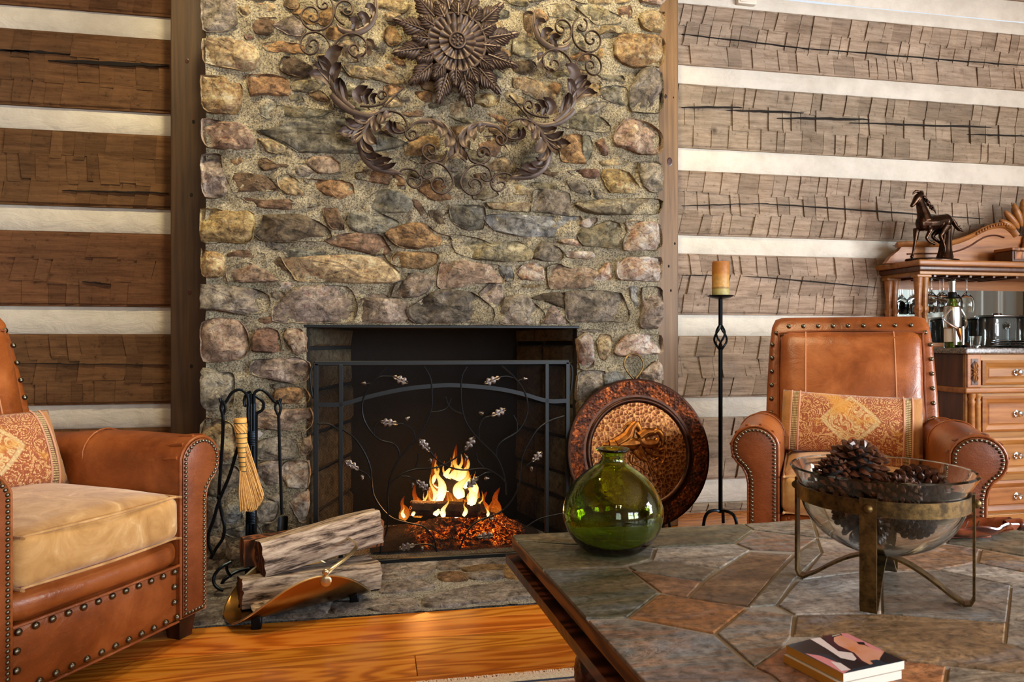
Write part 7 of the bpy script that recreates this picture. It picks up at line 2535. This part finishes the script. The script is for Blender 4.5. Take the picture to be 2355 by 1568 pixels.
# ---------------------------------------------------------------- bronze horse by a stump
YH = 3.455
Hh = lambda a, b: W(1960 + a / 3.734, 430 + b / 3.734, YH)
hz = zt3
h0 = Hh(700, 628)
hs = thing('horse_statue', 'dark bronze statue of a trotting horse beside a tree stump on the cabinet', 'statue', (h0.x, YH, hz))
OZ_ = h0.z - hz
k_ = (Hh(800, 628).x - Hh(700, 628).x) / 100
HP = lambda a, b, dy=0.0: Vector(((a - 700) * k_, dy, max(0.0, (612 - b) * k_ + 0.016)))


def limb(mb, pts, rad, dy0=0.0):
    P = catmull([HP(p[0], p[1], p[2] if len(p) > 2 else dy0) for p in pts], 5)
    m = len(P); kk = len(rad) - 1
    rr = []
    for i in range(m):
        t = i / (m - 1) * kk; a = min(int(t), kk - 1)
        rr.append((rad[a] + (rad[a + 1] - rad[a]) * (t - a)) * k_)
    mb.tube(P, rr, 12)


mb = MB()
limb(mb, [(590, 345), (640, 350), (700, 345), (760, 330), (815, 320)], [44, 60, 58, 50, 44])
mb.ell(tuple(HP(600, 350)), (46 * k_, 44 * k_, 62 * k_), 12, 8)
mb.ell(tuple(HP(800, 330)), (50 * k_, 46 * k_, 56 * k_), 12, 8)
limb(mb, [(625, 330), (605, 265), (585, 205), (572, 155)], [54, 40, 30, 24])
limb(mb, [(590, 140), (560, 165), (535, 200), (508, 232)], [24, 28, 20, 12])
limb(mb, [(560, 185), (548, 195)], [20, 16])
limb(mb, [(575, 130), (572, 112)], [8, 3], 0.010); limb(mb, [(585, 132), (588, 112)], [8, 3], -0.010)
limb(mb, [(575, 390, .018), (566, 440, .018), (560, 490, .018), (548, 550, .018), (537, 596, .018)], [26, 17, 11, 9, 8]); limb(mb, [(538, 588, .018), (530, 607, .018)], [11, 13])
limb(mb, [(625, 380, -.018), (650, 400, -.018), (630, 440, -.018), (618, 465, -.018), (645, 492, -.018), (680, 505, -.018)], [26, 18, 13, 11, 9, 8]); limb(mb, [(675, 500, -.018), (690, 512, -.018)], [10, 12])
limb(mb, [(780, 370, -.02), (750, 420, -.02), (735, 450, -.02), (755, 490, -.02), (770, 540, -.02), (760, 600, -.02)], [40, 22, 15, 11, 9, 8]); limb(mb, [(760, 595, -.02), (750, 608, -.02)], [11, 13])
limb(mb, [(800, 370, .02), (760, 400, .02), (715, 440, .02), (745, 470, .02), (790, 500, .02)], [40, 24, 14, 11, 8])
body = remeshed(mb, 'body', MAT['bronze_dark'], hs, 0.0032, 3)
mb = MB()
rnd = random.Random(4)
for i in range(14):
    t = i / 13
    a = 575 + 100 * t; b = 120 + 125 * t
    limb(mb, [(a, b), (a + 22, b + 5 + rnd.uniform(-8, 8)), (a + 40 + rnd.uniform(-6, 10), b + 25 + rnd.uniform(-8, 12))], [9, 8, 2], rnd.uniform(-.008, .008))
limb(mb, [(575, 120), (545, 115), (535, 135)], [10, 8, 3])
limb(mb, [(560, 118), (530, 125), (522, 145)], [8, 6, 2])
o = mb.build('mane', MAT['bronze_dark'], hs); o['kind'] = 'stuff'
mb = MB()
for i in range(7):
    e = rnd.uniform(-18, 18)
    limb(mb, [(838, 300), (860, 330 + e * 0.3), (885, 360 + e * 0.6), (910 + e, 385 + e), (935 + e * 0.7, 385 + e * 1.4)], [8, 10, 9, 7, 2], rnd.uniform(-.012, .012))
o = mb.build('tail', MAT['bronze_dark'], hs); o['kind'] = 'stuff'
mb = MB()
limb(mb, [(790, 612, .0), (795, 560, .0), (805, 480, .0), (815, 400, .0), (818, 365, .0)], [58, 44, 36, 30, 30], 0.02)
for i in range(7):
    a = 2 * pi * i / 7
    limb(mb, [(795 + 45 * cos(a), 608, .03 * sin(a)), (800 + 36 * cos(a), 540, .022 * sin(a)), (812 + 28 * cos(a), 390, .018 * sin(a))], [16, 12, 8])
mb.build('stump', MAT['bronze_dark'], hs)
mb = MB(); mb.lathe([(0.98, 0), (1.0, 0.25), (0.96, 0.7), (0.8, 1.0), (0.001, 1.05)], 40, M=Matrix.Diagonal((0.165, 0.062, 0.016, 1)), fn=lambda r, a, i: r * (1 + 0.05 * sin(5 * a) + 0.03 * sin(9 * a)))
mb.build('base', MAT['bronze_dark'], hs)

# ---------------------------------------------------------------- hanging wine glasses
gp = [(0.033, 0.0), (0.0325, -0.002), (0.010, -0.006), (0.0042, -0.012), (0.0036, -0.07), (0.0045, -0.085), (0.016, -0.098), (0.032, -0.118), (0.039, -0.145), (0.0385, -0.170), (0.033, -0.200), (0.0318, -0.200), (0.037, -0.170), (0.0375, -0.146), (0.030, -0.120), (0.012, -0.101), (0.0008, -0.096)]
mb = MB(); mb.lathe([(r, z) for r, z in gp], 24, caps=False); mb.add([], [])
gm = mb.build('wine_glass', MAT['clear_glass'], None)
gme = gm.data; bpy.data.objects.remove(gm)
spots = [(3.028, 3.47, 'front left glass beside the turned post'), (3.028, 3.58, 'second glass of the row beside the turned post'), (3.103, 3.47, 'front glass of the second row from the turned post'), (3.103, 3.58, 'rear glass of the second row from the turned post'),
         (3.178, 3.47, 'front glass above the wine bottle'), (3.178, 3.58, 'rear glass above the wine bottle'), (3.253, 3.47, 'front glass right of the wine bottle'), (3.253, 3.58, 'rear glass right of the wine bottle')]
for (x, y, lab) in spots:
    o = bpy.data.objects.new('wine_glass', gme); COL.objects.link(o); o.location = (x, y, 1.3095)
    tag(o, 'clear wine glass hanging upside down, ' + lab, 'wine glass', 'wine glasses hanging under the cabinet top')

# ---------------------------------------------------------------- bottle in a metal waiter holder
CT = 0.9155
bp = W(2190, 797, 3.235)
g = G('bottle_glass'); g.fin((0.20, 0.30, 0.03, 1), 0.05, 0.0, None, Transmission_Weight=0.85, IOR=1.48); MAT['bottle_glass'] = g.mat
bt = thing('wine_bottle', 'green wine bottle clasped by the metal figure on the granite counter', 'bottle', (bp.x, 3.235, CT))
mb = MB(); mb.lathe([(0.0008, 0.002), (0.034, 0.0), (0.037, 0.004), (0.037, 0.18), (0.035, 0.20), (0.022, 0.232), (0.0145, 0.25), (0.0135, 0.30), (0.0155, 0.302), (0.0155, 0.312), (0.0135, 0.314), (0.0008, 0.314)], 28); mb.build('glass', MAT['bottle_glass'], bt)
mb = MB(); mb.lathe([(0.0375, 0.03), (0.0376, 0.14)], 28, caps=False); mb.build('label', MAT['white_paint'], bt)
mb = MB(); mb.lathe([(0.016, 0.285), (0.0165, 0.33), (0.018, 0.33), (0.018, 0.345), (0.0008, 0.346)], 20); mb.build('stopper', MAT['pewter'], bt)
wh = thing('bottle_holder', 'silver metal waiter figure with bent arms hugging the green bottle', 'bottle holder', (bp.x, 3.235, CT))
mb = MB()
vs = []; fs = []
for i in range(15):
    for j in range(13):
        a = R(150) + R(240 - 0) * j / 12 * 0.75
        z = 0.10 + 0.115 * i / 14
        r = 0.040 + 0.003 * sin(pi * i / 14)
        vs.append((r * cos(a), r * sin(a), z))
for i in range(14):
    for j in range(12):
        a = i * 13 + j
        fs.append((a, a + 1, a + 14, a + 13))
mb.add(vs, fs); o = mb.build('vest', MAT['pewter'], wh)
s_ = o.modifiers.new('thick', 'SOLIDIFY'); s_.thickness = 0.002
mb = MB(); mb.tube(catmull([(-0.033, -0.026, 0.20), (-0.07, -0.03, 0.165), (-0.078, -0.032, 0.145), (-0.05, -0.045, 0.118), (-0.012, -0.05, 0.098)], 5), 0.0065, 8); mb.build('arm', MAT['pewter'], wh)
mb = MB(); mb.tube(catmull([(0.040, -0.010, 0.20), (0.056, -0.02, 0.16), (0.052, -0.035, 0.125), (0.03, -0.045, 0.10)], 5), 0.0065, 8); mb.build('arm', MAT['pewter'], wh)
for x in (-0.020, 0.020):
    mb = MB(); mb.tube([(x, -0.041, 0.108), (x * 1.1, -0.044, 0.05), (x, -0.043, 0.008)], [0.010, 0.008, 0.008], 8); mb.build('leg', MAT['pewter'], wh)
    mb = MB(); mb.ell((x, -0.055, 0.008), (0.011, 0.020, 0.008), 10, 6); mb.build('shoe', MAT['black_iron'], wh)
mb = MB(); mb.lathe([(0.030, 0.256), (0.040, 0.259), (0.041, 0.262), (0.022, 0.264), (0.020, 0.285), (0.017, 0.289)], 24, caps=False); mb.build('hat', MAT['black_iron'], wh)
mb = MB(); mb.tube([(-0.012, -0.05, 0.098), (-0.004, -0.054, 0.06), (0.0, -0.052, 0.04)], [0.012, 0.008, 0.003], 8); mb.build('napkin', MAT['copper_relief'], wh)

sp = W(2244, 796, 3.20)
sg = MB(); sg.lathe([(0.021, 0.0), (0.0225, 0.003), (0.027, 0.060), (0.0258, 0.060), (0.0215, 0.012), (0.0008, 0.010)], 24)
o = sg.build('shot_glass', MAT['clear_glass'], None); o.location = (sp.x, 3.20, CT); tag(o, 'small clear tumbler on the granite counter by the silver trays', 'glass')
for k in range(4):
    px = W(2345, 790, 3.25)
    mb = MB(); mb.lathe([(0.0008, 0.001), (0.085, 0.0), (0.12, 0.006), (0.128, 0.0075), (0.128, 0.009), (0.118, 0.0085), (0.085, 0.003), (0.0008, 0.003)], 40)
    o = mb.build('tray', MAT['pewter'] if k % 2 == 0 else MAT['chrome'], None); o.location = (px.x + 0.006 * (k % 2), 3.25, CT + 0.0005 + 0.0095 * k)
    tag(o, ['lowest round silver tray in the stack on the granite counter', 'second silver tray up in the stack of four', 'third silver tray up in the stack of four', 'topmost round silver tray in the stack'][k], 'tray', 'silver trays on the counter')
g = G('smoked_glass'); g.fin((0.20, 0.22, 0.21, 1), 0.04, 0.0, None, Transmission_Weight=0.75, IOR=1.45); MAT['smoked_glass'] = g.mat
for k, (px_, lab) in enumerate(((2293, 'dark square glass canister behind the silver trays beside the tumbler'), (2372, 'square dark glass canister farther from the tumbler, behind the silver trays'))):
    q = W(px_, 770, 3.50)
    t = thing('canister', lab, 'canister', (q.x, 3.50, CT), 0, 'dark canisters on the counter')
    mb = MB(); mb.box((0, 0, 0.085), (0.155, 0.12, 0.168), 0.012, 3); mb.build('body', MAT['smoked_glass'], t, True)
    mb = MB(); mb.box((0, 0, 0.176), (0.165, 0.13, 0.012), 0.004, 2); mb.build('lid', MAT['pewter'], t, True)
    mb = MB(); mb.lathe([(0.02, 0.182), (0.024, 0.186), (0.02, 0.192), (0.0008, 0.194)], 16); mb.build('knob', MAT['pewter'], t)
    mb = MB()
    for i in range(6):
        a = pi * i / 6
        d = Vector((cos(a), 0, sin(a)))
        mb.tube([Vector((0, -0.068, 0.12)) - d * 0.024, Vector((0, -0.074, 0.12)), Vector((0, -0.068, 0.12)) + d * 0.024], [0.001, 0.006, 0.001], 5)
    mb.build('crystal_star', MAT['clear_glass'], t)

# ================================================================ WALL MEDALLION
YM = 3.085
mw = W(1050, 101, YM)
wm = thing('wall_medallion', 'large dark iron flower medallion with leafy scrolls hung on the chimney stone', 'wall decoration', tuple(mw))
MO = tuple(mw)
IR = MAT['rust_iron']
pxm = 1.0 / (FPX / (W(1050, 101, YM) - Vector((0, 0, CAMH))).dot(Vector((SP, CP, 0))))     # metres per pixel at the medallion
loc = lambda px, py, dy=0.0: W(px, py, YM + dy) - mw


def mput(mb, name, mat=IR, parent=wm, ang=45):
    return mb.build(name, mat, parent, True, ang)


Mx = Matrix.Rotation(R(90), 4, 'X')
# centre disc with two rows of hollow petals
r0 = 66 * pxm
mb = MB(); mb.tube([(r0 * cos(2 * pi * k / 64), -0.020, r0 * sin(2 * pi * k / 64)) for k in range(64)], 0.006, 8, closed=True); mput(mb, 'ring')
mb = MB(); mb.lathe([(0.0008, 0.006), (r0, 0.012), (r0, 0.0), (0.0008, 0.0)], 48, M=Mx); mput(mb, 'disc')
for (ra, rb, n, zz) in ((0.60, 0.985, 26, 0.016), (0.31, 0.64, 14, 0.026)):
    for k in range(n):
        a = 2 * pi * k / n
        mb = MB()
        vs = []; fs = []
        for i in range(6):
            t = i / 5
            rr = r0 * (ra + (rb - ra) * t)
            for j in range(7):
                u = -1 + 2 * j / 6
                aa = a + u * pi / n * 0.97
                h = zz + 0.010 * (1 - u * u) * (0.5 + 0.5 * t) - 0.006 * t + (0.006 * (t ** 3))
                rt = rr - r0 * 0.035 * u * u * t
                vs.append((rt * cos(aa), -h, rt * sin(aa)))
        for i in range(5):
            for j in range(6):
                b = i * 7 + j
                fs.append((b, b + 1, b + 8, b + 7))
        mb.add(vs, fs); mput(mb, 'petal')
mb = MB(); mb.tube([(r0 * 0.27 * cos(2 * pi * k / 32), -0.040, r0 * 0.27 * sin(2 * pi * k / 32)) for k in range(32)], 0.0045, 8, closed=True)
mb.lathe([(0.0008, 0.038), (r0 * 0.26, 0.036), (r0 * 0.27, 0.02)], 24, M=Mx, caps=False)
mput(mb, 'boss')
for k in range(9):
    a = 2 * pi * k / 8
    r_ = 0 if k == 8 else r0 * 0.155
    mb = MB(); mb.ell((r_ * cos(a), -0.041, r_ * sin(a)), (0.006, 0.006, 0.006), 8, 6); mput(mb, 'bead')


def feather(ang, ra, rb, wide, depth, npair, seed=0):
    """ribbed acanthus leaf pointing along ang: overlapping fluted lobes on both sides of the midrib"""
    d = Vector((cos(ang), 0, sin(ang))); e = Vector((-sin(ang), 0, cos(ang))); nrm = Vector((0, -1, 0))
    mb = MB()
    for i in range(npair):
        t = i / npair
        b = d * (ra + (rb - ra) * (t * 0.86))
        L = wide * (1.0 - 0.55 * t) * (0.75 + 0.35 * sin(pi * min(1, t * 1.6 + 0.2)))
        spread = R(50 - 26 * t)
        for s in (-1, 1):
            dd = (d * cos(spread) + e * (s * sin(spread))).normalized()
            ee = nrm.cross(dd)
            vs = []; fs = []
            for q in range(7):
                u = q / 6
                w = wide * 0.15 * (0.55 + 0.75 * sin(pi * min(1, u * 0.9 + 0.08))) * (1 if u < 0.95 else 0.35)
                curl = depth + 0.006 + 0.011 * sin(pi * u * 0.8) - 0.012 * u * u
                p = b + dd * (L * u) + d * (L * 0.25 * u * u)
                vs += [p - ee * w + nrm * (curl - 0.006), p - ee * w * 0.45 + nrm * (curl + 0.001), p + nrm * (curl - 0.001), p + ee * w * 0.45 + nrm * (curl + 0.003), p + ee * w + nrm * (curl - 0.006)]
            for q in range(6):
                for j in range(4):
                    a_ = q * 5 + j
                    fs.append((a_, a_ + 1, a_ + 6, a_ + 5))
            mb.add(vs, fs)
    # tip lobe, midrib and a backing blade
    tip = d * rb
    b = d * (ra + (rb - ra) * 0.72)
    mb.tube([b + nrm * (depth + 0.01), b.lerp(tip, 0.5) + nrm * (depth + 0.012), tip + nrm * depth], [0.008, 0.007, 0.0012], 6)
    mb.tube([d * ra + nrm * (depth + 0.012), d * (ra * 0.4 + rb * 0.6) + nrm * (depth + 0.013), tip + nrm * (depth + 0.002)], [0.0045, 0.0035, 0.001], 6)
    q = []
    for k in range(13):
        t = k / 12
        q.append((ra + (rb - ra) * t, wide * 0.55 * (1 - t) ** 0.7))
    ol_ = [(r_, w) for r_, w in q] + [(r_, -w) for r_, w in reversed(q)]
    mb.prism(ol_, lambda u, v, w: d * u + e * v + nrm * w, depth - 0.002, depth + 0.002)
    return mb


for k in range(12):
    a = R(-77 + 30 * k)
    mput(feather(a, r0 * 1.15, 153 * pxm, 0.056, 0.004, 8), 'flower_leaf')
for k in range(12):
    a = R(-62 + 30 * k)
    mput(feather(a, r0 * 0.92, 104 * pxm, 0.046, 0.012, 5), 'flower_leaf')

Z5 = lambda a, b, dy=0.0: loc(670 + a / 6.274, b / 6.274, dy)
Z6 = lambda a, b, dy=0.0: loc(760 + a / 6.534, 220 + b / 6.534, dy)
CUR = [('5', .0045, '520,-60 570,0 605,90 610,170 590,300 520,390 400,440 290,430 190,360 145,260 160,170 230,110 320,110 390,180 390,270 330,315 270,290 255,245 290,225'),
       ('5', .0040, '420,-60 372,-10 380,80 430,130 500,120 520,70 480,40 450,70'),
       ('5', .0045, '575,740 540,620 480,530 400,480 320,465 200,500 135,600 150,710 240,780 330,770 385,700 385,620 330,575 265,600 260,660 300,680'),
       ('5', .0045, '760,360 690,310 635,230 635,120 690,40 770,15 850,50 885,130 860,200 800,220 752,185 752,140 800,120'),
       ('5', .0050, '600,720 640,620 740,525 860,490 980,515 1070,600 1090,700 1045,785 960,830 890,810 830,740 850,670 920,650 960,690 965,730'),
       ('5', .0050, '990,1530 1150,1535 1300,1500 1385,1420 1360,1335 1290,1320 1252,1370 1285,1425 1335,1410'),
       ('6', .0050, '1190,480 1130,540 1140,620 1210,670 1280,630 1290,560 1240,530 1190,560 1190,610'),
       ('6', .0050, '1750,830 1680,960 1540,990 1430,930 1380,840 1410,760 1490,730 1570,780 1570,860 1520,880 1480,840 1470,800'),
       ('6', .0050, '1340,1260 1360,1180 1390,1080 1450,1025 1560,1000 1690,1050 1790,1160 1840,1290 1800,1400 1700,1470 1590,1450 1520,1370 1530,1280 1600,1230 1680,1250 1710,1310 1670,1360'),
       ('6', .0050, '1050,1130 1100,1105 1180,1100 1280,1130 1350,1210 1370,1300 1320,1370 1240,1380 1170,1320 1160,1260 1210,1235 1270,1260'),
       ('6', .0042, '1360,1180 1410,1240 1480,1240 1530,1190 1500,1130 1450,1130 1440,1170'),
       ('6', .0050, '670,300 760,250 900,230 1050,280 1130,380 1145,480 1100,545 1010,560 950,520'),
       ('6', .0040, '800,170 900,75 1000,-30 1090,-110')]
STEM = [('5', '900,1580 760,1450 600,1250 565,1100 560,950 600,800 600,720', [.010, .011, .012, .010, .008, .006, .004]),
        ('5', '655,345 720,425 850,470 1000,445 1130,360 1200,220 1225,60 1200,-60', [.003, .010, .013, .013, .012, .010, .007, .004]),
        ('6', '20,-20 100,80 250,200 400,270 560,300 700,260 800,170', [.011, .012, .012, .011, .010, .007, .004]),
        ('6', '690,285 560,420 480,560 455,720 490,880 570,1000 700,1090 850,1135 1000,1150 1105,1190', [.006, .011, .013, .013, .013, .013, .012, .010, .008, .002]),
        ('6', '1190,480 1280,400 1420,380 1580,400 1720,480 1830,620 1860,760 1830,900 1750,990', [.003, .006, .009, .011, .012, .012, .011, .008, .002])]
LEAFS = [('5', '600,1250 470,1120 235,1110', .020), ('5', '585,1180 460,1010 335,985', .018), ('5', '570,1120 500,960 400,860', .018), ('5', '562,1130 590,830 752,738', .024), ('5', '590,1230 640,1040 722,955', .018), ('5', '690,1390 680,1250 715,1165', .015), ('5', '790,1480 760,1330 715,1170', .012),
         ('5', '1000,1500 960,1380 1105,1285', .020), ('5', '1090,1520 1060,1400 1190,1330', .014), ('5', '1200,1510 1170,1430 1240,1400', .010),
         ('5', '900,455 930,350 830,335', .015), ('5', '1080,395 1060,280 950,262', .016), ('5', '1190,230 1150,140 1065,158', .014),
         ('5', '1080,590 1150,640 1185,748', .010), ('5', '1090,690 1120,780 1110,862', .011), ('5', '1040,790 1000,850 930,870', .010),
         ('6', '900,235 850,310 818,392', .014), ('6', '780,260 760,370 728,475', .016), ('6', '640,340 680,480 682,612', .018), ('6', '540,500 580,660 700,770', .020), ('6', '480,640 540,800 660,880', .016), ('6', '500,830 600,930 775,940', .015), ('6', '590,990 730,1010 930,985', .016), ('6', '700,1080 850,1090 990,1040', .010),
         ('6', '560,400 450,390 338,350', .014), ('6', '540,430 360,480 225,392', .016), ('6', '520,450 300,560 112,572', .020), ('6', '490,500 400,620 335,775', .017), ('6', '500,480 330,610 285,690', .014),
         ('6', '1000,560 900,520 885,400', .014), ('6', '1050,560 960,520 960,420', .009),
         ('6', '1480,390 1540,460 1545,568', .014), ('6', '1620,420 1680,540 1640,680', .018), ('6', '1740,510 1790,680 1712,812', .020), ('6', '1830,640 1850,840 1752,990', .018)]


def acanthus(P, wide):
    """curved fluted leaflet along P (three points), hollow side outwards"""
    C = catmull(P, 6)
    m = len(C)
    mb = MB()
    vs = []; fs = []
    for i, p in enumerate(C):
        t = i / (m - 1)
        d = (C[min(i + 1, m - 1)] - C[max(i - 1, 0)]).normalized()
        e = d.cross(Vector((0, -1, 0))).normalized()
        w = wide * (0.35 + 0.65 * sin(pi * min(1, 0.1 + t * 0.8))) * (1 if t < 0.8 else max(0.06, (1 - t) / 0.2))
        out = 0.010 + 0.020 * t * t
        for u in (-1, -0.5, 0, 0.5, 1):
            vs.append(p + e * (w * u) + Vector((0, -1, 0)) * (out + 0.010 * (abs(u) ** 1.5) * (0.5 + t)))
    for i in range(m - 1):
        for j in range(4):
            a = i * 5 + j
            fs.append((a, a + 1, a + 6, a + 5))
    mb.add(vs, fs)
    return mb


zf = {'5': Z5, '6': Z6}
for mirror in (False, True):
    mm = (lambda p: Vector((-p.x, p.y, p.z))) if mirror else (lambda p: p)
    rd = lambda k, ln, dy=0.0: [mm(zf[k](*map(float, q.split(',')), dy)) for q in ln.split()]
    for k, r_, ln in CUR:
        mb = MB(); mb.tube(catmull(rd(k, ln, -0.008), 6), r_ * 1.2, 8, flat=(1.6, 0.75), up=(0, -1, 0)); mput(mb, 'scroll')
    for k, ln, rads in STEM:
        P = catmull(rd(k, ln, -0.006), 5)
        m = len(P); kk = len(rads) - 1
        rr = []
        for i in range(m):
            t = i / (m - 1) * kk; a = min(int(t), kk - 1)
            rr.append(rads[a] + (rads[a + 1] - rads[a]) * (t - a))
        mb = MB(); mb.tube(P, [q_ * 1.25 for q_ in rr], 8, flat=(0.7, 1.0), up=(0, -1, 0)); mput(mb, 'stem')
    for k, ln, w_ in LEAFS:
        mput(acanthus(rd(k, ln), w_ * 1.15), 'acanthus_leaf')
# two short standoffs hold the ironwork off the stone
for px, py in ((1050, 40), (1000, 130), (1100, 130)):
    p = loc(px, py)
    mb = MB(); mb.tube([(p.x, 0.0, p.z), (p.x, 0.075, p.z)], 0.005, 6); mput(mb, 'standoff')

# ================================================================ RUG
RX0, RX1, RY0, RY1 = -0.35, 2.6, -0.6, 1.985
rg = thing('rug', 'woven rug with a cream and rose border and a blue stripe under the table', 'rug', ((RX0 + RX1) / 2, (RY0 + RY1) / 2, 0.0005))
g = G('rug_wool')
c = g.coord()
s = g.nd('ShaderNodeSeparateXYZ', {0: c})
hx, hy = (RX1 - RX0) / 2, (RY1 - RY0) / 2
dx = g.math('SUBTRACT', hx, g.math('ABSOLUTE', s.outputs[0])); dy = g.math('SUBTRACT', hy, g.math('ABSOLUTE', s.outputs[1]))
dm = g.math('MINIMUM', dx, dy)
col = g.ramp(dm, [(0.0, '#d9c4be'), (0.035, '#d8cfc6'), (0.04, '#d8cfc6'), (0.042, '#273a5e'), (0.052, '#273a5e'), (0.055, '#c9b3a8'), (0.075, '#7a3a34'), (0.3, '#6a4038')])
col = g.mix(0.6, col, g.ramp(g.noise(c, 160, 4, 0.8), [(0.35, 0.15), (0.65, 0.85)]), 'OVERLAY')
MAT['rug_wool'] = g.fin(col, 0.95, normal=g.bump(g.noise(c, 220, 3, 0.7), 0.9, 0.006))
mb = MB(); mb.box((0, 0, 0.005), (RX1 - RX0, RY1 - RY0, 0.010), 0.003, 2); mb.build('pile', MAT['rug_wool'], rg, False)
simple('fringe_wool', '#d3b5ad', 0.9, 0, None, 0, 0, 0, '#e9dfd6', 200)
mb = MB()
rnd = random.Random(2)
x = -hx
while x < hx:
    for k in range(2):
        y0 = hy - 0.004
        mb.tube([(x, y0, 0.006), (x + rnd.uniform(-.004, .004), y0 + 0.012, 0.007 + rnd.uniform(0, .004)), (x + rnd.uniform(-.008, .008), y0 + 0.026 + rnd.uniform(-.006, .004), 0.002)], 0.0018, 4)
    x += 0.0055
o = mb.build('fringe', MAT['fringe_wool'], rg, False); o['kind'] = 'stuff'
